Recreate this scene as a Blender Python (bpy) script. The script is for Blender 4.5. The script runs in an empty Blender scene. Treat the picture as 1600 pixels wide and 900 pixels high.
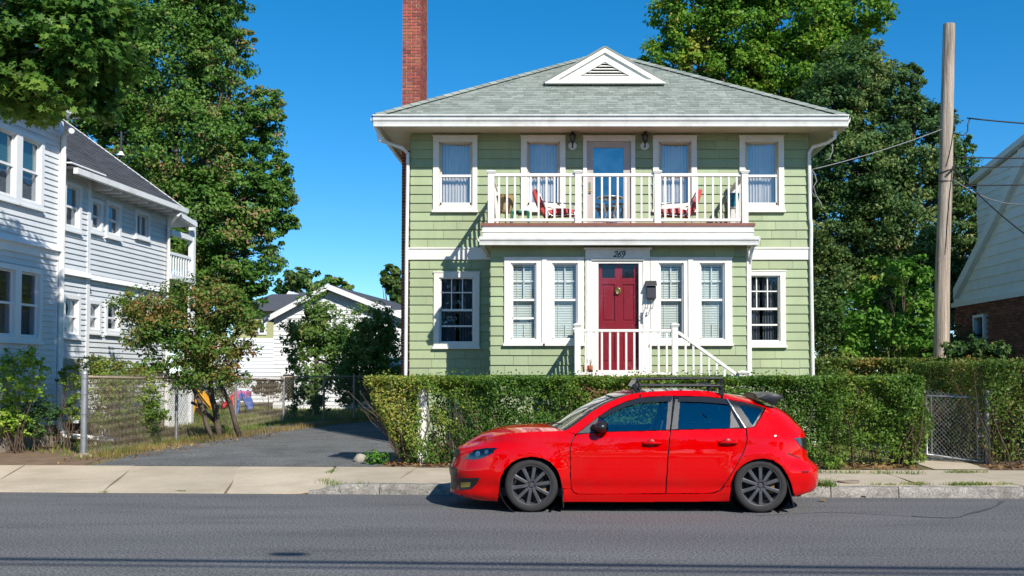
import bpy, bmesh, math, random
import numpy as np
from mathutils import Vector, Matrix
random.seed(7); RNG = np.random.default_rng(11)
SC = bpy.context.scene; COL = SC.collection
R = math.radians
# ------------------------------------------------------------------ camera
FPX, PX0, HZ, PITCH, EYE = 1600.0, 873.0, 583.0, R(2.0), 1.62
PY0 = HZ - FPX*math.tan(PITCH)
cam_d = bpy.data.cameras.new('camera'); cam = bpy.data.objects.new('camera', cam_d); COL.objects.link(cam)
cam_d.sensor_width = 36.0; cam_d.lens = 36.0*FPX/1600
cam_d.shift_x = (800-PX0)/1600; cam_d.shift_y = (PY0-450)/1600
cam_d.clip_start = 0.1; cam_d.clip_end = 3000
cam.location = (0, 0, EYE); cam.rotation_euler = (R(90)+PITCH, 0, 0)
SC.camera = cam
# ------------------------------------------------------------------ sky, sun, exposure
SUNV = Vector((0.60, -1.0, 0.90)).normalized()          # towards the sun
SUN_EL = math.asin(SUNV.z); SUN_AZ = math.atan2(SUNV.x, SUNV.y)
W = bpy.data.worlds.new('World'); SC.world = W; W.use_nodes = True
nt = W.node_tree; nt.nodes.clear()
sky = nt.nodes.new('ShaderNodeTexSky'); sky.sky_type = 'NISHITA'; sky.sun_disc = False
sky.sun_elevation = SUN_EL; sky.sun_rotation = SUN_AZ
sky.altitude = 0; sky.air_density = 0.6; sky.dust_density = 0.0; sky.ozone_density = 3.0
bg = nt.nodes.new('ShaderNodeBackground'); bg.inputs[1].default_value = 0.15
wo = nt.nodes.new('ShaderNodeOutputWorld')
ga = nt.nodes.new('ShaderNodeGamma'); ga.inputs[1].default_value = 0.85
hs_ = nt.nodes.new('ShaderNodeHueSaturation'); hs_.inputs['Saturation'].default_value = 1.46; hs_.inputs['Hue'].default_value = 0.494
nt.links.new(sky.outputs[0], ga.inputs[0]); nt.links.new(ga.outputs[0], hs_.inputs['Color']); nt.links.new(hs_.outputs[0], bg.inputs[0]); nt.links.new(bg.outputs[0], wo.inputs[0])
sd = bpy.data.lights.new('sun', 'SUN'); so = bpy.data.objects.new('sun', sd); COL.objects.link(so)
sd.energy = 3.95; sd.angle = R(0.53); sd.color = (1.0, 0.95, 0.86)
so.rotation_euler = SUNV.to_track_quat('Z', 'Y').to_euler(); so.location = (6, -10, 30)
SC.view_settings.view_transform = 'Standard'; SC.view_settings.look = 'None'
SC.view_settings.exposure = 0.60; SC.view_settings.gamma = 1.0
SC.render.engine = 'CYCLES'
SC.cycles.max_bounces = 7; SC.cycles.diffuse_bounces = 3; SC.cycles.glossy_bounces = 3
SC.cycles.transmission_bounces = 4; SC.cycles.transparent_max_bounces = 10
SC.cycles.use_denoising = True; SC.cycles.caustics_reflective = False; SC.cycles.caustics_refractive = False
SC.cycles.sample_clamp_indirect = 4.0
# ------------------------------------------------------------------ measuring helpers (photo pixels -> metres)
CT, ST = math.cos(PITCH), math.sin(PITCH)
def ray(px, py):
    xi = (px-PX0)/FPX; yi = (PY0-py)/FPX
    return Vector((xi, CT-ST*yi, ST+CT*yi))
EYEV = Vector((0, 0, EYE))
def P(px, py, Y):
    d = ray(px, py); return EYEV + d*(Y/d.y)
def PZ(px, py, z):
    d = ray(px, py); return EYEV + d*((z-EYE)/d.z)
def PP(px, py, p0, n):
    d = ray(px, py); return EYEV + d*((p0-EYEV).dot(n)/d.dot(n))
def proj(a):
    a = np.asarray(a, float); x = a[..., 0]; y = a[..., 1]; z = a[..., 2]-EYE
    dep = y*CT + z*ST; up = -y*ST + z*CT
    return PX0+FPX*x/dep, PY0-FPX*up/dep
# street frame: s along the kerb, t away from the viewer
KA = math.atan(-0.0525); ES = Vector((math.cos(KA), math.sin(KA), 0)); ET = Vector((-math.sin(KA), math.cos(KA), 0))
K0 = Vector((0, 13.61, 0))
def S(s, t, z=0.0):
    p = K0 + ES*s + ET*t; return Vector((p.x, p.y, z))
def st(p):
    d = Vector((p[0], p[1], 0)) - K0; return d.dot(ES), d.dot(ET)
TB = 2.35                                                # back edge of the pavement
def zg(t):                                               # ground height behind the pavement
    if t < TB: return 0.14
    return 0.145 + 0.0125*min(t-TB, 14.0)
# ------------------------------------------------------------------ materials
def nd(t, typ, **kw):
    n = t.nodes.new(typ)
    for k, v in kw.items(): setattr(n, k, v)
    return n
def M(name, col, rough=0.6, var=0.12, scale=3.0, bump=0.0, bscale=80.0, metallic=0.0, spec=0.5, rand=0.0, hue=0.0,
      coat=0.0, stretch=None, speck=0.0, speck_scale=45.0, dirt=None, dirt_amt=0.0, dirt_scale=1.5, transl=0.0, detail=6):
    m = bpy.data.materials.new(name); m.use_nodes = True; t = m.node_tree; t.nodes.clear(); L = t.links.new
    out = nd(t, 'ShaderNodeOutputMaterial'); b = nd(t, 'ShaderNodeBsdfPrincipled')
    b.inputs['Roughness'].default_value = rough; b.inputs['Metallic'].default_value = metallic
    b.inputs['Specular IOR Level'].default_value = spec
    if coat: b.inputs['Coat Weight'].default_value = coat; b.inputs['Coat Roughness'].default_value = 0.03
    g = nd(t, 'ShaderNodeNewGeometry'); pos = g.outputs['Position']
    if stretch:
        mp = nd(t, 'ShaderNodeMapping'); mp.inputs['Scale'].default_value = stretch; L(pos, mp.inputs[0]); pos = mp.outputs[0]
    n = nd(t, 'ShaderNodeTexNoise'); n.inputs['Scale'].default_value = scale; n.inputs['Detail'].default_value = detail; n.inputs['Roughness'].default_value = 0.65
    L(pos, n.inputs['Vector'])
    mr = nd(t, 'ShaderNodeMapRange'); mr.inputs[1].default_value = 0.3; mr.inputs[2].default_value = 0.7
    mr.inputs[3].default_value = 1-var; mr.inputs[4].default_value = 1+var; L(n.outputs[0], mr.inputs[0])
    hs = nd(t, 'ShaderNodeHueSaturation'); hs.inputs['Color'].default_value = (*col, 1)
    val = mr.outputs[0]
    if rand or hue:
        oi = nd(t, 'ShaderNodeObjectInfo'); ad = nd(t, 'ShaderNodeMath', operation='ADD')
        L(oi.outputs['Random'], ad.inputs[0]); L(g.outputs['Random Per Island'], ad.inputs[1])
        fr = nd(t, 'ShaderNodeMath', operation='FRACT'); L(ad.outputs[0], fr.inputs[0])
        m2 = nd(t, 'ShaderNodeMapRange'); m2.inputs[3].default_value = 1-rand; m2.inputs[4].default_value = 1+rand; L(fr.outputs[0], m2.inputs[0])
        mu = nd(t, 'ShaderNodeMath', operation='MULTIPLY'); L(val, mu.inputs[0]); L(m2.outputs[0], mu.inputs[1]); val = mu.outputs[0]
        if hue:
            ml = nd(t, 'ShaderNodeMath', operation='MULTIPLY'); ml.inputs[1].default_value = 7.31; L(fr.outputs[0], ml.inputs[0])
            f2 = nd(t, 'ShaderNodeMath', operation='FRACT'); L(ml.outputs[0], f2.inputs[0])
            m3 = nd(t, 'ShaderNodeMapRange'); m3.inputs[3].default_value = 0.5-hue; m3.inputs[4].default_value = 0.5+hue; L(f2.outputs[0], m3.inputs[0])
            L(m3.outputs[0], hs.inputs['Hue'])
    if speck:
        n4 = nd(t, 'ShaderNodeTexNoise'); n4.inputs['Scale'].default_value = speck_scale; n4.inputs['Detail'].default_value = 2; L(g.outputs['Position'], n4.inputs['Vector'])
        m4 = nd(t, 'ShaderNodeMapRange'); m4.inputs[1].default_value = 0.3; m4.inputs[2].default_value = 0.7; m4.inputs[3].default_value = 1-speck; m4.inputs[4].default_value = 1+speck; L(n4.outputs[0], m4.inputs[0])
        m5 = nd(t, 'ShaderNodeMath', operation='MULTIPLY'); L(val, m5.inputs[0]); L(m4.outputs[0], m5.inputs[1]); val = m5.outputs[0]
    L(val, hs.inputs['Value']); colout = hs.outputs[0]
    if dirt:
        n2 = nd(t, 'ShaderNodeTexNoise'); n2.inputs['Scale'].default_value = dirt_scale; n2.inputs['Detail'].default_value = 8; n2.inputs['Roughness'].default_value = 0.7
        L(pos, n2.inputs['Vector'])
        r2 = nd(t, 'ShaderNodeMapRange'); r2.inputs[1].default_value = 0.48; r2.inputs[2].default_value = 0.72; r2.inputs[3].default_value = 0; r2.inputs[4].default_value = dirt_amt
        L(n2.outputs[0], r2.inputs[0])
        mx = nd(t, 'ShaderNodeMix', data_type='RGBA'); L(r2.outputs[0], mx.inputs[0]); L(colout, mx.inputs[6]); mx.inputs[7].default_value = (*dirt, 1); colout = mx.outputs[2]
    L(colout, b.inputs['Base Color'])
    if bump:
        n3 = nd(t, 'ShaderNodeTexNoise'); n3.inputs['Scale'].default_value = bscale; n3.inputs['Detail'].default_value = 5; L(pos, n3.inputs['Vector'])
        bp = nd(t, 'ShaderNodeBump'); bp.inputs['Strength'].default_value = bump; bp.inputs['Distance'].default_value = 0.01; L(n3.outputs[0], bp.inputs['Height']); L(bp.outputs[0], b.inputs['Normal'])
    if transl:
        tr = nd(t, 'ShaderNodeBsdfTranslucent'); L(colout, tr.inputs[0]); ms = nd(t, 'ShaderNodeMixShader'); ms.inputs[0].default_value = transl
        L(b.outputs[0], ms.inputs[1]); L(tr.outputs[0], ms.inputs[2]); L(ms.outputs[0], out.inputs[0])
    else: L(b.outputs[0], out.inputs[0])
    return m
def LEAF(name, stops, rough=0.42, transl=0.38, spec=0.15, gain=2.2):
    """leaf colours picked at random per leaf from a list of (position, rgb)"""
    m = bpy.data.materials.new(name); m.use_nodes = True; t = m.node_tree; t.nodes.clear(); L = t.links.new
    out = nd(t, 'ShaderNodeOutputMaterial'); b = nd(t, 'ShaderNodeBsdfPrincipled'); b.inputs['Roughness'].default_value = rough; b.inputs['Specular IOR Level'].default_value = spec
    g = nd(t, 'ShaderNodeNewGeometry'); n = nd(t, 'ShaderNodeTexNoise'); n.inputs['Scale'].default_value = 0.9; n.inputs['Detail'].default_value = 3; L(g.outputs['Position'], n.inputs['Vector'])
    m1 = nd(t, 'ShaderNodeMapRange'); m1.inputs[1].default_value = 0.3; m1.inputs[2].default_value = 0.7; m1.inputs[3].default_value = -0.30; m1.inputs[4].default_value = 0.62; L(n.outputs[0], m1.inputs[0])
    ad = nd(t, 'ShaderNodeMath', operation='MULTIPLY_ADD'); ad.use_clamp = True; L(g.outputs['Random Per Island'], ad.inputs[0]); ad.inputs[1].default_value = 0.68; L(m1.outputs[0], ad.inputs[2])
    cr = nd(t, 'ShaderNodeValToRGB'); L(ad.outputs[0], cr.inputs[0]); e = cr.color_ramp.elements
    while len(e) < len(stops): e.new(0.5)
    for i, (p, c) in enumerate(stops): e[i].position = p; e[i].color = (min(c[0]*gain,1), min(c[1]*gain,1), min(c[2]*gain*0.9,1), 1)
    L(cr.outputs[0], b.inputs['Base Color'])
    tr = nd(t, 'ShaderNodeBsdfTranslucent'); L(cr.outputs[0], tr.inputs[0])
    ms = nd(t, 'ShaderNodeMixShader'); ms.inputs[0].default_value = transl; L(b.outputs[0], ms.inputs[1]); L(tr.outputs[0], ms.inputs[2]); L(ms.outputs[0], out.inputs[0])
    return m
def GLASS(name, tint=(0.9, 0.93, 0.95), refl=0.14, rough=0.01, wavy=0.0):
    m = bpy.data.materials.new(name); m.use_nodes = True; t = m.node_tree; t.nodes.clear(); L = t.links.new
    out = nd(t, 'ShaderNodeOutputMaterial'); tr = nd(t, 'ShaderNodeBsdfTransparent'); tr.inputs[0].default_value = (*tint, 1)
    gl = nd(t, 'ShaderNodeBsdfGlossy'); gl.inputs['Roughness'].default_value = rough; gl.inputs[0].default_value = (0.95, 0.97, 1, 1)
    lw = nd(t, 'ShaderNodeLayerWeight'); lw.inputs[0].default_value = 0.5
    pw = nd(t, 'ShaderNodeMath', operation='POWER'); pw.inputs[1].default_value = 3.0; L(lw.outputs['Facing'], pw.inputs[0])
    mr = nd(t, 'ShaderNodeMapRange'); mr.inputs[3].default_value = refl; mr.inputs[4].default_value = 1.0; L(pw.outputs[0], mr.inputs[0])
    ms = nd(t, 'ShaderNodeMixShader'); L(mr.outputs[0], ms.inputs[0]); L(tr.outputs[0], ms.inputs[1]); L(gl.outputs[0], ms.inputs[2]); L(ms.outputs[0], out.inputs[0])
    if wavy:
        g = nd(t, 'ShaderNodeNewGeometry'); n = nd(t, 'ShaderNodeTexNoise'); n.inputs['Scale'].default_value = 1.3; n.inputs['Detail'].default_value = 2; L(g.outputs['Position'], n.inputs['Vector'])
        bp = nd(t, 'ShaderNodeBump'); bp.inputs['Strength'].default_value = wavy; bp.inputs['Distance'].default_value = 0.05; L(n.outputs[0], bp.inputs['Height']); L(bp.outputs[0], gl.inputs['Normal'])
    return m
# ------------------------------------------------------------------ mesh builder
class MB:
    def __init__(s): s.v = []; s.f = []
    def add(s, vs, fs):
        o = len(s.v); s.v += [tuple(v) for v in vs]; s.f += [tuple(i+o for i in f) for f in fs]; return s
    def box(s, x0, x1, y0, y1, z0, z1):
        return s.add([(x0,y0,z0),(x1,y0,z0),(x1,y1,z0),(x0,y1,z0),(x0,y0,z1),(x1,y0,z1),(x1,y1,z1),(x0,y1,z1)],
                     [(0,3,2,1),(4,5,6,7),(0,1,5,4),(1,2,6,5),(2,3,7,6),(3,0,4,7)])
    def hexa(s, a, b):
        """a, b: matching quads (bottom / top) as 4 points each"""
        return s.add(list(a)+list(b), [(0,3,2,1),(4,5,6,7),(0,1,5,4),(1,2,6,5),(2,3,7,6),(3,0,4,7)])
    def bar(s, p, q, w, h, up=(0,0,1)):
        p = Vector(p); q = Vector(q); d = (q-p).normalized(); u = Vector(up); r = d.cross(u)
        if r.length < 1e-4: r = d.cross(Vector((0,1,0)))
        r.normalize(); u = r.cross(d).normalized(); r *= w/2; u = u*(h/2)
        return s.hexa([p-r-u, p+r-u, q+r-u, q-r-u], [p-r+u, p+r+u, q+r+u, q-r+u])
    def tube(s, pts, r, n=6, cap=True, closed=False):
        pts = [Vector(p) for p in pts]; k = len(pts); rs = r if isinstance(r, (list, tuple)) else [r]*k; o = len(s.v); prev = None
        for i, p in enumerate(pts):
            if closed: d = pts[(i+1)%k]-pts[i-1]
            else: d = pts[min(i+1,k-1)]-pts[max(i-1,0)]
            d = d.normalized() if d.length > 1e-9 else Vector((0,0,1))
            if prev is None:
                a = Vector((0,0,1)) if abs(d.z) < 0.9 else Vector((1,0,0)); u = d.cross(a).normalized()
            else:
                u = prev - d*prev.dot(d)
                u = u.normalized() if u.length > 1e-6 else d.orthogonal().normalized()
            prev = u; w = d.cross(u)
            for j in range(n):
                a = 2*math.pi*j/n; q = p+(u*math.cos(a)+w*math.sin(a))*rs[i]; s.v.append((q.x,q.y,q.z))
        for i in range(k if closed else k-1):
            for j in range(n):
                a = o+i*n+j; b = o+i*n+(j+1)%n; i2 = (i+1)%k; s.f.append((a, b, o+i2*n+(j+1)%n, o+i2*n+j))
        if cap and not closed:
            s.f.append(tuple(o+j for j in range(n-1,-1,-1))); s.f.append(tuple(o+(k-1)*n+j for j in range(n)))
        return s
    def lathe(s, prof, c=(0,0,0), axis='z', n=24, cap=True):
        o = len(s.v); c = Vector(c)
        for (r, h) in prof:
            for j in range(n):
                a = 2*math.pi*j/n; x, y = r*math.cos(a), r*math.sin(a)
                q = Vector((x,y,h)) if axis == 'z' else (Vector((x,h,y)) if axis == 'y' else Vector((h,x,y)))
                q += c; s.v.append((q.x,q.y,q.z))
        fl = axis == 'y'
        for i in range(len(prof)-1):
            for j in range(n):
                f = (o+i*n+j, o+i*n+(j+1)%n, o+(i+1)*n+(j+1)%n, o+(i+1)*n+j); s.f.append(f[::-1] if fl else f)
        if cap:
            a = tuple(o+j for j in range(n-1,-1,-1)); b = tuple(o+(len(prof)-1)*n+j for j in range(n))
            s.f.append(a[::-1] if fl else a); s.f.append(b[::-1] if fl else b)
        return s
    def prism(s, poly, a, b):
        """poly: list of 3d points (planar), extruded from offset a to offset b (vectors)"""
        a = Vector(a); b = Vector(b); n = len(poly); poly = [Vector(p) for p in poly]
        return s.add([p+a for p in poly]+[p+b for p in poly],
                     [tuple(range(n-1,-1,-1)), tuple(range(n, 2*n))]+[(i,(i+1)%n,n+(i+1)%n,n+i) for i in range(n)])
    def grid(s, rows):
        o = len(s.v); m = len(rows[0])
        for r in rows: s.v += [tuple(p) for p in r]
        for i in range(len(rows)-1):
            for j in range(m-1): s.f.append((o+i*m+j, o+i*m+j+1, o+(i+1)*m+j+1, o+(i+1)*m+j))
        return s
    def mesh(s, name, off=None):
        me = bpy.data.meshes.new(name)
        vs = s.v if off is None else [(v[0]-off[0], v[1]-off[1], v[2]-off[2]) for v in s.v]
        me.from_pydata(vs, [], s.f); me.update(); return me
def wloc(o):
    p = Vector((0,0,0))
    while o is not None: p = p + o.location; o = o.parent
    return p
def fixn(me):
    b = bmesh.new(); b.from_mesh(me); bmesh.ops.recalc_face_normals(b, faces=b.faces); b.to_mesh(me); b.free()
def put(name, me, mat, parent=None, loc=(0,0,0), smooth=False):
    o = bpy.data.objects.new(name, me); COL.objects.link(o); o.parent = parent; o.location = loc
    if mat is not None and not me.materials: me.materials.append(mat)
    if smooth: me.polygons.foreach_set('use_smooth', [True]*len(me.polygons))
    return o
def obj(name, mb, mat, parent=None, smooth=False, local=False, bevel=0.0, fix=True, kind=None):
    """one mesh object; world coordinates unless local"""
    me = mb.mesh(name, None if local or parent is None else wloc(parent))
    if fix: fixn(me)
    o = put(name, me, mat, parent, smooth=smooth)
    if smooth == 'auto':
        for p in me.polygons: p.use_smooth = True
        try: me.set_sharp_from_angle(angle=R(40))
        except Exception: pass
    if bevel:
        md = o.modifiers.new('bevel', 'BEVEL'); md.width = bevel; md.segments = 2; md.limit_method = 'ANGLE'; md.angle_limit = R(40)
    if kind: o['kind'] = kind
    return o
def root(name, loc, label, cat, group=None, rz=0.0):
    o = bpy.data.objects.new(name, None); COL.objects.link(o); o.location = loc; o.rotation_euler = (0,0,rz); o.empty_display_size = 0.2
    return tag(o, label, cat, group)
def part(name, parent):
    o = bpy.data.objects.new(name, None); COL.objects.link(o); o.parent = parent; o.empty_display_size = 0.1; return o
def tag(o, label, cat, group=None, kind=None):
    o['label'] = label; o['category'] = cat
    if group: o['group'] = group
    if kind: o['kind'] = kind
    return o
def struct(name, mb, mat, **kw):
    o = obj(name, mb, mat, **kw); o['kind'] = 'structure'; return o
def copy_tree(o, parent=None):
    c = o.copy(); COL.objects.link(c); c.parent = parent
    for ch in list(o.children): copy_tree(ch, c)
    return c
# ------------------------------------------------------------------ leaves
def leafmesh(name, pos, nor, size, aspect=0.62, shape='kite', rng=RNG):
    """pos (N,3), nor (N,3), size (N,): one small leaf per row"""
    N = len(pos); nor = nor/np.maximum(np.linalg.norm(nor, axis=1, keepdims=True), 1e-6)
    a = rng.normal(size=(N,3)); t = a-(a*nor).sum(1, keepdims=True)*nor; t /= np.maximum(np.linalg.norm(t, axis=1, keepdims=True), 1e-6)
    b = np.cross(nor, t); s = size[:, None]
    if shape == 'kite':
        tpl = [(-0.5,0,0),(0.02,-0.5*aspect,0.07),(0.5,0,-0.03),(0.02,0.5*aspect,0.07)]
    else:                                                   # lobed maple leaf
        tpl = [(-0.45,0,0),(-0.22,-0.20,0),(-0.30,-0.46,-0.03),(-0.02,-0.30,0),(0.14,-0.50,-0.05),(0.14,-0.20,0.02),(0.55,0,-0.06),
               (0.14,0.20,0.02),(0.14,0.50,-0.05),(-0.02,0.30,0),(-0.30,0.46,-0.03),(-0.22,0.20,0)]
    k = len(tpl); V = np.empty((N,k,3), np.float32)
    for i, (x,y,z) in enumerate(tpl): V[:, i] = pos + s*(x*t + y*b + z*nor)
    me = bpy.data.meshes.new(name); me.vertices.add(N*k); me.vertices.foreach_set('co', V.reshape(-1))
    me.loops.add(N*k); me.loops.foreach_set('vertex_index', np.arange(N*k, dtype=np.int32))
    me.polygons.add(N); me.polygons.foreach_set('loop_start', np.arange(0, N*k, k, dtype=np.int32)); me.polygons.foreach_set('loop_total', np.full(N, k, np.int32))
    me.update(calc_edges=True); return me
def unit(n, rng=RNG):
    a = rng.normal(size=(n,3)); return a/np.linalg.norm(a, axis=1, keepdims=True)
def crown_points(lobes, n, clump=0.3, per=60, up=0.45, outw=0.5, rnd=0.75, inner=0.62, rng=RNG):
    """leaf positions gathered in clumps on the shells of ellipsoid lobes (centre, radii)"""
    vol = np.array([ (l[1][0]*l[1][1]+l[1][1]*l[1][2]+l[1][0]*l[1][2]) for l in lobes]); share = vol/vol.sum()
    PP_, NN_, CC = [], [], []
    for (c, rad), sh in zip(lobes, share):
        c = np.array(c); rad = np.array(rad); m = max(4, int(n*sh/per))
        d = unit(m, rng); rr = rng.uniform(inner, 1.04, size=(m,1)); cc = c + d*rad*rr
        cr = clump*rad.mean()*rng.uniform(0.6, 1.3, size=m)
        CC.append(cc)
        cnt = per
        off = unit(m*cnt, rng)*(rng.uniform(0,1,size=(m*cnt,1))**0.45)
        off[:,2] *= 0.62
        p = np.repeat(cc, cnt, 0) + off*np.repeat(cr, cnt)[:,None]
        PP_.append(p); NN_.append(np.repeat(d, cnt, 0)*outw + off*0.35 + np.array([0,0,up]) + unit(m*cnt, rng)*rnd)
    return np.concatenate(PP_), np.concatenate(NN_), CC
def limb(mb, a, b, r0, r1, rng=RNG, wob=0.08, n=6, k=5):
    a = Vector(a); b = Vector(b); L = (b-a).length; pts = []; rs = []
    for i in range(k+1):
        f = i/k; p = a.lerp(b, f) + Vector(rng.normal(size=3))*wob*L*0.35*(f*(1-f)*4)
        p.z += 0.06*L*math.sin(f*math.pi); pts.append(p); rs.append(r0*(1-f)+r1*f)
    mb.tube(pts, rs, n)
    return pts
def tree(name, label, cat, base, fork, lobes, n, size, leafmat, barkmat, r0=0.25, group=None, clump=0.3, per=60, shape='kite',
         aspect=0.62, twigs=4, inner=0.62, up=0.45, rng=RNG, trunk=True, jitter=0.35):
    t = root(name, base, label, cat, group)
    pos, nor, CC = crown_points(lobes, n, clump, per, inner=inner, up=up, rng=rng)
    sz = size*rng.uniform(1-jitter, 1+jitter, size=len(pos))
    me = leafmesh('crown', (pos-np.array(base)).astype(np.float32), nor, sz, aspect, shape, rng)
    put('crown', me, leafmat, t)
    if trunk:
        mb = MB(); base = Vector(base); fork = Vector(fork); limb(mb, base-Vector((0,0,0.1)), fork, r0, r0*0.7, rng, 0.04, 10, 6)
        for (c, rad), cc in zip(lobes, CC):
            p = limb(mb, fork.lerp(base, 0.15*rng.random()), c, r0*0.45, r0*0.14, rng, 0.12)
            for q in cc[:twigs]: limb(mb, p[3], q, r0*0.14, r0*0.03, rng, 0.15, 4, 3)
        obj('trunk', mb, barkmat, t, smooth=True, fix=False)
    return t
def lobe(px, py, rx, ry, Y, rd=None):
    c = P(px, py, Y); k = Y/FPX; rx *= k; ry *= k; return ((c.x, c.y, c.z), (rx, rd if rd else rx, ry))
# ------------------------------------------------------------------ material library
m_asphalt = M('asphalt', (0.148,0.145,0.145), 0.9, 0.26, 1.1, 0.45, 130, spec=0.2, speck=0.80, speck_scale=46, dirt=(0.072,0.072,0.077), dirt_amt=0.65, dirt_scale=0.55, stretch=(0.3,1.7,1), detail=10)
m_drive = M('driveway_asphalt', (0.15,0.152,0.15), 0.95, 0.25, 1.6, 0.8, 100, spec=0.2, speck=0.6, speck_scale=42, dirt=(0.09,0.088,0.082), dirt_amt=0.6, dirt_scale=0.7, detail=10)
m_conc = M('pavement_concrete', (0.51,0.425,0.315), 0.9, 0.14, 0.9, 0.45, 90, spec=0.25, rand=0.06, speck=0.10, speck_scale=50, dirt=(0.33,0.27,0.19), dirt_amt=0.5, dirt_scale=1.1, detail=10)
m_kerb = M('granite', (0.30,0.275,0.24), 0.9, 0.35, 7.0, 1.0, 35, spec=0.25, rand=0.1, speck=0.35, speck_scale=45, dirt=(0.13,0.11,0.09), dirt_amt=0.75, dirt_scale=3.2, detail=10)
m_soil = M('soil', (0.19,0.125,0.075), 0.95, 0.35, 4.0, 0.9, 30, dirt=(0.11,0.07,0.045), dirt_amt=0.7, dirt_scale=2.5)
m_yard = M('yard_ground', (0.16,0.13,0.06), 0.95, 0.35, 1.6, 0.8, 30, dirt=(0.07,0.10,0.025), dirt_amt=0.8, dirt_scale=0.9)
m_siding = M('sage_green_paint', (0.325,0.385,0.212), 0.6, 0.10, 2.0, 0.25, 90, rand=0.095, stretch=(1,1,0.25), hue=0.008, dirt=(0.23,0.27,0.16), dirt_amt=0.5, dirt_scale=1.3)
m_white = M('white_paint', (0.80,0.765,0.70), 0.45, 0.05, 3.0, 0.12, 60, dirt=(0.52,0.47,0.39), dirt_amt=0.38, dirt_scale=2.2)
m_vinyl = M('white_sash', (0.82,0.80,0.77), 0.35, 0.03, 4.0)
m_soffit = M('cream_soffit', (0.66,0.55,0.40), 0.5, 0.06, 2.0, dirt=(0.4,0.33,0.22), dirt_amt=0.2)
m_gutter = M('white_aluminium', (0.80,0.79,0.75), 0.32, 0.05, 2.0, dirt=(0.42,0.38,0.32), dirt_amt=0.5, dirt_scale=2.6)
m_roof = M('green_grey_asphalt_shingle', (0.285,0.312,0.268), 0.9, 0.12, 3.0, 0.7, 110, rand=0.21, hue=0.015)
m_droof = M('charcoal_shingle', (0.075,0.078,0.088), 0.9, 0.15, 3.0, 0.6, 110, rand=0.18)
m_brick = M('red_brick', (0.30,0.075,0.045), 0.85, 0.2, 8.0, 0.6, 60, rand=0.30, hue=0.012)
m_dbrick = M('dark_red_brick', (0.22,0.085,0.06), 0.85, 0.2, 8.0, 0.6, 60, rand=0.35, hue=0.015)
m_mortar = M('mortar', (0.33,0.27,0.22), 0.9, 0.15, 10.0, 0.5, 60)
m_deck = M('red_brown_deck_paint', (0.22,0.075,0.05), 0.6, 0.15, 4.0)
m_door = M('crimson_door_paint', (0.27,0.012,0.024), 0.35, 0.08, 3.0, coat=0.2)
m_black = M('black_iron', (0.018,0.018,0.02), 0.45, 0.2, 10.0)
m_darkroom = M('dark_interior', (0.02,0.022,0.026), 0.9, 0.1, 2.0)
m_curtain = M('sheer_curtain', (0.86,0.83,0.78), 0.8, 0.08, 6.0, stretch=(6,6,0.4), transl=0.3)
m_dcurtain = M('grey_curtain', (0.24,0.24,0.27), 0.85, 0.2, 5.0, stretch=(6,6,0.4))
m_blind = M('venetian_blind', (0.74,0.78,0.70), 0.5, 0.04, 3.0)
m_brass = M('brass', (0.75,0.52,0.18), 0.3, 0.1, 10.0, metallic=1.0)
m_glass = GLASS('window_glass', (0.93,0.94,0.95), 0.17, 0.01, 0.3)
m_glass_porch = GLASS('porch_window_glass', (0.86,0.89,0.90), 0.06, 0.01, 0.15)
m_glass_dark = GLASS('dark_window_glass', (0.55,0.60,0.64), 0.055, 0.01, 0.2)
m_terra = M('terracotta', (0.42,0.13,0.06), 0.8, 0.12, 12.0)
m_tan = M('tan_basket', (0.42,0.29,0.13), 0.7, 0.25, 18.0, 0.6, 60)
m_teal = M('teal_pot_glaze', (0.015,0.16,0.24), 0.25, 0.1, 8.0)
m_greenp = M('green_plastic', (0.02,0.19,0.09), 0.4, 0.1, 6.0)
m_redcush = M('red_cushion', (0.58,0.075,0.075), 0.8, 0.15, 8.0, 0.3, 60)
m_alum = M('brushed_aluminium_frame', (0.62,0.60,0.54), 0.35, 0.1, 8.0, metallic=0.7)
m_galv = M('galvanised_steel', (0.36,0.375,0.39), 0.5, 0.2, 7.0, metallic=0.75, dirt=(0.25,0.2,0.15), dirt_amt=0.35, dirt_scale=6)
m_rust = M('rusty_fence_wire', (0.36,0.28,0.21), 0.7, 0.3, 5.0, metallic=0.3)
m_wood = M('weathered_pole_wood', (0.45,0.365,0.29), 0.95, 0.5, 2.6, 1.0, 26, spec=0.2, stretch=(11,11,0.38), dirt=(0.13,0.085,0.06), dirt_amt=0.85, dirt_scale=1.7, detail=10)
m_clap = M('pale_grey_clapboard', (0.675,0.695,0.715), 0.5, 0.05, 2.5, 0.15, 70, rand=0.03)
m_clapw = M('white_clapboard', (0.80,0.81,0.82), 0.5, 0.05, 2.5, 0.15, 70, rand=0.03)
m_olive = M('olive_siding', (0.36,0.36,0.17), 0.6, 0.08, 2.5)
m_bark = M('bark', (0.105,0.08,0.06), 0.95, 0.35, 5.0, 0.9, 25)
m_twig = M('hedge_twig', (0.095,0.065,0.042), 0.9, 0.3, 8.0)
m_cable = M('black_cable', (0.02,0.02,0.022), 0.5, 0.1, 5.0)
m_cableg = M('grey_cable', (0.22,0.22,0.22), 0.6, 0.1, 5.0)
m_yel = M('yellow_plastic', (0.75,0.38,0.02), 0.35, 0.06, 4.0)
m_redp = M('red_plastic', (0.62,0.03,0.04), 0.35, 0.06, 4.0)
m_blup = M('blue_plastic', (0.02,0.14,0.55), 0.35, 0.06, 4.0)
m_pink = M('pink_plastic', (0.7,0.12,0.35), 0.35, 0.06, 4.0)
m_rock = M('fieldstone', (0.42,0.38,0.31), 0.9, 0.25, 7.0, 0.8, 30)
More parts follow.
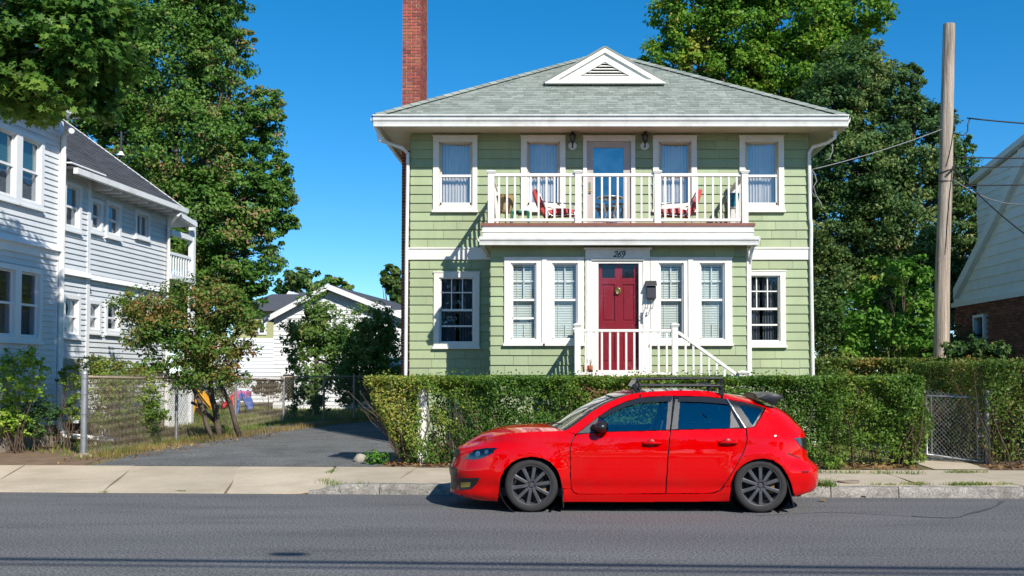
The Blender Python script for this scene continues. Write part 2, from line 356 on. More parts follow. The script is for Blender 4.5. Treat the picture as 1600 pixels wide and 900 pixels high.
l_oak = LEAF('oak_leaves', [(0.0,(0.022,0.055,0.011)),(0.5,(0.046,0.094,0.018)),(0.86,(0.078,0.125,0.028)),(0.95,(0.12,0.11,0.045)),(1.0,(0.15,0.095,0.055))], gain=2.6)
l_maple = LEAF('maple_leaves', [(0.0,(0.026,0.07,0.010)),(0.5,(0.056,0.12,0.014)),(0.9,(0.098,0.155,0.018)),(1.0,(0.16,0.16,0.03))], gain=2.4)
l_dark = LEAF('dark_leaves', [(0.0,(0.016,0.038,0.014)),(0.55,(0.035,0.065,0.02)),(0.9,(0.07,0.10,0.03)),(1.0,(0.12,0.13,0.05))], gain=2.7)
l_near = LEAF('street_maple_leaves', [(0.0,(0.028,0.07,0.014)),(0.6,(0.055,0.11,0.02)),(1.0,(0.10,0.15,0.025))], gain=2.1)
l_sap = LEAF('lime_leaves', [(0.0,(0.04,0.11,0.016)),(0.6,(0.075,0.165,0.024)),(0.93,(0.12,0.20,0.035)),(1.0,(0.22,0.19,0.04))], gain=1.9)
l_rust = LEAF('russet_leaves', [(0.0,(0.032,0.075,0.014)),(0.5,(0.06,0.11,0.022)),(0.78,(0.10,0.10,0.028)),(1.0,(0.15,0.075,0.035))], gain=2.2)
l_shrub = LEAF('shrub_leaves', [(0.0,(0.045,0.085,0.016)),(0.6,(0.09,0.14,0.025)),(1.0,(0.16,0.17,0.04))])
l_bright = LEAF('yellow_green_leaves', [(0.0,(0.09,0.16,0.02)),(0.6,(0.15,0.23,0.03)),(1.0,(0.25,0.27,0.05))])
l_hedge = LEAF('privet_leaves', [(0.0,(0.030,0.070,0.012)),(0.5,(0.062,0.118,0.018)),(0.82,(0.115,0.155,0.025)),(1.0,(0.22,0.20,0.05))], spec=0.25, gain=2.0)
l_hedge2 = LEAF('turning_hedge_leaves', [(0.0,(0.034,0.065,0.013)),(0.5,(0.068,0.105,0.022)),(0.85,(0.14,0.14,0.035)),(1.0,(0.22,0.14,0.05))], spec=0.25, gain=2.1)
l_birch = LEAF('birch_leaves', [(0.0,(0.03,0.065,0.018)),(0.6,(0.06,0.105,0.025)),(1.0,(0.12,0.13,0.04))], gain=2.7)
l_dry = LEAF('dry_leaves', [(0.0,(0.13,0.06,0.03)),(0.5,(0.26,0.15,0.07)),(1.0,(0.42,0.28,0.14))], transl=0.1, gain=1.0)
l_grass = LEAF('grass_blades', [(0.0,(0.06,0.11,0.02)),(0.6,(0.11,0.16,0.03)),(1.0,(0.26,0.22,0.09))], gain=1.7)
l_hay = LEAF('dry_grass_blades', [(0.0,(0.10,0.12,0.03)),(0.4,(0.24,0.18,0.07)),(1.0,(0.42,0.30,0.13))], gain=1.1)

m_lime = M('lime_mortar', (0.50,0.42,0.35), 0.9, 0.15, 10.0, 0.4, 60)
# ------------------------------------------------------------------ ground, road, pavement
mb = MB(); ts = [(-500,-0.02),(-12.2,-0.02),(-9.3,-0.03),(TB-0.02,-0.03),(TB+0.02,0.143),(TB+14.0,0.32),(60,0.32),(600,0.32)]
ss = [-600,-120,-40,-14,-8,-4,0,4,8,14,40,120,600]
mb.grid([[S(s,t,z) for s in ss] for t,z in ts]); struct('ground', mb, m_yard)
mb = MB(); sr = np.linspace(-60,60,61)
mb.grid([[S(s,t,-0.0009*(t+4.5)**2*0+0.0) for s in sr] for t in (-9.2,-6,-3,-1.2,0.0)])
road = struct('road', mb, m_asphalt)
# crack in the road at the right, a tar line
m_tar = M('tar_seam', (0.075,0.074,0.076), 0.6, 0.15, 8.0)
def strip(pts, w, z):
    mb = MB(); L = []; Rr = []
    for i, p in enumerate(pts):
        d = (Vector(pts[min(i+1,len(pts)-1)])-Vector(pts[max(i-1,0)])).normalized(); n = Vector((-d.y,d.x,0))*w*0.5*(0.5+RNG.random())
        L.append((p[0]+n.x,p[1]+n.y,z)); Rr.append((p[0]-n.x,p[1]-n.y,z))
    mb.grid([L,Rr]); return mb
ck = [PZ(x,y,0.004) for x,y in [(1425,806),(1450,808),(1478,809),(1500,808),(1512,803),(1530,799),(1548,794),(1560,788),(1566,783)]]
obj('tar_seam', strip(ck,0.05,0.004), m_tar, road)
ck = [PZ(x,y,0.004) for x,y in [(1180,806),(1230,803),(1300,800),(1380,804),(1440,808)]]
obj('tar_seam', strip(ck,0.014,0.004), m_tar, road)
for a,b,y in ((330,420,816),(880,990,797),(610,660,873)):
    pass
# far side of the street (behind the viewer)
mb = MB(); mb.hexa([S(-60,-11.9,-0.1),S(60,-11.9,-0.1),S(60,-9.2,-0.1),S(-60,-9.2,-0.1)],[S(-60,-11.9,0.12),S(60,-11.9,0.12),S(60,-9.2,0.12),S(-60,-9.2,0.12)])
struct('far_pavement', mb, m_conc)
# pavement slabs: each a part; a lowered apron on the left, a kerb from px 510 on
pav = bpy.data.objects.new('pavement', None); COL.objects.link(pav); pav['kind'] = 'structure'
sk = lambda px, py, z=0.1: st(PZ(px,py,z))
S_END = sk(520,762,0.05)[0]                                # where the kerb starts
def zfront(s):                                            # pavement height along its front edge
    if s < S_END-0.35: return 0.012
    if s > S_END+0.5: return 0.13
    f = (s-S_END+0.35)/0.85; return 0.012+0.118*f*f*(3-2*f)
joints = [(-60,-60),(-30,-30)]
jj = [((-60,768),(40,727)),((140,768),(215,727)),((340,768),(383,727)),((503,764),(532,727)),((629,757),(648,731)),((778,757),(780,732)),((900,757),(892,732)),((1050,758),(1030,733)),((1200,758),(1165,733)),((1415,757),(1378,737)),((1562,757),(1500,737)),((1760,757),(1690,738))]
for a,b in jj: joints.append((sk(*a,0.06)[0], sk(*b,0.145)[0]))
joints += [(14,14),(20,20),(40,40),(60,60)]
KW = 0.17
g = 0.006
for i in range(len(joints)-1):
    (a0,a1),(b0,b1) = joints[i], joints[i+1]
    n = max(2, int((b0-a0)/0.5)+1) if b0-a0 < 6 else 12
    rows = []
    dz = 0.004*RNG.normal()
    for k in range(7):
        f = k/6; row = []
        for j in range(n):
            h = j/(n-1); sa = (a0+g)*(1-h)+(b0-g)*h; sb = (a1+g)*(1-h)+(b1-g)*h
            has = sa > S_END-0.2
            t0 = KW+0.004 if has else 0.0
            s_ = sa*(1-f)+sb*f + (0.03*math.sin(f*5+i) if 0<j<n-1 else 0.02*math.sin(f*5+i*1.7))
            t_ = t0+(TB-t0)*f
            z = zfront(sa)*(1-f)+0.148*f
            row.append(S(s_, t_, z+dz))
        rows.append(row)
    mb = MB(); mb.grid(rows)
    # skirt so that the slab has thickness and the joint reads as a groove
    edge = rows[0]+[r[-1] for r in rows[1:]]+rows[-1][-2::-1]+[r[0] for r in rows[-2:0:-1]]
    m_ = len(edge); mb.add(edge+[(p[0],p[1],min(p[2]-0.06,-0.035)) for p in edge], [(q,(q+1)%m_,m_+(q+1)%m_,m_+q) for q in range(m_)])
    o = obj('slab', mb, m_conc, pav, fix=False)
mb = MB(); mb.grid([[S(s,t,z) for s in np.linspace(-60,60,121)] for t,z in ((0.02,-0.012),(0.3,-0.005))])
mb = MB(); rows = []
for f in (0,0.5,1):
    rows.append([S(s,0.03+(TB-0.05)*f, zfront(s)*(1-f)+0.148*f-0.022) for s in np.linspace(-60,60,241)])
mb.grid(rows); obj('joint_bed', mb, m_soil, pav, fix=False)
mb = MB(); dc = PZ(1326,752.5,0.136); mb.lathe([(0.001,0.0),(0.15,0.0),(0.15,0.012),(0.135,0.014),(0.13,0.008),(0.02,0.008),(0.001,0.012)], dc, n=20)
tag(obj('access_cover', mb, m_rust, smooth=False), 'small round rusty iron cover set in the pavement behind the red car', 'access cover')
# kerb stones
krb = bpy.data.objects.new('kerb', None); COL.objects.link(krb); krb['kind'] = 'structure'
ks = [S_END-0.25, sk(585,765,0.1)[0], sk(700,766,0.1)[0], 0.35, 2.0, sk(1300,766,0.1)[0], sk(1405,766,0.1)[0], sk(1598,766,0.1)[0], 9.5, 12, 16, 22, 30, 45, 60]
def kerbstone(a, b):
    mb = MB(); n = max(3, int((b-a)/0.12)); rows = []
    prof = [(0.0,-0.05),(0.0,0.5),(0.012,0.86),(0.035,1.0),(KW*0.5,1.01),(KW,1.0),(KW,-0.05)]
    for j in range(n+1):
        s_ = a+0.006+(b-a-0.012)*j/n; h = max(zfront(s_+0.12)+0.004, 0.03)
        rows.append([S(s_, t_+ (RNG.normal()*0.006 if t_ < 0.05 else 0), max(-0.05, h*q)+ (RNG.normal()*0.005 if q>0.8 else 0)) for t_,q in prof])
    mb.grid(rows)
    m_ = len(prof)
    mb.f.append(tuple(range(m_))); mb.f.append(tuple(range(len(mb.v)-1, len(mb.v)-m_-1, -1)))
    return mb
for a,b in zip(ks[:-1], ks[1:]): obj('kerb_stone', kerbstone(a,b), m_kerb, krb, smooth='auto')
# driveway sheet
def zt(p): return zg(st(p)[1])
def gp(px, py):
    z = 0.16
    for _ in range(6): z = zt(PZ(px,py,z))
    p = PZ(px,py,z); return Vector((p.x,p.y,z))
Lp = [(168,723.5),(205,712),(262,697),(310,686),(370,674),(445,664),(480,660)]
Lw = [gp(*q) for q in Lp]; Lw[0] = S(st(Lw[0])[0], TB+0.005); 
rows = []
for k,q in enumerate(Lw):
    s0,t0 = st(q); t0 = max(t0, TB+0.006); row = []
    s1 = -3.02 + 0.1*math.sin(k)*0.5
    if k == 0: s1 = sk(592,729,0.15)[0]
    for j in range(13):
        f = j/12; s_ = s0*(1-f)+s1*f; row.append(S(s_, t0, zg(t0)+0.007))
    rows.append(row)
last = rows[-1]; rows.append([S(st(p)[0]*0.98, 18.5, zg(18.5)+0.007) for p in last])
mb = MB(); mb.grid(rows); struct('driveway', mb, m_drive)
# bare soil of the bed on the left and under the hedges
def soil(name, pts, z=0.004):
    mb = MB(); n = len(pts); c = sum((Vector(p) for p in pts), Vector())/n
    vs = [(p[0],p[1],zt(p)+z) for p in pts]; mb.add(vs, [tuple(range(n))]); return struct(name, mb, m_soil)
bl = [S(-14,TB+0.01), S(sk(150,724,0.15)[0],TB+0.01), gp(165,715), gp(135,700), gp(128,672), S(-9.2,6.0), S(-14,6.0)]
soil('garden_bed', bl)
soil('hedge_bed', [S(sk(556,728,0.15)[0],TB+0.01), S(sk(1448,736,0.15)[0],TB+0.01), S(5.3,TB+1.3), S(-2.9,TB+1.3)])
soil('hedge_bed', [S(sk(1545,736,0.15)[0],TB+0.01), S(12,TB+0.01), S(12,TB+1.6), S(6.75,TB+1.6)])
# path behind the gate
mb = MB(); pth = [S(5.62,TB+0.01),S(6.45,TB+0.01),S(6.5,7.5),S(5.5,7.5)]
mb.add([(p.x,p.y,zt(p)+0.01) for p in pth], [(0,1,2,3)]); struct('garden_path', mb, m_conc)
# ---- grass, litter and weeds
def blades(name, pts, mat, h=0.10, w=0.012, rng=RNG, lean=0.5):
    N = len(pts); pts = np.asarray(pts, float); hh = h*rng.uniform(0.5,1.3,size=(N,1)); a = rng.uniform(0,6.28,size=N)
    d = np.stack([np.cos(a),np.sin(a),np.zeros(N)],1); sd_ = np.stack([-np.sin(a),np.cos(a),np.zeros(N)],1)*w*0.5
    tip = pts + d*hh*lean*rng.uniform(0.2,1.2,size=(N,1)) + np.array([0,0,1])*hh
    V = np.stack([pts-sd_, pts+sd_, tip],1).astype(np.float32)
    me = bpy.data.meshes.new(name); me.vertices.add(N*3); me.vertices.foreach_set('co', V.reshape(-1)); me.loops.add(N*3); me.loops.foreach_set('vertex_index', np.arange(N*3,dtype=np.int32))
    me.polygons.add(N); me.polygons.foreach_set('loop_start', np.arange(0,N*3,3,dtype=np.int32)); me.polygons.foreach_set('loop_total', np.full(N,3,np.int32)); me.update(calc_edges=True)
    o = put(name, me, mat); o['kind'] = 'stuff'; return o
def inpoly(p, poly):
    x,y = p[:,0],p[:,1]; r = np.zeros(len(p), bool); n = len(poly); j = n-1
    for i in range(n):
        xi,yi,xj,yj = poly[i][0],poly[i][1],poly[j][0],poly[j][1]
        c = ((yi>y)!=(yj>y)) & (x < (xj-xi)*(y-yi)/((yj-yi) if yj!=yi else 1e-9)+xi); r ^= c; j = i
    return r
def scat(poly, n, zoff=0.0, rng=RNG):
    a = np.array([(p[0],p[1]) for p in poly]); lo,hi = a.min(0),a.max(0); out = np.zeros((0,2))
    while len(out) < n:
        q = rng.uniform(lo,hi,size=(n*2,2)); q = q[inpoly(q,a)]; out = np.concatenate([out,q])
    out = out[:n]; z = np.array([zt(p) for p in out])+zoff; return np.concatenate([out,z[:,None]],1)
lawn = [S(-11.5,6.0),S(-8.05,3.2),S(-7.9,9),S(-7.5,14.2),S(-3.0,16.5),S(-2.5,26),S(-16,26),S(-13,12)]
lawn_o = blades('lawn_grass', scat(lawn, 26000), l_grass, 0.09, 0.02)
fl = [S(-8.55,3.3),S(-7.75,3.6),S(-7.35,8),S(-6.4,12.6),S(-5.6,14.6),S(-6.6,15),S(-8.2,8)]
blades('dry_verge_grass', scat(fl, 4200), l_hay, 0.12, 0.011)
gd = [S(-3.2,TB+1.3),S(5.2,TB+1.3),S(5.2,6.8),S(-2.9,6.8)]
blades('front_garden_grass', scat(gd, 4000), l_grass, 0.10, 0.018)
gd = [S(6.6,TB+1.4),S(18,TB+1.4),S(18,20),S(5.6,20),S(5.6,7)]
blades('side_garden_grass', scat(gd, 6000), l_grass, 0.10, 0.02)
# dry leaf litter under the hedges
def litter(name, poly, n, size=0.07, mat=l_dry, zoff=0.015):
    p = scat(poly, n, zoff); p[:,2] += RNG.uniform(0,0.03,size=len(p)); nor = np.array([0,0,1.0])+RNG.normal(size=(n,3))*0.45
    me = leafmesh(name, p, nor, size*RNG.uniform(0.5,1.3,size=n), 0.7); o = put(name, me, mat); o['kind'] = 'stuff'; return o
litter('leaf_litter', [S(-2.9,TB+0.0),S(5.45,TB-0.05),S(5.4,TB+0.75),S(-2.9,TB+0.6)], 1500)
litter('leaf_litter', [S(6.4,TB-0.02),S(9.5,TB-0.02),S(9.5,TB+0.6),S(6.4,TB+0.5)], 420)
litter('leaf_litter', [S(-8.3,TB+0.1),S(-7.4,TB+0.6),S(-6.6,9),S(-7.4,9),S(-8.3,4)], 320, 0.05)
# tufts in the kerb joints and at the pavement edge
def tuft_line(name, a, b, n, h, mat=l_grass, spread=0.05, z=0.13):
    f = RNG.uniform(0,1,size=n); a = np.array(a); b = np.array(b); p = a*(1-f[:,None])+b*f[:,None]; p[:,:2] += RNG.normal(size=(n,2))*spread; p[:,2] = z
    return blades(name, p, mat, h, 0.011, lean=0.8)
for (x0,y0,x1,y1,n,h) in ((1383,758,1398,757,60,.03),(1418,757,1448,756.5,160,.045),(1483,758,1550,757,420,.05),(1560,757,1578,757,70,.04),(1277,760,1300,760,200,.11),(1360,757,1375,757,50,.03)):
    tuft_line('kerb_weeds', PZ(x0,y0,.13), PZ(x1,y1,.13), n, h, z=0.128)
tuft_line('kerb_weeds', PZ(505,752,.06), PZ(545,768,.03), 420, 0.09, z=0.03, spread=0.07)
tuft_line('kerb_weeds', PZ(513,741,.1), PZ(530,731,.14), 160, 0.04, z=0.11, spread=0.03)
tuft_line('kerb_weeds', PZ(562,765,.05), PZ(575,768,.03), 120, 0.11, z=0.05, spread=0.03)
tuft_line('kerb_weeds', PZ(158,769,.012), PZ(168,769,.012), 40, 0.02, z=0.012, spread=0.02)
tuft_line('kerb_weeds', PZ(275,768,.012), PZ(290,768,.012), 60, 0.025, z=0.012, spread=0.02)
tuft_line('kerb_weeds', PZ(1260,738,.15), PZ(1440,740,.15), 260, 0.07, z=0.146, spread=0.05)
tuft_line('kerb_weeds', PZ(1480,738,.15), PZ(1540,738,.15), 180, 0.05, z=0.146, spread=0.04)
# loose fallen leaves in the gutter: one thing each
lv = leafmesh('fallen_leaf', np.zeros((1,3)), np.array([[0.2,0.1,1.0]]), np.array([0.1]), 0.8, 'maple')
lv.materials.append(l_dry)
for i,(x,y,lb) in enumerate(((1287,783,'pale dry leaf in the gutter close behind the red car'),(1349,777.5,'curled dry leaf in the gutter, middle of the three by the kerb'),(1550,777,'large dry leaf in the gutter at the right-hand kerb stone'),(1283,783,None))):
    if lb is None: continue
    p = PZ(x,y-1.5,0.02); o = put('fallen_leaf', lv, None, None, (p.x,p.y,0.02)); o.rotation_euler = (0.35,0.2,i*1.9); o.scale = [1.2,0.9,1.5][i:i+1]*3
    tag(o, lb, 'fallen leaf', 'dry leaves lying in the gutter')
# fieldstone beside the driveway mouth
def blob(r, seed, sub=2, squash=0.7):
    b = bmesh.new(); bmesh.ops.create_icosphere(b, subdivisions=sub, radius=r); rr = np.random.default_rng(seed)
    ph = rr.uniform(0,6,size=6)
    for v in b.verts:
        d = v.co.normalized(); k = 1+0.18*math.sin(d.x*3+ph[0])*math.cos(d.y*2.5+ph[1])+0.12*math.sin(d.z*4+ph[2]+d.x*2); v.co *= k; v.co.z *= squash
    me = bpy.data.meshes.new('rock'); b.to_mesh(me); b.free(); return me
p = gp(563,722); o = put('fieldstone', blob(0.12,3), m_rock, None, (p.x,p.y,p.z+0.05), True); tag(o, 'rounded grey fieldstone at the corner of driveway and pavement', 'stone')
p = gp(64,690); o = put('fieldstone', blob(0.16,5,squash=.45), m_rock, None, (p.x,p.y,p.z+0.03), True); tag(o, 'flat pale stone lying on bare soil below the shrub at left', 'stone')
# ------------------------------------------------------------------ the green two-storey house
YM, YP = 20.23, 18.60                      # main facade, porch front
house = root('green_house', (1.0, YM, 0.2), 'two-storey sage green shingled house with hipped roof and front balcony', 'house')
def X(px, py, Y): return P(px, py, Y).x
def Z(py, Y, px=900): return P(px, py, Y).z
XL, XR = X(641,380,YM), X(1264.5,380,YM)
PXL, PXR = X(766.5,480,YP), X(1168,480,YP)
ZS = Z(208, YM)                            # soffit
ZF = 0.25
YB = 31.4                                  # back wall
YE = 19.42                                 # front eave / gutter face
EXL, EXR = X(583,185,YE), X(1326,185,YE)
ZE0, ZE1 = Z(196.5,YE), Z(181.5,YE)
ZPC = Z(385,YP-0.1)                        # porch ceiling
def rect(x0,y0,x1,y1,Y): return (X(x0,(y0+y1)/2,Y), X(x1,(y0+y1)/2,Y), Z(y1,Y), Z(y0,Y))   # x0,x1,z0,z1
holes_m = {}; holes_p = {}
def walls(mb, x0,x1,z0,z1, holes, y0, y1):
    xs = sorted({x0,x1,*[h[0] for h in holes],*[h[1] for h in holes]}); zs = sorted({z0,z1,*[h[2] for h in holes],*[h[3] for h in holes]})
    for i in range(len(xs)-1):
        for j in range(len(zs)-1):
            cx,cz = (xs[i]+xs[i+1])/2,(zs[j]+zs[j+1])/2
            if any(h[0]<cx<h[1] and h[2]<cz<h[3] for h in holes): continue
            mb.box(xs[i],xs[i+1],y0,y1,zs[j],zs[j+1])
# openings: outer casing rectangle in the photo, and the sash opening inside it
UP = [((677,213,746,330),(686,222,738.5,322)),((814,213,883.5,330),(823,222,875,322)),((1020,213,1088.5,330),(1029,222,1080,322)),((1155,213,1224.5,330),(1164,222,1216,322))]
LO = [((678,425.5,749.5,543),(686.5,434,741,535)),((1160,423.5,1227,541),(1164,431,1218.5,533))]
PO = [((788,403,850,538),(798.5,411.5,838,530)),((850,403,912.5,538),(863,411.5,902.5,530)),((1016,403,1078.5,538),(1029.5,411.5,1068,530)),((1078.5,403,1143.5,538),(1093,411.5,1132,530))]
DU = ((911,213,992.5,352),(917,221,986,352))
DF = ((914.5,402,1015.5,590),(925,405.5,1004.5,589))
hm = [rect(*b,YM) for _,b in UP+LO]+[rect(*DU[1],YM)]
hp = [rect(*b,YP) for _,b in PO]+[rect(*DF[1],YP)]
body = MB()
walls(body, XL, XR, ZF, ZS, hm, YM, YM+0.12)
body.box(XL, XL+0.12, YM+0.12, YB, ZF, ZS); body.box(XR-0.12, XR, YM+0.12, YB, ZF, ZS); body.box(XL+0.12, XR-0.12, YB-0.12, YB, ZF, ZS)
walls(body, PXL, PXR, ZF, ZPC+0.05, hp, YP, YP+0.12)
body.box(PXL, PXL+0.12, YP+0.12, YM, ZF, ZPC+0.05); body.box(PXR-0.12, PXR, YP+0.12, YM, ZF, ZPC+0.05)
obj('wall', body, m_siding, house)
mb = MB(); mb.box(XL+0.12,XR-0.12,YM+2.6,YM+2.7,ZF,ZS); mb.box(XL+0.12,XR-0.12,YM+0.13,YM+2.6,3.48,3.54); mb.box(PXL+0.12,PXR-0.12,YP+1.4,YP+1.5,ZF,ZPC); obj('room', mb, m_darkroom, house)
mb = MB(); mb.box(XL-0.03,XR+0.03,YM-0.03,YB,-0.1,ZF-0.003); mb.box(PXL-0.02,PXR+0.02,YP-0.02,YM-0.03,-0.1,ZF-0.003); obj('foundation', mb, m_mortar, house)
# --- siding shingles, course by course
SHM = {}
def shingle_mesh():
    me = bpy.data.meshes.new('shingle')
    # unit width and height, thin at the top, proud at the butt
    v = [(0,-0.028,0),(1,-0.028,0),(1,0,0),(0,0,0),(0,-0.004,1.0),(1,-0.004,1.0),(1,0,1.0),(0,0,1.0)]
    me.from_pydata(v, [], [(0,3,2,1),(4,5,6,7),(0,1,5,4),(1,2,6,5),(2,3,7,6),(3,0,4,7)]); me.update(); me.materials.append(m_siding); return me
shm = shingle_mesh(); SH = []
def course(x0,x1,za,zb,Y,holes,minw,maxw):
    segs = [(x0,x1,za,zb)]
    for h in holes:
        new = []
        for (a,b,c,d) in segs:
            if h[1] <= a or h[0] >= b or h[3] <= c or h[2] >= d: new.append((a,b,c,d)); continue
            if a < h[0]: new.append((a,h[0],c,d))
            if b > h[1]: new.append((h[1],b,c,d))
            if c < h[2]: new.append((max(a,h[0]),min(b,h[1]),c,h[2]))
            if d > h[3]: new.append((max(a,h[0]),min(b,h[1]),h[3],d))
        segs = new
    for (a,b,c,d) in segs:
        x = a
        while x < b-1e-4:
            w = RNG.uniform(minw,maxw)
            if b-(x+w) < minw*0.6: w = b-x
            SH.append((x+0.0025, Y-0.001-0.0008*RNG.random(), c+RNG.normal()*0.0012, w-0.005, d-c)); x += w
rowm = 14.05*YM/FPX
hmc = [((a+b)/2,(c+d)/2,(e+f)/2,(g_+h_)/2) for (a,c,e,g_),(b,d,f,h_) in zip([rect(*o_,YM) for o_,_ in UP+LO]+[rect(*DU[0],YM)], hm)]
hpc = [((a+b)/2,(c+d)/2,(e+f)/2,(g_+h_)/2) for (a,c,e,g_),(b,d,f,h_) in zip([rect(*o_,YP) for o_,_ in PO]+[rect(*DF[0],YP)], hp)]
ZB0, ZB1 = Z(406,YM), Z(387,YM)            # white belt course on the main facade
hpc.append((X(914.5,395,YP),X(1015.5,395,YP),Z(404,YP),Z(389,YP)))
z = ZB1+0.002
while z < ZS-0.02:
    course(XL,XR,z,min(z+rowm,ZS-0.004),YM,hmc,0.34,0.75); z += rowm
z = ZB0-0.002
while z > ZF:
    course(XL,PXL-0.02,max(z-rowm,ZF),z,YM,hmc,0.30,0.62); course(PXR+0.02,XR,max(z-rowm,ZF),z,YM,hmc,0.26,0.6); z -= rowm
rowp = 15.4*YP/FPX; z = ZPC
while z > ZF:
    course(PXL,PXR,max(z-rowp,ZF),z,YP,hpc,0.26,0.62); z -= rowp
hl = wloc(house)
def score(s): return -(s[3]*s[4]) if s[2] > 1.45 else 0
SH.sort(key=score)
for i,(x,y,z,w,h) in enumerate(SH[:300]):
    o = put('shingle', shm, None, house, (x-hl.x,y-hl.y,z-hl.z)); o.scale = (w,1,h)
mb = MB()
for (x,y,z,w,h) in SH[300:]:
    mb.hexa([(x,y-.028,z),(x+w,y-.028,z),(x+w,y,z),(x,y,z)],[(x,y-.004,z+h),(x+w,y-.004,z+h),(x+w,y,z+h),(x,y,z+h)])
z = ZF
while z < ZS-0.02:                          # side walls
    h = min(rowm, ZS-z-0.004)
    for xs,sg in ((XL,-1),(XR,1)):
        y = YM
        while y < YB:
            w = RNG.uniform(0.4,0.9); w = min(w, YB-y)
            a = [(xs+sg*.017,y+.002,z),(xs+sg*.017,y+w-.002,z),(xs,y+w-.002,z),(xs,y+.002,z)]; b = [(xs+sg*.004,y+.002,z+h),(xs+sg*.004,y+w-.002,z+h),(xs,y+w-.002,z+h),(xs,y+.002,z+h)]
            mb.hexa(a,b); y += w
    if z < ZPC-0.02:
        hh = min(h, ZPC-z)
        for xs,sg in ((PXL,-1),(PXR,1)):
            for y0,y1 in ((YP,YP+.7),(YP+.7,YP+1.2),(YP+1.2,YM-.02)):
                a = [(xs+sg*.017,y0+.002,z),(xs+sg*.017,y1-.002,z),(xs,y1-.002,z),(xs,y0+.002,z)]; b = [(xs+sg*.004,y0+.002,z+hh),(xs+sg*.004,y1-.002,z+hh),(xs,y1-.002,z+hh),(xs,y0+.002,z+hh)]
                mb.hexa(a,b)
    z += rowm
obj('siding_shingles', mb, m_siding, house, kind='stuff')
# belt course, corner boards
for a_,b_,e_ in ((XL-0.03,PXL-0.03,XL-0.045),(PXR+0.03,XR+0.03,XR+0.045)):
    mb = MB(); mb.box(a_,b_,YM-0.042,YM,ZB0,ZB1-0.03); mb.box(min(a_,e_),max(b_,e_),YM-0.06,YM,ZB1-0.03,ZB1); obj('belt_course', mb, m_white, house, bevel=0.004)
mb = MB(); mb.box(XR-0.005,XR+0.035,YM-0.04,YM+0.06,ZF,ZB0-0.002); obj('corner_board', mb, m_white, house)
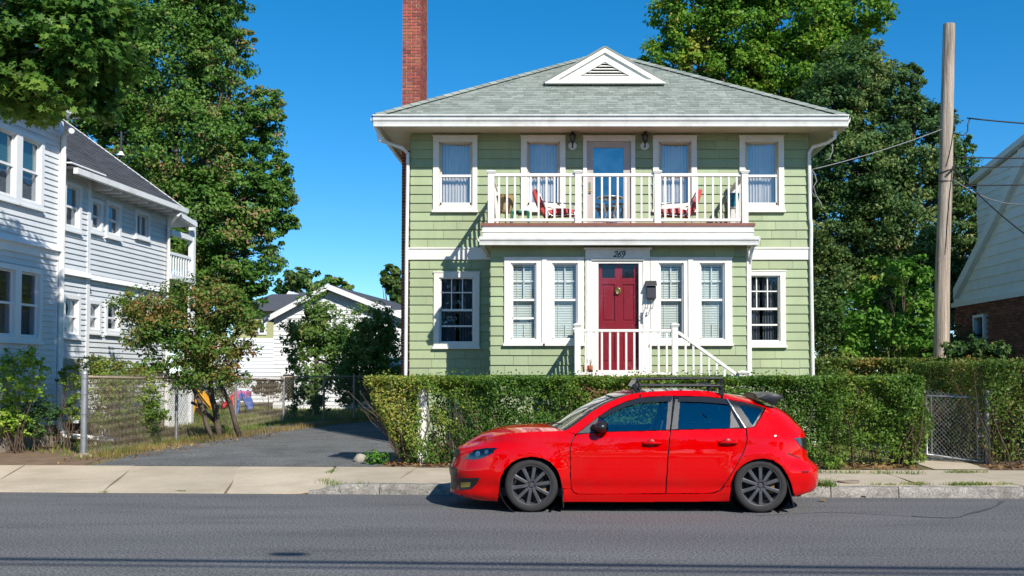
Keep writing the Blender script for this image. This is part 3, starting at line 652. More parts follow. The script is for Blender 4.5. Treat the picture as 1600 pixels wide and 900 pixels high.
# --- windows
def window(Y, outer, inner, kind):
    ox0,ox1,oz0,oz1 = rect(*outer,Y); ix0,ix1,iz0,iz1 = rect(*inner,Y)
    w = part('window', house)
    mb = MB(); yf = Y-0.052
    mb.box(ox0,ix0,yf,Y+.03,oz0,oz1); mb.box(ix1,ox1,yf,Y+.03,oz0,oz1); mb.box(ix0,ix1,yf,Y+.03,iz1,oz1); mb.box(ix0,ix1,yf,Y+.03,oz0,iz0)
    mb.box(ox0-.012,ox1+.012,yf-.012,Y,oz1-0.012,oz1+.012)
    mb.box(ox0-.02,ox1+.02,yf-.035,Y,oz0-.03,oz0+.012)
    obj('frame', mb, m_white, w, bevel=0.003)
    # storm-window frame, two sashes
    sw = 0.045; zm = iz0+(iz1-iz0)*(0.44 if kind == 'up' else 0.5)
    mb = MB(); ys = Y+0.035
    fs = m_soffit if kind == 'up' else m_vinyl
    mb.box(ix0,ix0+.022,Y-.02,ys+.03,iz0,iz1); mb.box(ix1-.022,ix1,Y-.02,ys+.03,iz0,iz1); mb.box(ix0,ix1,Y-.02,ys+.03,iz1-.022,iz1); mb.box(ix0,ix1,Y-.02,ys+.03,iz0,iz0+.02)
    obj('storm_frame', mb, fs, w)
    a0,a1,b0,b1 = ix0+.022,ix1-.022,iz0+.02,iz1-.022
    if kind == 'up':
        zm = Z(275,Y)
        mb = MB(); y2 = Y+.03; mb.box(a0,a0+sw*.7,y2,y2+.03,zm,b1); mb.box(a1-sw*.7,a1,y2,y2+.03,zm,b1); mb.box(a0,a1,y2,y2+.03,b1-sw*.4,b1); obj('upper_sash', mb, fs, w)
        mb = MB(); y2 = Y+.0; mb.box(a0,a0+sw*.7,y2,y2+.03,b0,zm+.02); mb.box(a1-sw*.7,a1,y2,y2+.03,b0,zm+.02); mb.box(a0,a1,y2,y2+.03,b0,b0+sw*1.1); mb.box(a0,a1,y2-.01,y2+.03,zm-.02,zm+.025); obj('lower_sash', mb, m_vinyl, w)
    else:
        mb = MB(); y2 = Y+.02
        if kind == 'six':
            r1,r2,r3 = Z(outer[1]+31.5,Y),Z(outer[1]+59,Y),Z(outer[1]+84,Y)
            for zz,th in ((r1,.011),(r2,.022),(r3,.016)): mb.box(a0,a1,y2,y2+.03,zz-th,zz+th)
            for f in (1/3,2/3): mb.box(a0+(a1-a0)*f-.01,a0+(a1-a0)*f+.01,y2+.004,y2+.026,r2,b1)
        else:
            r2 = Z(468.5,Y); r1 = Z(439,Y); mb.box(a0,a1,y2-.01,y2+.03,r2-.02,r2+.02); mb.box(a0,a1,y2+.03,y2+.045,r1-.008,r1+.008)
            xm = (a0+a1)/2; mb.box(xm-.009,xm+.009,y2+.03,y2+.045,r2,b1)
            if kind == 'porch3': r3 = Z(497,Y); mb.box(a0,a1,y2,y2+.03,r3-.014,r3+.014)
        mb.box(a0,a0+.016,y2,y2+.03,b0,b1); mb.box(a1-.016,a1,y2,y2+.03,b0,b1); obj('sash', mb, m_vinyl, w)
    mb = MB(); yg = Y+.045; mb.add([(a0,yg,b0),(a1,yg,b0),(a1,yg,b1),(a0,yg,b1)],[(0,1,2,3)]); obj('pane', mb, m_glass if kind == 'up' else (m_glass_dark if kind == 'six' else m_glass_porch), w, fix=False)
    # curtains or blinds behind the glass
    if kind in ('up','six'):
        mb = MB(); n = 60; yc = Y+.14; rows = [[],[]]
        gap = 0.03 if kind == 'six' else -0.04
        for half in (0,1):
            rows = [[],[],[]]
            for j in range(n+1):
                f = j/n; xa = a0-.02+(a1-a0+.04)*(f*(0.5-gap)+(0.5+gap if half else 0)); d = 0.016*math.sin(f*34+outer[0]+half*2)+0.009*math.sin(f*71+half)
                sp = (0.5-f) if half == 0 else (0.5-f)
                rows[0].append((xa,yc+d*0.6,b1+.02)); rows[1].append((xa+0.02*sp,yc+d,(b0+b1)/2)); rows[2].append((xa+0.03*sp,yc+d*1.4,b0-.02))
            mb.grid(rows)
        obj('curtain', mb, m_curtain if kind == 'up' else m_dcurtain, w, smooth=True, fix=False)
    else:
        mb = MB(); z = b0+.01; k = 0
        while z < b1-.03:
            tl = R(56); dx = .017*math.cos(tl); dz = .017*math.sin(tl)
            mb.add([(a0,Y+.10-dx,z+dz*-1),(a1,Y+.10-dx,z-dz),(a1,Y+.10+dx,z+dz),(a0,Y+.10+dx,z+dz)],[(0,1,2,3)]); z += .031
        for f in (.2,.8): mb.box(a0+(a1-a0)*f-.004,a0+(a1-a0)*f+.004,Y+.083,Y+.086,b0,b1)
        mb.box(a0,a1,Y+.08,Y+.12,b1-.03,b1); obj('venetian_blind', mb, m_blind, w, fix=False)
        mb = MB(); xm = (a0+a1)/2+.01; mb.bar((xm,Y+.078,Z(506,Y)),(xm,Y+.078,Z(524,Y)),.012,.012); obj('cord_pull', mb, m_vinyl, w)
    return w
for o_,i_ in UP: window(YM,o_,i_,'up')
for o_,i_ in LO: window(YM,o_,i_,'six')
for k,(o_,i_) in enumerate(PO): window(YP,o_,i_,'porch3' if k == 0 else 'porch')
# cap mouldings between the paired porch windows
for px in (850.5,1078.5):
    mb = MB(); xm = X(px,470,YP); mb.box(xm-.045,xm+.045,YP-.072,YP-.053,Z(537,YP),Z(403,YP)); obj('window_mullion', mb, m_white, house, bevel=.006)
# --- upper (balcony) door
ix0,ix1,iz0,iz1 = rect(*DU[1],YM); ox0,ox1,oz0,oz1 = rect(*DU[0],YM); d = part('balcony_door', house)
mb = MB(); yf = YM-.045; mb.box(ox0,ix0,yf,YM+.03,oz0,oz1); mb.box(ix1,ox1,yf,YM+.03,oz0,oz1); mb.box(ix0,ix1,yf,YM+.03,iz1,oz1); mb.box(ox0-.012,ox1+.012,yf-.012,YM,oz1-.012,oz1+.012); obj('frame', mb, m_white, d, bevel=.003)
m_taupe = M('taupe_storm_door', (0.50,0.42,0.38), 0.45, 0.05, 4.0)
mb = MB(); y2 = YM-.005; gx0,gx1,gz0,gz1 = rect(927,231,974,347,YM)
mb.box(ix0,gx0,y2,y2+.04,iz0,iz1); mb.box(gx1,ix1,y2,y2+.04,iz0,iz1); mb.box(gx0,gx1,y2,y2+.04,gz1,iz1); mb.box(gx0,gx1,y2,y2+.04,iz0,gz0); obj('storm_door', mb, m_taupe, d, bevel=.004)
mb = MB(); mb.add([(gx0,y2+.02,gz0),(gx1,y2+.02,gz0),(gx1,y2+.02,gz1),(gx0,y2+.02,gz1)],[(0,1,2,3)]); obj('pane', mb, GLASS('balcony_door_glass',(0.45,0.55,0.62),0.30,0.01,0.5), d, fix=False)
mb = MB(); hx = X(921.5,295,YM); mb.box(hx-.018,hx+.018,y2-.012,y2,Z(302,YM),Z(285,YM)); mb.tube([(hx,y2-.012,Z(299,YM)),(hx,y2-.05,Z(299,YM)),(hx+.05,y2-.05,Z(299.5,YM))],.01,6); obj('handle', mb, m_brass, d)
# --- eaves, gutter, soffit, roof
mb = MB(); mb.box(EXL+.05,EXR-.05,YE+.10,YB+.75,ZS,ZS+.03); obj('soffit', mb, m_soffit, house)
mb = MB(); mb.box(EXL+.06,EXR-.06,YE+.09,YE+.12,ZS-.02,ZE1); mb.box(EXL+.05,EXL+.08,YE+.12,YB+.7,ZS-.02,ZE1); mb.box(EXR-.08,EXR-.05,YE+.12,YB+.7,ZS-.02,ZE1); mb.box(EXL+.05,EXR-.05,YB+.7,YB+.73,ZS-.02,ZE1); obj('fascia', mb, m_white, house)
def gutter(p, q, h=.12, w=.11):
    """ogee gutter swept from p to q (bottom front), outward normal to the left of travel"""
    p = Vector(p); q = Vector(q); d = (q-p).normalized(); o = Vector((d.y,-d.x,0))
    prof = [(0,0),(.55*w,0),(.62*w,.25*h),(.72*w,.45*h),(.95*w,.62*h),(1.0*w,.82*h),(1.0*w,h),(.93*w,h),(.93*w,.85*h),(.1*w,.3*h),(.1*w,h),(0,h)]
    rows = [[e+o*a+Vector((0,0,b)) for a,b in prof]+[e+o*prof[0][0]] for e in (p,q)]
    mb = MB(); mb.grid(rows); m_ = len(prof)+1; mb.f.append(tuple(range(m_-1))); mb.f.append(tuple(range(m_, 2*m_-1))); return mb
gh = ZE1-ZE0
mb = gutter((EXL,YE+.10,ZE0),(EXR,YE+.10,ZE0),gh,.115)
mb.f += []; o2 = gutter((EXL+.05,YB+.7,ZE0),(EXL+.05,YE+.1,ZE0),gh,.115); mb.add(o2.v,o2.f); o2 = gutter((EXR-.05,YE+.1,ZE0),(EXR-.05,YB+.7,ZE0),gh,.115); mb.add(o2.v,o2.f)
obj('gutter', mb, m_gutter, house)
APX, APY, APZ = X(945,84,24.2), 24.2, Z(83.5,24.2)
RB = YB+.75-(APY-YE)
roof = part('roof', house)
z0 = ZE1+.006; c00,c10,c11,c01 = Vector((EXL+.02,YE+.04,z0)),Vector((EXR-.02,YE+.04,z0)),Vector((EXR-.02,YB+.75,z0)),Vector((EXL+.02,YB+.75,z0)); ra,rb = Vector((APX,APY,APZ)),Vector((APX,RB,APZ))
mb = MB(); mb.add([c00,c10,c11,c01,ra,rb],[(0,1,4),(1,2,5,4),(2,3,5),(3,0,4,5),(3,2,1,0)]); obj('roof_deck', mb, m_roof, roof, fix=False)
DRM = dict(x0=X(853,131,21.55), x1=X(1037,131,21.55), y=21.5)
def roofshingles(mb, A, B, T0, T1, expo=.135, wlo=.10, whi=.27, hole=None):
    """A-B eave, T0-T1 top edge; lay tabs over the plane"""
    A,B,T0,T1 = map(Vector,(A,B,T0,T1)); n = (B-A).cross(T0-A).normalized(); n = n if n.z > 0 else -n
    sl = ((T0+T1)/2-(A+B)/2).length; k = int(sl/expo)
    for r in range(k):
        f0,f1 = r/k, (r+1.02)/k; a0,b0 = A.lerp(T0,f0),B.lerp(T1,f0); f1 = min(f1,1); a1,b1 = A.lerp(T0,f1),B.lerp(T1,f1)
        L = (b0-a0).length; u = (b0-a0)/max(L,1e-6); x = 0
        L1 = (b1-a1).length
        up = ((a1+b1)-(a0+b0))/2; up = up - u*up.dot(u)
        offa = (a1-a0).dot(u); offb = (b1-b0).dot(u)
        while x < L-.02:
            w = min(RNG.uniform(wlo,whi), L-x); th = .010+.008*RNG.random()
            xa,xb = x+.002,x+w-.002
            p = a0+u*xa; q = a0+u*xb
            ta = max(xa, offa); tb = min(xb, L+offb)
            if tb-ta > .02:
                if hole is None or not hole((p+q)/2):
                    pa = a0+u*ta+up; pb = a0+u*tb+up; lo = -up.normalized()*(.006*RNG.random())
                    mb.hexa([p+lo+n*.001,q+lo+n*.001,pb+n*.001,pa+n*.001],[p+lo+n*th,q+lo+n*th,pb+n*.003,pa+n*.003])
            x += w
mb = MB(); roofshingles(mb,c00,c10,ra,ra); roofshingles(mb,c10,c11,ra,rb,.2,.3,.6); roofshingles(mb,c01,c00,rb,ra,.2,.3,.6); roofshingles(mb,c11,c01,rb,rb,.25,.4,.8)
obj('roof_shingles', mb, m_roof, roof, kind='stuff', fix=False)
mb = MB()
for a,b in ((c00,ra),(c10,ra),(c11,rb),(c01,rb),(ra,rb)):
    n = int((b-a).length/.22); dirn = (b-a).normalized(); sd_ = Vector((dirn.y,-dirn.x,0)).normalized()
    for i in range(n):
        p = a.lerp(b,i/n); q = a.lerp(b,(i+1.15)/n); h = Vector((0,0,.03)); lft = sd_*.13-Vector((0,0,.045)); rgt = -sd_*.13-Vector((0,0,.045)); e = Vector((0,0,.012))
        mb.add([p+lft+h+e,p+h+Vector((0,0,.02))+e,p+rgt+h+e,q+lft+h,q+h+Vector((0,0,.02)),q+rgt+h],[(0,1,4,3),(1,2,5,4),(0,3,5,2)])
obj('ridge_shingles', mb, m_roof, roof, fix=False, kind='stuff')
mb = MB(); mb.bar((EXL-.0,YE+.0,ZE1+.012),(EXR+.0,YE+.0,ZE1+.012),.1,.02); obj('drip_edge', mb, m_gutter, roof)
# gable vent dormer
dm = part('gable_dormer', house); Yd = DRM['y']; dx0,dx1 = DRM['x0'],DRM['x1']; dxc = X(945,77,Yd); dzb = Z(130,Yd); dzt = Z(77,Yd)
def tri(s, dz=0, y=0):                      # triangle about its incentre, scaled
    cx,cz = dxc, dzb+(dzt-dzb)*.33
    return [((dx0-cx)*s+cx,y,(dzb-cz)*s+cz+dz),((dx1-cx)*s+cx,y,(dzb-cz)*s+cz+dz),((dxc-cx)*s+cx,y,(dzt-cz)*s+cz+dz)]
slope = (APZ-z0)/(APY-YE-.04); yb = YE+.04+(dzt-z0)/slope; ybb = YE+.04+(dzb-z0)/slope
mb = MB()
for xs,sg in ((dx0,-1),(dx1,1)):            # the small roof planes
    a = Vector((dxc,Yd-.08,dzt+.02)); b = Vector((xs+sg*.03,Yd-.08,dzb)); c = Vector((dxc,yb,dzt+.02)); e = Vector((xs+sg*.03,ybb+.05,dzb))
    n = (b-a).cross(c-a).normalized(); n = n if n.z>0 else -n
    mb.hexa([a,b,e,c],[a+n*.035,b+n*.035,e+n*.035,c+n*.035])
obj('dormer_roof', mb, m_roof, dm)
def ring(mb, s0, s1, y0, y1):
    a = tri(s0); b = tri(s1)
    for i in range(3):
        j = (i+1)%3; q = [a[i],a[j],b[j],b[i]]; mb.hexa([(p[0],y0,p[2]) for p in q],[(p[0],y1,p[2]) for p in q])
mb = MB(); ring(mb,1.0,.80,Yd-.10,Yd+.02); obj('rake_board', mb, m_white, dm)
mb = MB(); ring(mb,.80,.42,Yd-.055,Yd+.02); obj('gable_panel', mb, m_white, dm)
mb = MB(); t_ = tri(.43); mb.prism([(p[0],Yd+.015,p[2]) for p in t_],(0,0,0),(0,.02,0)); obj('vent_backing', mb, m_black, dm)
t_ = tri(.43)
for k in range(5):
    f0 = k/5; zz = t_[0][2]+(t_[2][2]-t_[0][2])*(f0+.07); f = (zz+.02-t_[0][2])/(t_[2][2]-t_[0][2]); xa = t_[0][0]+(t_[2][0]-t_[0][0])*f; xb = t_[1][0]+(t_[2][0]-t_[1][0])*f
    if xb-xa < .03: continue
    mb = MB(); hh = (t_[2][2]-t_[0][2])/5*.66; mb.hexa([(xa,Yd-.05,zz),(xb,Yd-.05,zz),(xb,Yd-.045,zz-.004),(xa,Yd-.045,zz-.004)],[(xa+.01,Yd+.0,zz+hh),(xb-.01,Yd+.0,zz+hh),(xb-.01,Yd+.01,zz+hh-.004),(xa+.01,Yd+.01,zz+hh-.004)]); obj('louvre_slat', mb, m_white, dm)
mb = MB(); mb.bar((dx0-.02,Yd-.11,dzb-.03),(dx1+.02,Yd-.11,dzb-.03),.10,.03); obj('flashing', mb, m_gutter, dm)
# --- chimney
ch = part('chimney', house); cy0,cy1 = 21.85,22.92; cx0,cx1 = X(628,170,cy0),X(657,170,cy0)
mb = MB(); mb.box(cx0+.012,cx1-.012,cy0+.012,cy1-.012,0,11.4); obj('chimney_core', mb, m_lime, ch)
mb = MB(); bh = .0675; nb = int(11.4/bh)
for r in range(nb):
    z = r*bh; st_ = (r%2)*.5
    n = 2; Lx = cx1-cx0
    for i in range(-1,3):
        a = cx0+(i+st_)*Lx/2; b = a+Lx/2; a = max(a,cx0)+.006; b = min(b,cx1)-.006
        if b-a > .03: mb.box(a,b,cy0+RNG.normal()*.0012,cy0+.09,z+.008,z+bh-.007)
    Ly = cy1-cy0-.1
    for i in range(-1,6):
        a = cy0+.1+(i+st_)*Ly/5; b = a+Ly/5; a = max(a,cy0+.1)+.006; b = min(b,cy1)-.006
        if b-a > .03:
            mb.box(cx1-.09,cx1+RNG.normal()*.0012,a,b,z+.008,z+bh-.007); mb.box(cx0+RNG.normal()*.0012,cx0+.09,a,b,z+.008,z+bh-.007)
obj('brick', mb, m_brick, ch, kind='stuff', fix=False)
# --- downspouts
mb = MB(); zz = lambda py: Z(py,YM)
xl = X(636,400,YM); xr = X(1266,400,YM); yd = YM-.06
mb.tube([(X(590,212,YE+.2),YE+.25,Z(205,YE+.2)),(X(592,216,YE+.25),YE+.3,Z(218,YE+.25)),(X(628,231,YM-.2),YM-.15,Z(232,YM-.1)),(X(638,240,YM),yd,zz(241)),(X(638,262,YM),yd,zz(262)),(xl,yd,zz(400)),(xl-.01,yd,.2)],.036,8)
obj('downspout', mb, m_gutter, house, smooth='auto')
mb = MB(); mb.tube([(X(1306,208,YE+.2),YE+.25,Z(203,YE+.2)),(X(1306,212,YE+.25),YE+.3,Z(214,YE+.25)),(X(1296,221,YE+.4),YE+.5,Z(221,YE+.4)),(X(1270,232,YM-.1),YM-.12,Z(230,YM-.1)),(X(1263.5,242,YM),yd,zz(240)),(X(1263.5,262,YM),yd,zz(262)),(X(1265,345,YM),yd,zz(342)),(X(1266.5,352,YM),yd,zz(352)),(xr,yd,zz(400)),(xr+.03,yd,.2)],.036,8)
obj('downspout', mb, m_gutter, house, smooth='auto')
# --- balcony: deck, fascia, gutter
YF = YP-.14; bx0,bx1 = X(754,360,YF),X(1177,360,YF); zd = Z(350,YF)
mb = MB(); mb.box(bx0-.03,bx1+.03,YF-.05,YM,zd-.04,zd+.012); obj('balcony_floor', mb, m_deck, house)
mb = MB(); mb.box(bx0,bx1,YF-.02,YF+.03,Z(368.5,YF),zd-.04); mb.box(bx0,bx0+.05,YF+.03,YM,Z(368.5,YF),zd-.04); mb.box(bx1-.05,bx1,YF+.03,YM,Z(368.5,YF),zd-.04); mb.box(bx0-.012,bx1+.012,YF-.045,YF-.02,Z(363,YF),Z(360.5,YF)); obj('balcony_fascia', mb, m_white, house)
gx0,gx1 = X(749,377,YF-.2),X(1186,377,YF-.2); gz = Z(382.5,YF-.2)
mb = MB(); mb.box(gx0+.08,gx1-.08,YF-.12,YM,gz+.02,gz+.05); obj('porch_soffit', mb, m_soffit, house)
mb = MB(); mb.box(gx0+.06,gx1-.06,YF-.14,YF-.12,gz,gz+.17); mb.box(gx0+.06,gx0+.08,YF-.12,YM,gz,gz+.17); mb.box(gx1-.08,gx1-.06,YF-.12,YM,gz,gz+.17); mb.box(gx0+.08,gx1-.08,YF-.12,YM,gz+.15,gz+.17); obj('porch_fascia', mb, m_white, house)
g1 = gutter((gx0,YF-.14,gz),(gx1,YF-.14,gz),.145,.10); o2 = gutter((gx0+.06,YM,gz),(gx0+.06,YF-.14,gz),.145,.10); g1.add(o2.v,o2.f); o2 = gutter((gx1-.06,YF-.14,gz),(gx1-.06,YM,gz),.145,.10); g1.add(o2.v,o2.f); obj('porch_gutter', g1, m_gutter, house)
mb = MB(); mb.tube([(gx1-.08,YF-.1,gz+.01),(gx1-.1,YF-.05,gz-.07),(PXR+.05,YP+.02,Z(412,YP)),(PXR+.045,YP+.03,Z(430,YP)),(PXR+.045,YP+.03,.25)],.034,8); obj('porch_downspout', mb, m_gutter, house, smooth='auto')
mb = MB(); mb.box(PXR-.015,PXR+.02,YP-.04,YP+.06,ZF,ZPC-.02); obj('porch_corner_board', mb, m_white, house)
# --- railings (each post and baluster a piece of its own)
def baluster_mesh(h, w=.034):
    mb = MB(); mb.box(-w/2,w/2,-w/2,w/2,0,h); me = mb.mesh('baluster'); fixn(me); me.materials.append(m_white); return me
def post(parent, x, y, z0, z1, w=.105):
    mb = MB(); mb.box(x-w/2,x+w/2,y-w/2,y+w/2,z0,z1-.05); mb.box(x-w*.62,x+w*.62,y-w*.62,y+w*.62,z1-.05,z1-.03); mb.box(x-w*.72,x+w*.72,y-w*.72,y+w*.72,z1-.03,z1-.005)
    k = w*.66; mb.add([(x-k,y-k,z1-.005),(x+k,y-k,z1-.005),(x+k,y+k,z1-.005),(x-k,y+k,z1-.005),(x,y,z1+.02)],[(0,1,4),(1,2,4),(2,3,4),(3,0,4)])
    obj('post', mb, m_white, parent, bevel=.003)
br = part('balcony_railing', house); YR = YP-.02
zr0 = zd+.014; zt_ = Z(273,YR); zcap = Z(267,YR); zb = Z(343.5,YR)
pxs = [X(p,310,YR) for p in (767.5,903.5,1027,1163.5)]
for x in pxs: post(br, x, YR, zr0, zcap, .115)
balm = baluster_mesh(zt_-zb-.02)
for a,b in zip(pxs[:-1],pxs[1:]):
    mb = MB(); mb.box(a+.058,b-.058,YR-.032,YR+.032,zt_-.035,zt_+.022); obj('top_rail', mb, m_white, br, bevel=.008)
    mb = MB(); mb.box(a+.058,b-.058,YR-.022,YR+.022,zb-.03,zb+.02); obj('bottom_rail', mb, m_white, br, bevel=.004)
    n = 10 if b-a > 1.5 else 9; n = round((b-a-.1)/.138)
    for i in range(1,n): put('baluster', balm, None, br, Vector((a+(b-a)*i/n, YR, zb+.01))-wloc(house))
for x in (pxs[0]-.0,pxs[-1]+.0):            # side runs back to the wall
    post(br, x, YM-.06, zr0, zcap-.02, .09)
    mb = MB(); mb.box(x-.03,x+.03,YR+.058,YM-.105,zt_-.035,zt_+.02); obj('top_rail', mb, m_white, br)
    mb = MB(); mb.box(x-.02,x+.02,YR+.058,YM-.105,zb-.03,zb+.02); obj('bottom_rail', mb, m_white, br)
    for i in range(1,11): put('baluster', balm, None, br, Vector((x, YR+(YM-YR)*i/11, zb+.01))-wloc(house))
# --- front door with storm door, header and number
fd = part('front_door', house); ox0,ox1 = X(914.5,480,YP),X(1015.5,480,YP); ix0,ix1,iz0,iz1 = rect(925,405.5,1004.5,589,YP)
mb = MB(); yf = YP-.05; zh0,zh1 = Z(405,YP),Z(389,YP)
mb.box(ox0,ix0,yf,YP+.03,iz0,zh0-.0); mb.box(ix1,ox1,yf,YP+.03,iz0,zh0); mb.box(ox0,ox1,yf-.01,YP+.03,zh0,zh1-.02); mb.box(ox0-.03,ox1+.03,yf-.05,YP,zh1-.02,zh1+.015); mb.box(ox0+.03,ox0+.045,yf-.012,yf,iz0,zh0-.02); mb.box(ix0-.02,ix1+.02,yf-.02,yf,zh0-.028,zh0-.01)
obj('casing', mb, m_white, fd, bevel=.004)
gx0_,gx1_,gz0_,gz1_ = rect(935,412,997.8,578.5,YP)
mb = MB(); y2 = YP-.035
mb.box(ix0,gx0_,y2,y2+.035,iz0,iz1); mb.box(gx1_,ix1,y2,y2+.035,iz0,iz1); mb.box(gx0_,gx1_,y2,y2+.035,gz1_,iz1); mb.box(gx0_,gx1_,y2,y2+.035,iz0,gz0_); obj('storm_door', mb, m_white, fd, bevel=.004)
mb = MB(); mb.add([(gx0_,y2+.02,gz0_),(gx1_,y2+.02,gz0_),(gx1_,y2+.02,gz1_),(gx0_,y2+.02,gz1_)],[(0,1,2,3)]); obj('storm_door_pane', mb, GLASS('storm_door_glass',(0.90,0.90,0.90),0.02,0.01), fd, fix=False)
yd_ = YP+.06
rx = lambda p: X(p,480,YP); rz = lambda p: Z(p,YP)
mb = MB(); mb.box(gx0_-.03,gx1_+.03,yd_+.02,yd_+.04,gz0_-.05,gz1_+.03)
def dbox(a,b,c,d_,y): mb.box(rx(a),rx(b),y,yd_+.022,rz(d_),rz(c))
for q in ((932,941,408,590),(991,1001,408,590),(961,972.5,408,590)): dbox(*q,yd_)
for a,b in ((941,961),(972.5,991)):
    for c,e in ((434,444),(502,515),(566,590),(408,412)): dbox(a,b,c,e,yd_)
    for c,e in ((444,502),(515,566)):        # raised fields
        mb.box(rx(a)+.03,rx(b)-.03,yd_+.008,yd_+.022,rz(e)+.03,rz(c)-.03)
obj('door_leaf', mb, m_door, fd, bevel=.003)
mb = MB()
for a,b in ((941,961),(972.5,991)): mb.box(rx(a),rx(b),yd_+.012,yd_+.02,rz(434),rz(412))
obj('door_light', mb, M('dark_door_glass',(0.012,0.012,0.016),0.05,0.1), fd)
kx,kz = rx(966),rz(453.5); mb = MB(); mb.lathe([(.001,-.012),(.05,-.012),(.058,0),(.058,.01)],(kx,yd_-.008,kz),'y',20)
mb.tube([(kx+.042*math.cos(a),yd_-.035,kz-.012+.048*math.sin(a)) for a in np.linspace(0,2*math.pi,17)[:-1]],.011,6,closed=True); mb.lathe([(.001,0),(.02,-.0),(.014,.03)],(kx,yd_-.04,kz+.045),'y',10); obj('door_knocker', mb, m_brass, fd, smooth='auto')
m_nick = M('nickel_hardware', (0.35,0.34,0.32), 0.3, 0.1, 6.0, metallic=0.9)
mb = MB(); hx,hz = rx(1002.5),rz(497); mb.box(hx-.02,hx+.02,y2-.012,y2,hz-.1,hz+.1); mb.tube([(hx,y2-.01,hz),(hx,y2-.055,hz),(hx-.035,y2-.055,hz+.01)],.010,6); mb.lathe([(.001,-.02),(.014,-.02),(.014,0)],(rx(1009.5),yf-.0,rz(493)),'y',12); mb.lathe([(.001,-.02),(.012,-.02),(.012,0)],(rx(1010),yf-.0,rz(489)),'y',12); obj('handle', mb, m_nick, fd, smooth='auto')
# house number 2 6 9 in slanted brush strokes
def stroke(pts, closed=False):
    return pts
num = MB(); yn = yf-.013
def glyph(x0, pts, n=14):
    q = []
    P_ = [Vector((a,b,0)) for a,b in pts]
    for i in range(len(P_)-1):
        p0,p1,p2,p3 = P_[max(i-1,0)],P_[i],P_[i+1],P_[min(i+2,len(P_)-1)]
        for k in range(4):
            t = k/4; q.append(0.5*((2*p1)+(p2-p0)*t+(2*p0-5*p1+4*p2-p3)*t*t+(3*p1-p0-3*p2+p3)*t**3))
    q.append(P_[-1]); zb_ = rz(402.2); h = rz(393)-zb_
    num.tube([(x0+(v.x+v.y*.22)*h, yn, zb_+v.y*h) for v in q], .0085, 6)
for px,g_ in ((958.3,[(.05,.72),(.16,.95),(.42,.97),(.52,.75),(.34,.42),(.02,.05),(.2,.06),(.55,.08)]),(964.2,[(.55,.98),(.25,.72),(.06,.32),(.14,.04),(.38,.0),(.54,.2),(.46,.46),(.24,.48),(.08,.28)]),(970.0,[(.55,.72),(.38,.5),(.16,.54),(.08,.76),(.24,.97),(.48,.96),(.56,.72),(.5,.35),(.22,-.12)])):
    glyph(rx(px), g_)
obj('house_number', num, m_black, fd, fix=False)
# mailbox beside the door
mb_ = part('mailbox', house); mx0,mx1 = rx(1009.5),rx(1024); 
mb = MB(); ya = YP-.17; mb.hexa([(mx0,ya,rz(467)),(mx1,ya,rz(467)),(mx1,YP-.052,rz(468)),(mx0,YP-.052,rz(468))],[(mx0,ya+.02,rz(449)),(mx1,ya+.02,rz(449)),(mx1,YP-.052,rz(444)),(mx0,YP-.052,rz(444))]); obj('box', mb, m_black, mb_, bevel=.006)
mb = MB(); mb.hexa([(mx0-.015,ya-.02,rz(448)),(mx1+.015,ya-.02,rz(448)),(mx1+.015,YP-.052,rz(441)),(mx0-.015,YP-.052,rz(441))],[(mx0-.015,ya-.015,rz(446.5)),(mx1+.015,ya-.015,rz(446.5)),(mx1+.015,YP-.052,rz(439)),(mx0-.015,YP-.052,rz(439))]); obj('lid', mb, m_black, mb_, bevel=.003)
mb = MB()
for px in (1012,1020):
    x = rx(px); mb.tube([(x,ya+.05,rz(468)),(x-.005,ya+.04,rz(476)),(x-.02,ya+.0,rz(483)),(x-.045,ya-.03,rz(484)),(x-.05,ya-.03,rz(481))],.006,5)
obj('newspaper_hook', mb, m_black, mb_, fix=False)
# wall lanterns
def lantern(px, py):
    x,z = X(px,py,YM),Z(py,YM); l = part('wall_lantern', house); y = YM-.13; k = .68
    mb = MB(); mb.lathe([(.001,-.03),(.075,-.03),(.085,-.012),(.085,0)],(x,YM-.02,Z(228.5,YM)),'y',20); obj('mounting_plate', mb, m_vinyl, l, smooth='auto')
    mb = MB(); mb.tube([(x,YM-.04,Z(229,YM)),(x,YM-.09,Z(232,YM)),(x,y,z-.04)],.014,6); mb.lathe([(.001,-.17*k),(.010,-.16*k),(.014,-.09*k),(.032,-.05*k),(.04,-.02*k)],(x,y,z),n=10); mb.lathe([(.07,.15*k),(.082,.155*k),(.055,.2*k),(.02,.24*k),(.012,.3*k),(.001,.32*k)],(x,y,z),n=8)
    for q in range(6):
        a = q*math.pi/3; mb.tube([(x+.036*math.cos(a),y+.036*math.sin(a),z-.02*k),(x+.066*math.cos(a),y+.066*math.sin(a),z+.155*k)],.006,4)
    obj('cage', mb, m_black, l, smooth='auto')
    mb = MB(); mb.lathe([(.028,-.02*k),(.056,.15*k)],(x,y,z),n=12); obj('glass_shade', mb, m_lamp, l, smooth=True)
m_lamp = M('smoked_lantern_glass',(0.16,0.16,0.16),0.1,0.1)
lantern(894.5,222); lantern(1007,222)
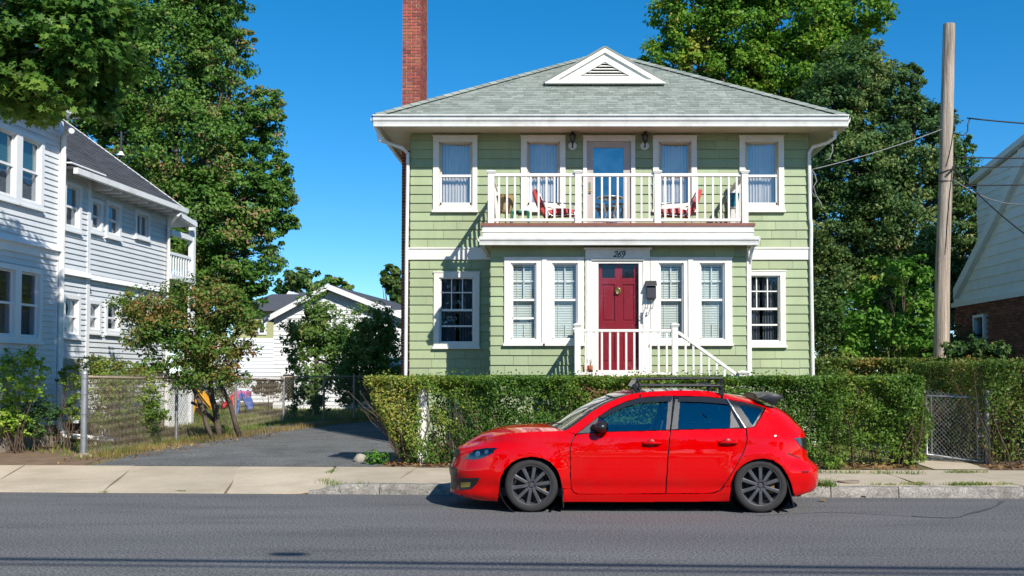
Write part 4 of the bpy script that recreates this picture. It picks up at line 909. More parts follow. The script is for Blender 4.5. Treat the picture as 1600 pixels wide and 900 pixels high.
# --- stoop: platform, steps, railing
sp = part('stoop', house); YS = 17.42; sx0,sx1 = X(897,560,YS),X(1056,560,YS); zpl = Z(588.5,YS)
mb = MB(); mb.box(sx0,sx1,YS-.06,YP-.03,zpl-.06,zpl); mb.box(sx0+.02,sx1-.02,YS-.04,YP-.04,.1,zpl-.06); obj('platform', mb, m_deck, sp)
x = sx1; z = zpl; nst = 7; rise = (zpl-.2)/nst
for k in range(1,nst):
    mb = MB(); mb.box(x,x+.265,YS-.03,YP-.05,z-rise-.04,z-rise); mb.box(x,x+.02,YS,YP-.08,z-rise,z-.061); obj('step', mb, m_deck, sp); x += .25; z -= rise
sr_ = part('stoop_railing', house)
zrt = Z(516.5,YS); zcp = Z(506,YS)
mb0 = [(X(902.5,550,YS),),(X(1054.5,550,YS),)]
post(sr_, X(902.5,550,YS), YS, zpl, zcp, .10); post(sr_, X(1054.5,550,YS), YS, zpl-.3, zcp, .10); post(sr_, X(902.5,550,YS)-.0, YP-.1, zpl, zcp-.02, .09)
a,b = X(902.5,550,YS)+.05, X(1054.5,550,YS)-.05
mb = MB(); mb.box(a,b,YS-.03,YS+.03,zrt-.025,zrt+.022); obj('top_rail', mb, m_white, sr_, bevel=.006)
mb = MB(); mb.box(a,b,YS-.02,YS+.02,Z(583.5,YS)-.02,Z(583.5,YS)+.02); obj('bottom_rail', mb, m_white, sr_)
mb = MB(); xx = X(902.5,550,YS); mb.box(xx-.03,xx+.03,YS+.05,YP-.145,zrt-.025,zrt+.022); obj('top_rail', mb, m_white, sr_)
bm2 = baluster_mesh(zrt-Z(583.5,YS)-.02)
for i in range(1,12): put('baluster', bm2, None, sr_, Vector((a-.05+(b-a+.1)*i/12, YS, Z(583.5,YS)))-wloc(house))
for i in range(1,9): put('baluster', bm2, None, sr_, Vector((xx, YS+(YP-.1-YS)*i/9, Z(583.5,YS)))-wloc(house))
pa = Vector((X(1059,519,YS),YS,Z(519,YS))); pb = Vector((X(1160,592,YS),YS,Z(592,YS))); pb = pa+(pb-pa)*1.12
mb = MB(); mb.bar(pa,pb,.06,.05); obj('sloped_rail', mb, m_white, sr_, bevel=.006)
for i in range(1,9):
    q = pa.lerp(pb,i/9.3); h = .86 if q.z > 1.3 else .8; mb = MB(); mb.box(q.x-.017,q.x+.017,YS-.017,YS+.017,q.z-.84,q.z-.01); obj('baluster', mb, m_white, sr_)
post(sr_, X(1160,600,YS), YS, .3, Z(580,YS), .12)
# ------------------------------------------------------------------ neighbouring houses
ED = Vector((0.0668,0.9978,0)).normalized(); ER = Vector((ED.y,-ED.x,0)); UPV = Vector((0,0,1))
W0 = Vector((X(95,400,20.9), 20.9, 0))
def wpt(px, py, off=0.0):                   # point on the white house's long wall
    return PP(px, py, W0+ER*off, ER)
def wd(px, py, off=0.0):
    p = wpt(px,py,off); return (p-W0).dot(ED), p.z
def WPT(d, z, off=0.0): return W0+ED*d+ER*off+UPV*z
class WB(MB):
    """boxes in the wall frame: d along the wall, off outwards, z up"""
    def wbox(s, d0,d1,o0,o1,z0,z1):
        return s.hexa([WPT(d0,z0,o0),WPT(d1,z0,o0),WPT(d1,z0,o1),WPT(d0,z0,o1)],[WPT(d0,z1,o0),WPT(d1,z1,o0),WPT(d1,z1,o1),WPT(d0,z1,o1)])
gh_ = root('grey_clapboard_house', tuple(WPT(0,.2,-3)), 'pale grey clapboard house with dark shingle roof across the driveway', 'house')
def cells(d0,d1,z0,z1,holes):
    xs = sorted({d0,d1,*[h[0] for h in holes],*[h[1] for h in holes]}); zs = sorted({z0,z1,*[h[2] for h in holes],*[h[3] for h in holes]}); out = []
    for i in range(len(xs)-1):
        for j in range(len(zs)-1):
            cx,cz = (xs[i]+xs[i+1])/2,(zs[j]+zs[j+1])/2
            if not any(h[0]<cx<h[1] and h[2]<cz<h[3] for h in holes): out.append((xs[i],xs[i+1],zs[j],zs[j+1]))
    return out
def clapboards(mb, d0,d1,z0,z1,off,holes,step=.112):
    z = z0
    while z < z1-.02:
        h = min(step, z1-z); segs = [(d0,d1)]
        for hh in holes:
            if hh[3] <= z+.01 or hh[2] >= z+h-.01: continue
            new = []
            for a,b in segs:
                if hh[1] <= a or hh[0] >= b: new.append((a,b)); continue
                if a < hh[0]: new.append((a,hh[0]))
                if b > hh[1]: new.append((hh[1],b))
            segs = new
        for a,b in segs:
            mb.hexa([WPT(a,z,off),WPT(b,z,off),WPT(b,z,off+.026),WPT(a,z,off+.026)],[WPT(a,z+h,off),WPT(b,z+h,off),WPT(b,z+h,off+.002),WPT(a,z+h,off+.002)])
        z += step
m_shade = M('teal_roller_shade', (0.10,0.27,0.26), 0.8, 0.08, 3.0)
m_trimw = M('white_house_trim', (0.78,0.79,0.80), 0.45, 0.05, 3.0)
m_brownw = M('brown_room_wood', (0.16,0.07,0.035), 0.8, 0.25, 4.0)
def wwindow(d0,d1,z0,z1,off,casing=.10,shade=None,slider=False):
    """a double-hung window; d0..z1 is the sash opening"""
    w = part('window', gh_)
    mb = WB(); c = casing; o0,o1 = off,off+.055
    mb.wbox(d0-c,d0,o0,o1,z0-c,z1+c); mb.wbox(d1,d1+c,o0,o1,z0-c,z1+c); mb.wbox(d0,d1,o0,o1,z1,z1+c); mb.wbox(d0,d1,o0,o1,z0-c,z0); mb.wbox(d0-c-.02,d1+c+.02,o0,o1+.03,z0-c-.035,z0-c)
    obj('frame', mb, m_trimw, w)
    zm = z0+(z1-z0)*.5; mb = WB(); s_ = .05
    if slider:
        dm_ = (d0+d1)/2
        mb.wbox(d0,d1,off-.05,off-.01,z0,z0+s_*.7); mb.wbox(d0,d1,off-.05,off-.01,z1-s_*.7,z1); mb.wbox(dm_-.025,dm_+.025,off-.05,off-.005,z0,z1)
    else:
        mb.wbox(d0,d1,off-.05,off-.01,z0,z0+s_); mb.wbox(d0,d1,off-.06,off-.02,z1-s_*.7,z1); mb.wbox(d0,d1,off-.055,off+.0,zm-.022,zm+.022)
    mb.wbox(d0,d0+s_*.7,off-.055,off-.015,z0,z1); mb.wbox(d1-s_*.7,d1,off-.055,off-.015,z0,z1); obj('sash', mb, m_trimw, w)
    mb = WB(); mb.add([WPT(d0,z0,off-.04),WPT(d1,z0,off-.04),WPT(d1,z1,off-.04),WPT(d0,z1,off-.04)],[(0,1,2,3)]); obj('pane', mb, m_glass_dark, w, fix=False)
    mb = WB(); mb.wbox(d0-.02,d1+.02,off-.6,off-.58,z0-.02,z1+.02); obj('room', mb, m_darkroom, w)
    if shade:
        mb = WB(); zt__ = zm-.02 if shade is not m_curtain else z0; mb.wbox(d0,d1,off-.12,off-.11,zt__,z1); obj('roller_shade', mb, shade, w)
    mb = WB(); mb.wbox(d0,d1,off-.16,off-.155,z0,zm); obj('half_curtain', mb, m_dcurtain, w)
# front section: wall plane 0.25 m further out
OA = 0.25
dA1 = wd(93,400,OA)[0]; dA0 = dA1-8.5
zAe = wpt(100,192,OA).z
W1 = []
def wr(x0,x1,y0,y1,off):
    xm = (x0+x1)/2; a = wd(x0,(y0+y1)/2,off)[0]; b = wd(x1,(y0+y1)/2,off)[0]; return (a,b,wd(xm,y1,off)[1],wd(xm,y0,off)[1])
wins = []
u2 = wr(31,61,219,316,OA); g2 = u2[1]-u2[0]
l2 = wr(29,58,426,527,OA)
dl = .19
for (a,b,c,d_) in (u2,l2):
    wins.append((a,b,c,d_,OA)); wins.append((a-dl-g2,a-dl,c,d_,OA))
B1 = [wr(100,121.5,292,355,.0+.12), wr(98.5,119.5,467,522,.12)]
B2 = [wr(141,155,317,359,0),wr(166,184,322,367,0),wr(137.5,152,475,515,0),wr(165,183.5,477,517,0)]
B3 = [wr(211.5,229.5,336,369,0)]
for q in B1: wins.append((*q,.12))
for q in B2: wins.append((*q,.0))
dB0 = dA1; dB1 = wd(137,400,.12)[0]; dC1 = wd(261,430,0)[0]
zBe = wpt(110,262,.12).z; zbeltA = (wpt(40,379,OA).z); zbeltB = wpt(115,428,.12).z
mb = WB(); hh = [(q[0],q[1],q[2],q[3]) for q in wins if q[4]==OA]
for (a,b,c,d_) in cells(dA0,dA1,.6,zAe,hh): mb.wbox(a,b,OA-.15,OA,c,d_)
hb = [(q[0],q[1],q[2],q[3]) for q in wins if q[4]==.12]
for (a,b,c,d_) in cells(dB0,dB1,.6,zBe,hb): mb.wbox(a,b,-.03,.12,c,d_)
hc = [(q[0],q[1],q[2],q[3]) for q in wins if q[4]==0]+B3
for (a,b,c,d_) in cells(dB1,dC1,.6,zBe,hc): mb.wbox(a,b,-.15,0,c,d_)
mb.wbox(dC1-.15,dC1,-5.8,-.15,.6,zBe); mb.wbox(dA1-.15,dA1,-.03,OA-.15,.6,zAe)
mb.wbox(dA0,dA0+.15,-6.5,OA-.15,.6,zAe); mb.wbox(dA0+.15,dC1-.15,-6.5,-6.35,.6,zBe)
obj('wall', mb, m_clap, gh_)
mb = WB(); mb.wbox(dA0-.02,dA1+.0,-6.5,OA-.03,-.1,.6); mb.wbox(dB0,dC1+.02,-6,-.04,-.1,.6); obj('foundation', mb, m_mortar, gh_)
mb = WB()
clapboards(mb,dA0,dA1-.12,.62,zAe,OA,[(a-.06,b+.06,c-.06,d_+.06) for a,b,c,d_ in hh])
clapboards(mb,dB0+.02,dB1-.06,.62,zBe,.12,[(a-.06,b+.06,c-.06,d_+.06) for a,b,c,d_ in hb])
clapboards(mb,dB1+.06,dC1-.08,.62,zBe-.1,0,[(a-.06,b+.06,c-.06,d_+.06) for a,b,c,d_ in hc])
obj('clapboard', mb, m_clap, gh_, kind='stuff')
for i,q in enumerate(wins):
    sh = m_shade if i in (0,1) else (m_brownw if i in (2,3) else None)
    wwindow(*q, casing=.095 if q[4]==OA else .08, shade=sh)
wwindow(*B3[0],0,casing=.075,slider=True)
for q in ((dA1-.12,dA1+.01,OA,OA+.035,.6,zAe),(dB1-.06,dB1+.06,.0,.15,.6,zBe),(dC1-.08,dC1+.02,0,.04,.6,zBe)): obj('corner_board', WB().wbox(*q), m_trimw, gh_)
mb = WB()
mb.wbox(dA0,dA1,OA,OA+.05,zbeltA-.22,zbeltA-.05); mb.hexa([WPT(dA0,zbeltA-.05,OA),WPT(dA1+.01,zbeltA-.05,OA),WPT(dA1+.01,zbeltA-.05,OA+.12),WPT(dA0,zbeltA-.05,OA+.12)],[WPT(dA0,zbeltA+.09,OA),WPT(dA1+.01,zbeltA+.09,OA),WPT(dA1+.01,zbeltA+.09,OA+.02),WPT(dA0,zbeltA+.09,OA+.02)])
mb.hexa([WPT(dB0,zbeltB-.05,.12),WPT(dB1+.07,zbeltB-.05,.12),WPT(dB1+.07,zbeltB-.05,.24),WPT(dB0,zbeltB-.05,.24)],[WPT(dB0,zbeltB+.09,.12),WPT(dB1+.07,zbeltB+.09,.12),WPT(dB1+.07,zbeltB+.09,.14),WPT(dB0,zbeltB+.09,.14)])
mb.hexa([WPT(dB1+.07,zbeltB-.05,0),WPT(dC1,zbeltB-.05,0),WPT(dC1,zbeltB-.05,.11),WPT(dB1+.07,zbeltB-.05,.11)],[WPT(dB1+.07,zbeltB+.07,0),WPT(dC1,zbeltB+.07,0),WPT(dC1,zbeltB+.07,.02),WPT(dB1+.07,zbeltB+.07,.02)])
obj('water_table', mb, m_trimw, gh_)
# roofs: rear part (charcoal shingles, visible), front part (hip, behind the maple)
rf = part('roof', gh_)
OE = .50; zE = wpt(180,287,OE).z; dR1 = wd(290,324,OE)[0]; run = 3.4; rise = run*.72
A = WPT(dA1+.05,zE,OE); B = WPT(dR1,zE,OE); C = WPT(dR1,zE+rise,OE-run); D = WPT(dA1+.05,zE+rise,OE-run); C2 = WPT(dR1,zE,OE-2*run); D2 = WPT(dA1+.05,zE,OE-2*run)
mb = MB(); mb.add([A,B,C,D,C2,D2],[(0,1,2,3),(3,2,4,5),(1,4,2),(0,3,5)]); obj('roof_deck', mb, m_droof, rf)
mb = MB(); roofshingles(mb,A,B,D,C,.14,.2,.4); roofshingles(mb,C2,D2,C,D,.28,.5,.9); obj('roof_shingles', mb, m_droof, rf, kind='stuff', fix=False)
mb = WB(); mb.wbox(dA1+.05,dR1,OE-.02,OE+.08,zE-.10,zE+.02); obj('gutter', mb, m_gutter, gh_)
mb = WB(); mb.bar(WPT(dR1+.02,zE-.06,OE),WPT(dR1+.02,zE+rise-.06,OE-run),.05,.14); obj('rake_board', mb, m_trimw, gh_)
d = dB1+.3
while d < dC1-.1:
    mb = WB(); mb.hexa([WPT(d,zE-.15,-.0),WPT(d+.07,zE-.15,-.0),WPT(d+.07,zE-.15,OE-.05),WPT(d,zE-.15,OE-.05)],[WPT(d,zE+.2,0),WPT(d+.07,zE+.2,0),WPT(d+.07,zE-.03,OE-.03),WPT(d,zE-.03,OE-.03)]); obj('rafter_tail', mb, m_trimw, gh_); d += .42
mb = WB(); mb.wbox(dB1+.06,dC1,.0,.05,zE-.0,zE+.25); mb.wbox(dB0,dB1+.06,.13,OE-.03,zBe-.03,zBe); obj('soffit', mb, m_trimw, gh_)
mb = WB(); zA = zAe; dE = wd(122,203,OA+.45)[0]
mb.wbox(dA0-.4,dE,OA,OA+.42,zA,zA+.06); obj('front_soffit', mb, m_trimw, gh_)
mb = WB(); mb.wbox(dA0-.4,dE,OA+.42,OA+.52,zA,zA+.13); obj('front_gutter', mb, m_gutter, gh_)
a,b = WPT(dA0-.4,zA+.1,OA+.5),WPT(dE,zA+.1,OA+.5); c,e = WPT(dE-3.9,zA+2.4,OA-3.4),WPT(dA0+3.5,zA+2.4,OA-3.4); f,g_ = WPT(dE,zA+.1,OA-7.3),WPT(dA0-.4,zA+.1,OA-7.3)
mb = MB(); mb.add([a,b,c,e,f,g_],[(0,1,2,3),(1,4,2),(4,5,3,2),(5,0,3),(0,5,4,1)]); obj('front_roof', mb, m_droof, gh_)
# vent pipe with flashing, downspouts, meter box, drain
vp = PP(189,242,A,(B-A).cross(D-A).normalized()); mb = MB(); mb.tube([vp-UPV*.1,vp+UPV*.62],.035,8); obj('vent_pipe', mb, m_black, gh_, fix=False)
mb = MB(); n_ = (B-A).cross(D-A).normalized(); n_ = n_ if n_.z>0 else -n_; mb.lathe([(.11,-.02),(.06,.04),(.04,.09)],vp,n=8); obj('pipe_flashing', mb, m_gutter, gh_)
mb = MB(); q = [wpt(112,203,OA+.45)-UPV*.02,WPT(dA1-.06,zA-.18,OA+.2),WPT(dA1-.07,zA-.32,OA+.09),WPT(dA1-.07,3.0,OA+.09),WPT(dA1-.07,.55,OA+.09),WPT(dA1-.05,.38,OA+.2),WPT(dA1+.3,.28,OA+1.1)]; mb.tube(q,.055,8); obj('downspout', mb, m_gutter, gh_, smooth='auto')
mb = MB(); ze = zE-.08; q = [WPT(dR1-.3,ze,OE+.03),WPT(dR1-.45,ze-.12,OE),WPT(dC1-.12,ze-.33,.08),WPT(dC1-.12,2.2,.08),WPT(dC1-.12,.3,.08)]; mb.tube(q,.045,8); obj('downspout', mb, m_gutter, gh_, smooth='auto')
b_ = wr(94,112,560,602,.13); mb = WB(); mb.wbox(b_[0],b_[1],.12,.3,b_[2],b_[3]); obj('meter_box', mb, M('beige_box',(.52,.46,.37),.6,.06), gh_, bevel=.01)
mb = WB(); mb.wbox(dA1+.15,dA1+1.5,.15,.6,.62,.72); mb.wbox(dA1+.2,dA1+.3,.2,.3,-.1,.62); mb.wbox(dA1+1.35,dA1+1.45,.45,.55,-.1,.62); obj('side_step', mb, m_trimw, gh_)
# rear two-level porch at the back corner
pc = PP(299,470,W0+ER*.05,ER); dp = (pc-W0).dot(ED); 
pw = part('rear_porch', gh_)
zpr = P(296,345,pc.y).z; zpf = P(280,434,pc.y-.3).z
mb = WB(); mb.wbox(dp-.07,dp+.07,-.02,.12,.1,zpr); obj('post', mb, m_trimw, pw)
mb = WB(); mb.wbox(dp-.07,dp+.07,-1.6,-1.46,.1,zpr); obj('post', mb, m_trimw, pw)
qa,qb = wpt(274,327,.3),wpt(308.5,349,.3); da,db = (qa-W0).dot(ED),(qb-W0).dot(ED)
mb = WB(); mb.hexa([WPT(da,qa.z-.10,-2),WPT(db,qb.z-.10,-2),WPT(db,qb.z-.10,.3),WPT(da,qa.z-.10,.3)],[WPT(da,qa.z+.02,-2),WPT(db,qb.z+.02,-2),WPT(db,qb.z+.02,.3),WPT(da,qa.z+.02,.3)]); obj('porch_roof', mb, m_trimw, pw)
mb = WB(); mb.prism([WPT(dC1+.03,zpr,.12),WPT(dp+.1,zpr,.12),WPT(dp+.1,max(zpr+.02,qb.z-.10+.0),.12),WPT(dC1+.03,qa.z-.12,.12)],(0,0,0),ER*-.06); obj('gable_infill', mb, m_clap, pw)
mb = WB(); mb.wbox(dC1,dp+.08,-.01,.11,zpr-.55,zpr-.42); mb.wbox(dC1,dp+.1,-1.6,.12,zpf-.12,zpf); mb.wbox(dC1,dp,.02,.08,zpf+.5,zpf+.57); obj('porch_beam', mb, m_trimw, pw)
k = 0; d = dC1+.08
while d < dp-.08:
    mb = WB(); mb.wbox(d,d+.035,.03,.065,zpf,zpf+.5); obj('baluster', mb, m_trimw, pw); d += .15
mb = WB(); pl = [wpt(270,600,.58),]
dL0,dL1 = dC1+.02,dp-.07; zl0,zl1 = .32,1.25
for sgn in (1,-1):                           # lattice skirt under the porch
    u = -1.2
    while u < 2.4:
        pts = []
        a0 = dL0+u; 
        lo = max(0, (dL0-a0) if sgn>0 else (a0-dL1)); hi = min(zl1-zl0, (dL1-a0) if sgn>0 else (a0-dL0))
        if hi-lo > .05: mb.bar(WPT(a0+sgn*lo,zl0+lo,.04+.012*sgn),WPT(a0+sgn*hi,zl0+hi,.04+.012*sgn),.035,.012,up=ER)
        u += .11
mb.wbox(dL0,dL1,.05,.09,zl1,zl1+.1); mb.wbox(dL0,dL1,.05,.09,zl0-.06,zl0); mb.wbox(dL0,dL0+.06,.05,.09,zl0,zl1)
obj('lattice', mb, m_trimw, pw, kind='stuff', fix=False)
# ------------------------------------------------------------------ brick and white house at the right edge
rh = root('brick_and_white_house', (13.5,22,.2), 'white sided gable over a dark red brick ground floor beyond the hedge at the right', 'house')
XW = X(1490,478,27.0)
def rpt(px,py,off=0.0): return PP(px,py,Vector((XW-off,0,0)),Vector((1,0,0)))
c0 = rpt(1490,480); yE = c0.y; c1 = rpt(1600,461); zb0 = (c0.z+c1.z)/2
r0 = rpt(1496,446,.05); r1 = rpt(1600,241,.05); sl_ = (r1.z-r0.z)/(r0.y-r1.y)
yPk = r0.y-5.0; zPk = r0.z+sl_*5.0; yN = yPk-5.0
wn = [rpt(1523,497),rpt(1537,531)]; wy0,wy1 = min(wn[0].y,wn[1].y),max(wn[0].y,wn[1].y); wz0,wz1 = wn[1].z,wn[0].z
mb = MB()
for (a,b,c,d_) in cells(yN,yE,.1,zb0,[(wy0,wy1,wz0,wz1)]): mb.box(XW+.10,XW+.25,a,b,c,d_)
mb.box(XW+.25,XW+7,yE-.2,yE,.1,zb0); mb.box(XW+.25,XW+7,yN,yN+.2,.1,zb0); obj('brick_backing', mb, m_mortar, rh)
mb = MB(); z = .12; r = 0
while z < zb0-.08:
    y = yE-(.1 if r%2 else 0)
    while y > yN:
        a,b = max(y-.2,yN),y; 
        if not (b > wy0-.07 and a < wy1+.07 and z+.06 > wz0-.08 and z < wz1+.09): mb.box(XW+RNG.normal()*.002,XW+.11,a+.005,b-.005,z+.005,z+.062)
        y -= .205
    z += .067; r += 1
obj('brick', mb, m_dbrick, rh, kind='stuff', fix=False)
w = part('basement_window', rh)
mb = MB(); c_ = .07; mb.box(XW-.03,XW+.1,wy0-c_,wy0,wz0-c_,wz1+c_); mb.box(XW-.03,XW+.1,wy1,wy1+c_,wz0-c_,wz1+c_); mb.box(XW-.03,XW+.1,wy0,wy1,wz1,wz1+c_); mb.box(XW-.03,XW+.1,wy0,wy1,wz0-c_,wz0); obj('frame', mb, m_trimw, w)
mb = MB(); mb.add([(XW+.06,wy0,wz0),(XW+.06,wy1,wz0),(XW+.06,wy1,wz1),(XW+.06,wy0,wz1)],[(0,1,2,3)]); obj('pane', mb, m_glass_dark, w, fix=False)
mb = MB(); z = wz0
while z < wz1: mb.box(XW+.12,XW+.14,wy0,wy1,z,z+.022); z += .04
mb.box(XW+.3,XW+.32,wy0,wy1,wz0,wz1); obj('blind', mb, m_darkroom, w)
mb = MB(); mb.box(XW-.06,XW+.2,yN,yE+.02,zb0-.02,zb0+.10); obj('water_table', mb, m_trimw, rh)
mb = MB(); mb.prism([(XW+.03,yN,zb0+.1),(XW+.03,yE,zb0+.1),(XW+.03,r0.y,r0.z-.2),(XW+.03,yPk,zPk-.2),(XW+.03,yN,r0.z-.2)],(0,0,0),(.15,0,0)); mb.box(XW+.18,XW+7,yE-.15,yE,zb0,r0.z); mb.box(XW+.18,XW+7,yN,yN+.15,zb0,r0.z); obj('wall', mb, m_clapw, rh)
z = zb0+.1; stp = .245
m_rs = M('white_shingle_siding', (.80,.82,.84), .55, .06, 3.0, .15, 70, rand=.03)
while z < zPk-.3:
    lim = r0.y-max(0,(z+stp-r0.z+.12)/sl_) if z+stp > r0.z-.1 else yE
    lim0 = r0.y-max(0,(z-r0.z+.12)/sl_) if z > r0.z-.1 else yE
    lo = max(yN, 2*yPk-lim)
    if lim-lo < .2: break
    mb = MB(); mb.hexa([(XW+.002,lo,z),(XW+.002,min(lim0,yE),z),(XW+.03,min(lim0,yE),z),(XW+.03,lo,z)],[(XW+.024,lo,z+stp),(XW+.024,lim,z+stp),(XW+.029,lim,z+stp),(XW+.029,lo,z+stp)]); obj('siding_board', mb, m_rs, rh); z += stp
mb = MB(); e0 = Vector((XW-.12,r0.y+.12,r0.z-sl_*.12)); pk = Vector((XW-.12,yPk,zPk)); e1 = Vector((XW-.12,2*yPk-r0.y-.12,r0.z-sl_*.12)); t_ = Vector((0,0,-.27))
for a,b in ((e0,pk),(pk,e1)): mb.hexa([a+t_,b+t_,b+t_+Vector((.14,0,0)),a+t_+Vector((.14,0,0))],[a,b,b+Vector((.14,0,0)),a+Vector((.14,0,0))])
obj('rake_board', mb, m_trimw, rh)
mb = MB(); o_ = Vector((7.2,0,0)); k = Vector((0,0,.06)); dx = Vector((.10,0,-.03))
mb.hexa([e0+dx,pk+dx,pk+o_,e0+o_],[e0+dx+k,pk+dx+k,pk+o_+k,e0+o_+k]); mb.hexa([pk+dx,e1+dx,e1+o_,pk+o_],[pk+dx+k,e1+dx+k,e1+o_+k,pk+o_+k]); obj('roof', mb, m_droof, rh)
# shed dormer on the far slope
q0 = PP(1525,283,Vector((XW+.8,0,0)),Vector((1,0,0))); q1 = PP(1580,241,Vector((XW+.8,0,0)),Vector((1,0,0)))
dm2 = part('shed_dormer', rh); yo,yi = q0.y,q1.y-1.4; zo = q0.z; zi = q0.z+(q1.z-q0.z)*(q0.y-yi)/(q0.y-q1.y)
mb = MB(); mb.prism([(XW+.8,yo-.1,2.6),(XW+.8,yo-.1,zo-.06),(XW+.8,yi,zi-.06),(XW+.8,yi,2.6)],(0,0,0),(4,0,0)); obj('wall', mb, m_clapw, dm2)
z = zo-.2*8
while z < zi:
    ya = yo-.1 if z+.19 < zo else yo-.1-(z+.19-zo)*(yo-yi)/(zi-zo)
    if ya-yi < .1: break
    mb = MB(); mb.hexa([(XW+.765,yi,z),(XW+.765,ya,z),(XW+.80,ya,z),(XW+.80,yi,z)],[(XW+.79,yi,z+.19),(XW+.79,ya,z+.19),(XW+.80,ya,z+.19),(XW+.80,yi,z+.19)]); obj('siding_board', mb, m_rs, dm2); z += .19
mb = MB(); mb.hexa([(XW+.65,yo+.1,zo-.06),(XW+5,yo+.1,zo-.06),(XW+5,yi,zi-.0),(XW+.65,yi,zi-.0)],[(XW+.65,yo+.1,zo+.1),(XW+5,yo+.1,zo+.1),(XW+5,yi,zi+.14),(XW+.65,yi,zi+.14)]); obj('dormer_roof', mb, m_trimw, dm2)
# ------------------------------------------------------------------ houses at the back
YG = 37.0
def gpt(px,py,Y=YG): return P(px,py,Y)
gr = root('white_gabled_garage', tuple(gpt(520,640)), 'low white clapboard garage with grey gable roof behind the two young trees', 'garage')
pk,le = gpt(515,450),gpt(415,496); reX = pk.x+(pk.x-le.x)*1.0; zl = le.z; zg0 = .3
re_ = Vector((gpt(628,497).x,YG,gpt(628,494).z))
wx0,wx1 = le.x+.3,re_.x+.6
mb = MB(); mb.prism([(wx0,YG,zg0),(wx1,YG,zg0),(wx1,YG,re_.z-.1),(pk.x,YG,pk.z-.12),(wx0,YG,zl-.0)],(0,0,0),(0,9,0)); obj('wall', mb, m_clapw, gr)
mb = MB(); z = zg0; 
while z < pk.z-.4:
    a = wx0 if z < zl-.1 else wx0+(z-zl+.1)*(pk.x-wx0)/(pk.z-zl); b = wx1 if z < re_.z-.1 else wx1-(z-re_.z+.1)*(wx1-pk.x)/(pk.z-re_.z)
    if b-a < .3: break
    mb.hexa([(a,YG-.03,z),(b,YG-.03,z),(b,YG,z),(a,YG,z)],[(a,YG-.004,z+.15),(b,YG-.004,z+.15),(b,YG,z+.15),(a,YG,z+.15)]); z += .15
obj('clapboard', mb, m_clapw, gr, kind='stuff', fix=False)
mb = MB()
ridge0 = Vector((pk.x,YG-.3,pk.z+.02)); ridge1 = Vector((pk.x+.9,YG+9,pk.z+.02)); el0 = Vector((le.x,YG-.3,zl-.15)); el1 = el0+Vector((.9,9.3,0)); er0 = Vector((re_.x+.9,YG-.3,re_.z-.35)); er1 = er0+Vector((.9,9.3,0)); k = Vector((0,0,.1))
mb.hexa([el0,ridge0,ridge1,el1],[el0+k,ridge0+k,ridge1+k,el1+k]); mb.hexa([ridge0,er0,er1,ridge1],[ridge0+k,er0+k,er1+k,ridge1+k]); obj('roof', mb, m_droof, gr)
mb = MB()
for a,b in ((el0,ridge0),(ridge0,er0)): mb.hexa([a+Vector((0,-.06,-.1)),b+Vector((0,-.06,-.1)),b+Vector((0,0,-.1)),a+Vector((0,0,-.1))],[a+Vector((0,-.06,.1)),b+Vector((0,-.06,.1)),b+Vector((0,0,.1)),a+Vector((0,0,.1))])
obj('rake_board', mb, m_trimw, gr)
g0,g1 = gpt(443,585),gpt(460,610); mb = MB(); mb.box(g0.x,g1.x,YG-.06,YG,g1.z,g0.z); o = obj('window', mb, m_darkroom, gr); mb = MB(); mb.box(g0.x-.08,g1.x+.08,YG-.05,YG,g0.z,g0.z+.08); mb.box(g0.x-.08,g0.x,YG-.05,YG,g1.z,g0.z); mb.box(g1.x,g1.x+.08,YG-.05,YG,g1.z,g0.z); obj('window_frame', mb, m_trimw, gr)
# olive house further back
YO = 46.0; oh = root('olive_house', tuple(P(400,640,YO)), 'olive sided house with grey roof and white lower wall far behind the fence', 'house')
a,b = P(375,530,YO),P(440,492,YO)
mb = MB(); mb.box(P(300,560,YO).x,P(436,560,YO).x,YO,YO+8,.3,P(400,531,YO).z); obj('lower_wall', mb, m_clapw, oh)
mb = MB(); z = .3
while z < P(400,533,YO).z: mb.hexa([(P(300,560,YO).x,YO-.035,z),(P(436,560,YO).x,YO-.035,z),(P(436,560,YO).x,YO,z),(P(300,560,YO).x,YO,z)],[(P(300,560,YO).x,YO-.004,z+.17),(P(436,560,YO).x,YO-.004,z+.17),(P(436,560,YO).x,YO,z+.17),(P(300,560,YO).x,YO,z+.17)]); z += .17
obj('clapboard', mb, m_clapw, oh, kind='stuff', fix=False)
mb = MB(); mb.box(P(360,560,YO).x,P(440,560,YO).x,YO+.3,YO+8,P(400,531,YO).z,P(400,486,YO).z); obj('wall', mb, m_olive, oh)
zt0 = P(400,486,YO).z; zt1 = P(450,458,YO+3).z
mb = MB(); xa,xb = P(355,486,YO).x,P(470,486,YO).x; mb.add([(xa,YO-.1,zt0),(xb,YO-.1,zt0),(xb,YO+8,zt0),(xa,YO+8,zt0),(xa+1,YO+3.6,zt1),(xb,YO+3.6,zt1)],[(0,1,5,4),(1,2,5),(2,3,4,5),(3,0,4),(0,3,2,1)]); obj('roof', mb, m_droof, oh)
for px in (392.5,407):
    mb = MB(); q0,q1 = P(px-3.2,505,YO),P(px+3.2,519,YO); mb.box(q0.x-.1,q1.x+.1,YO+.24,YO+.3,q1.z-.1,q0.z+.1); f_ = obj('window', mb, m_trimw, oh); mb = MB(); mb.box(q0.x,q1.x,YO+.22,YO+.24,q1.z,q0.z); obj('pane', mb, m_darkroom, f_)
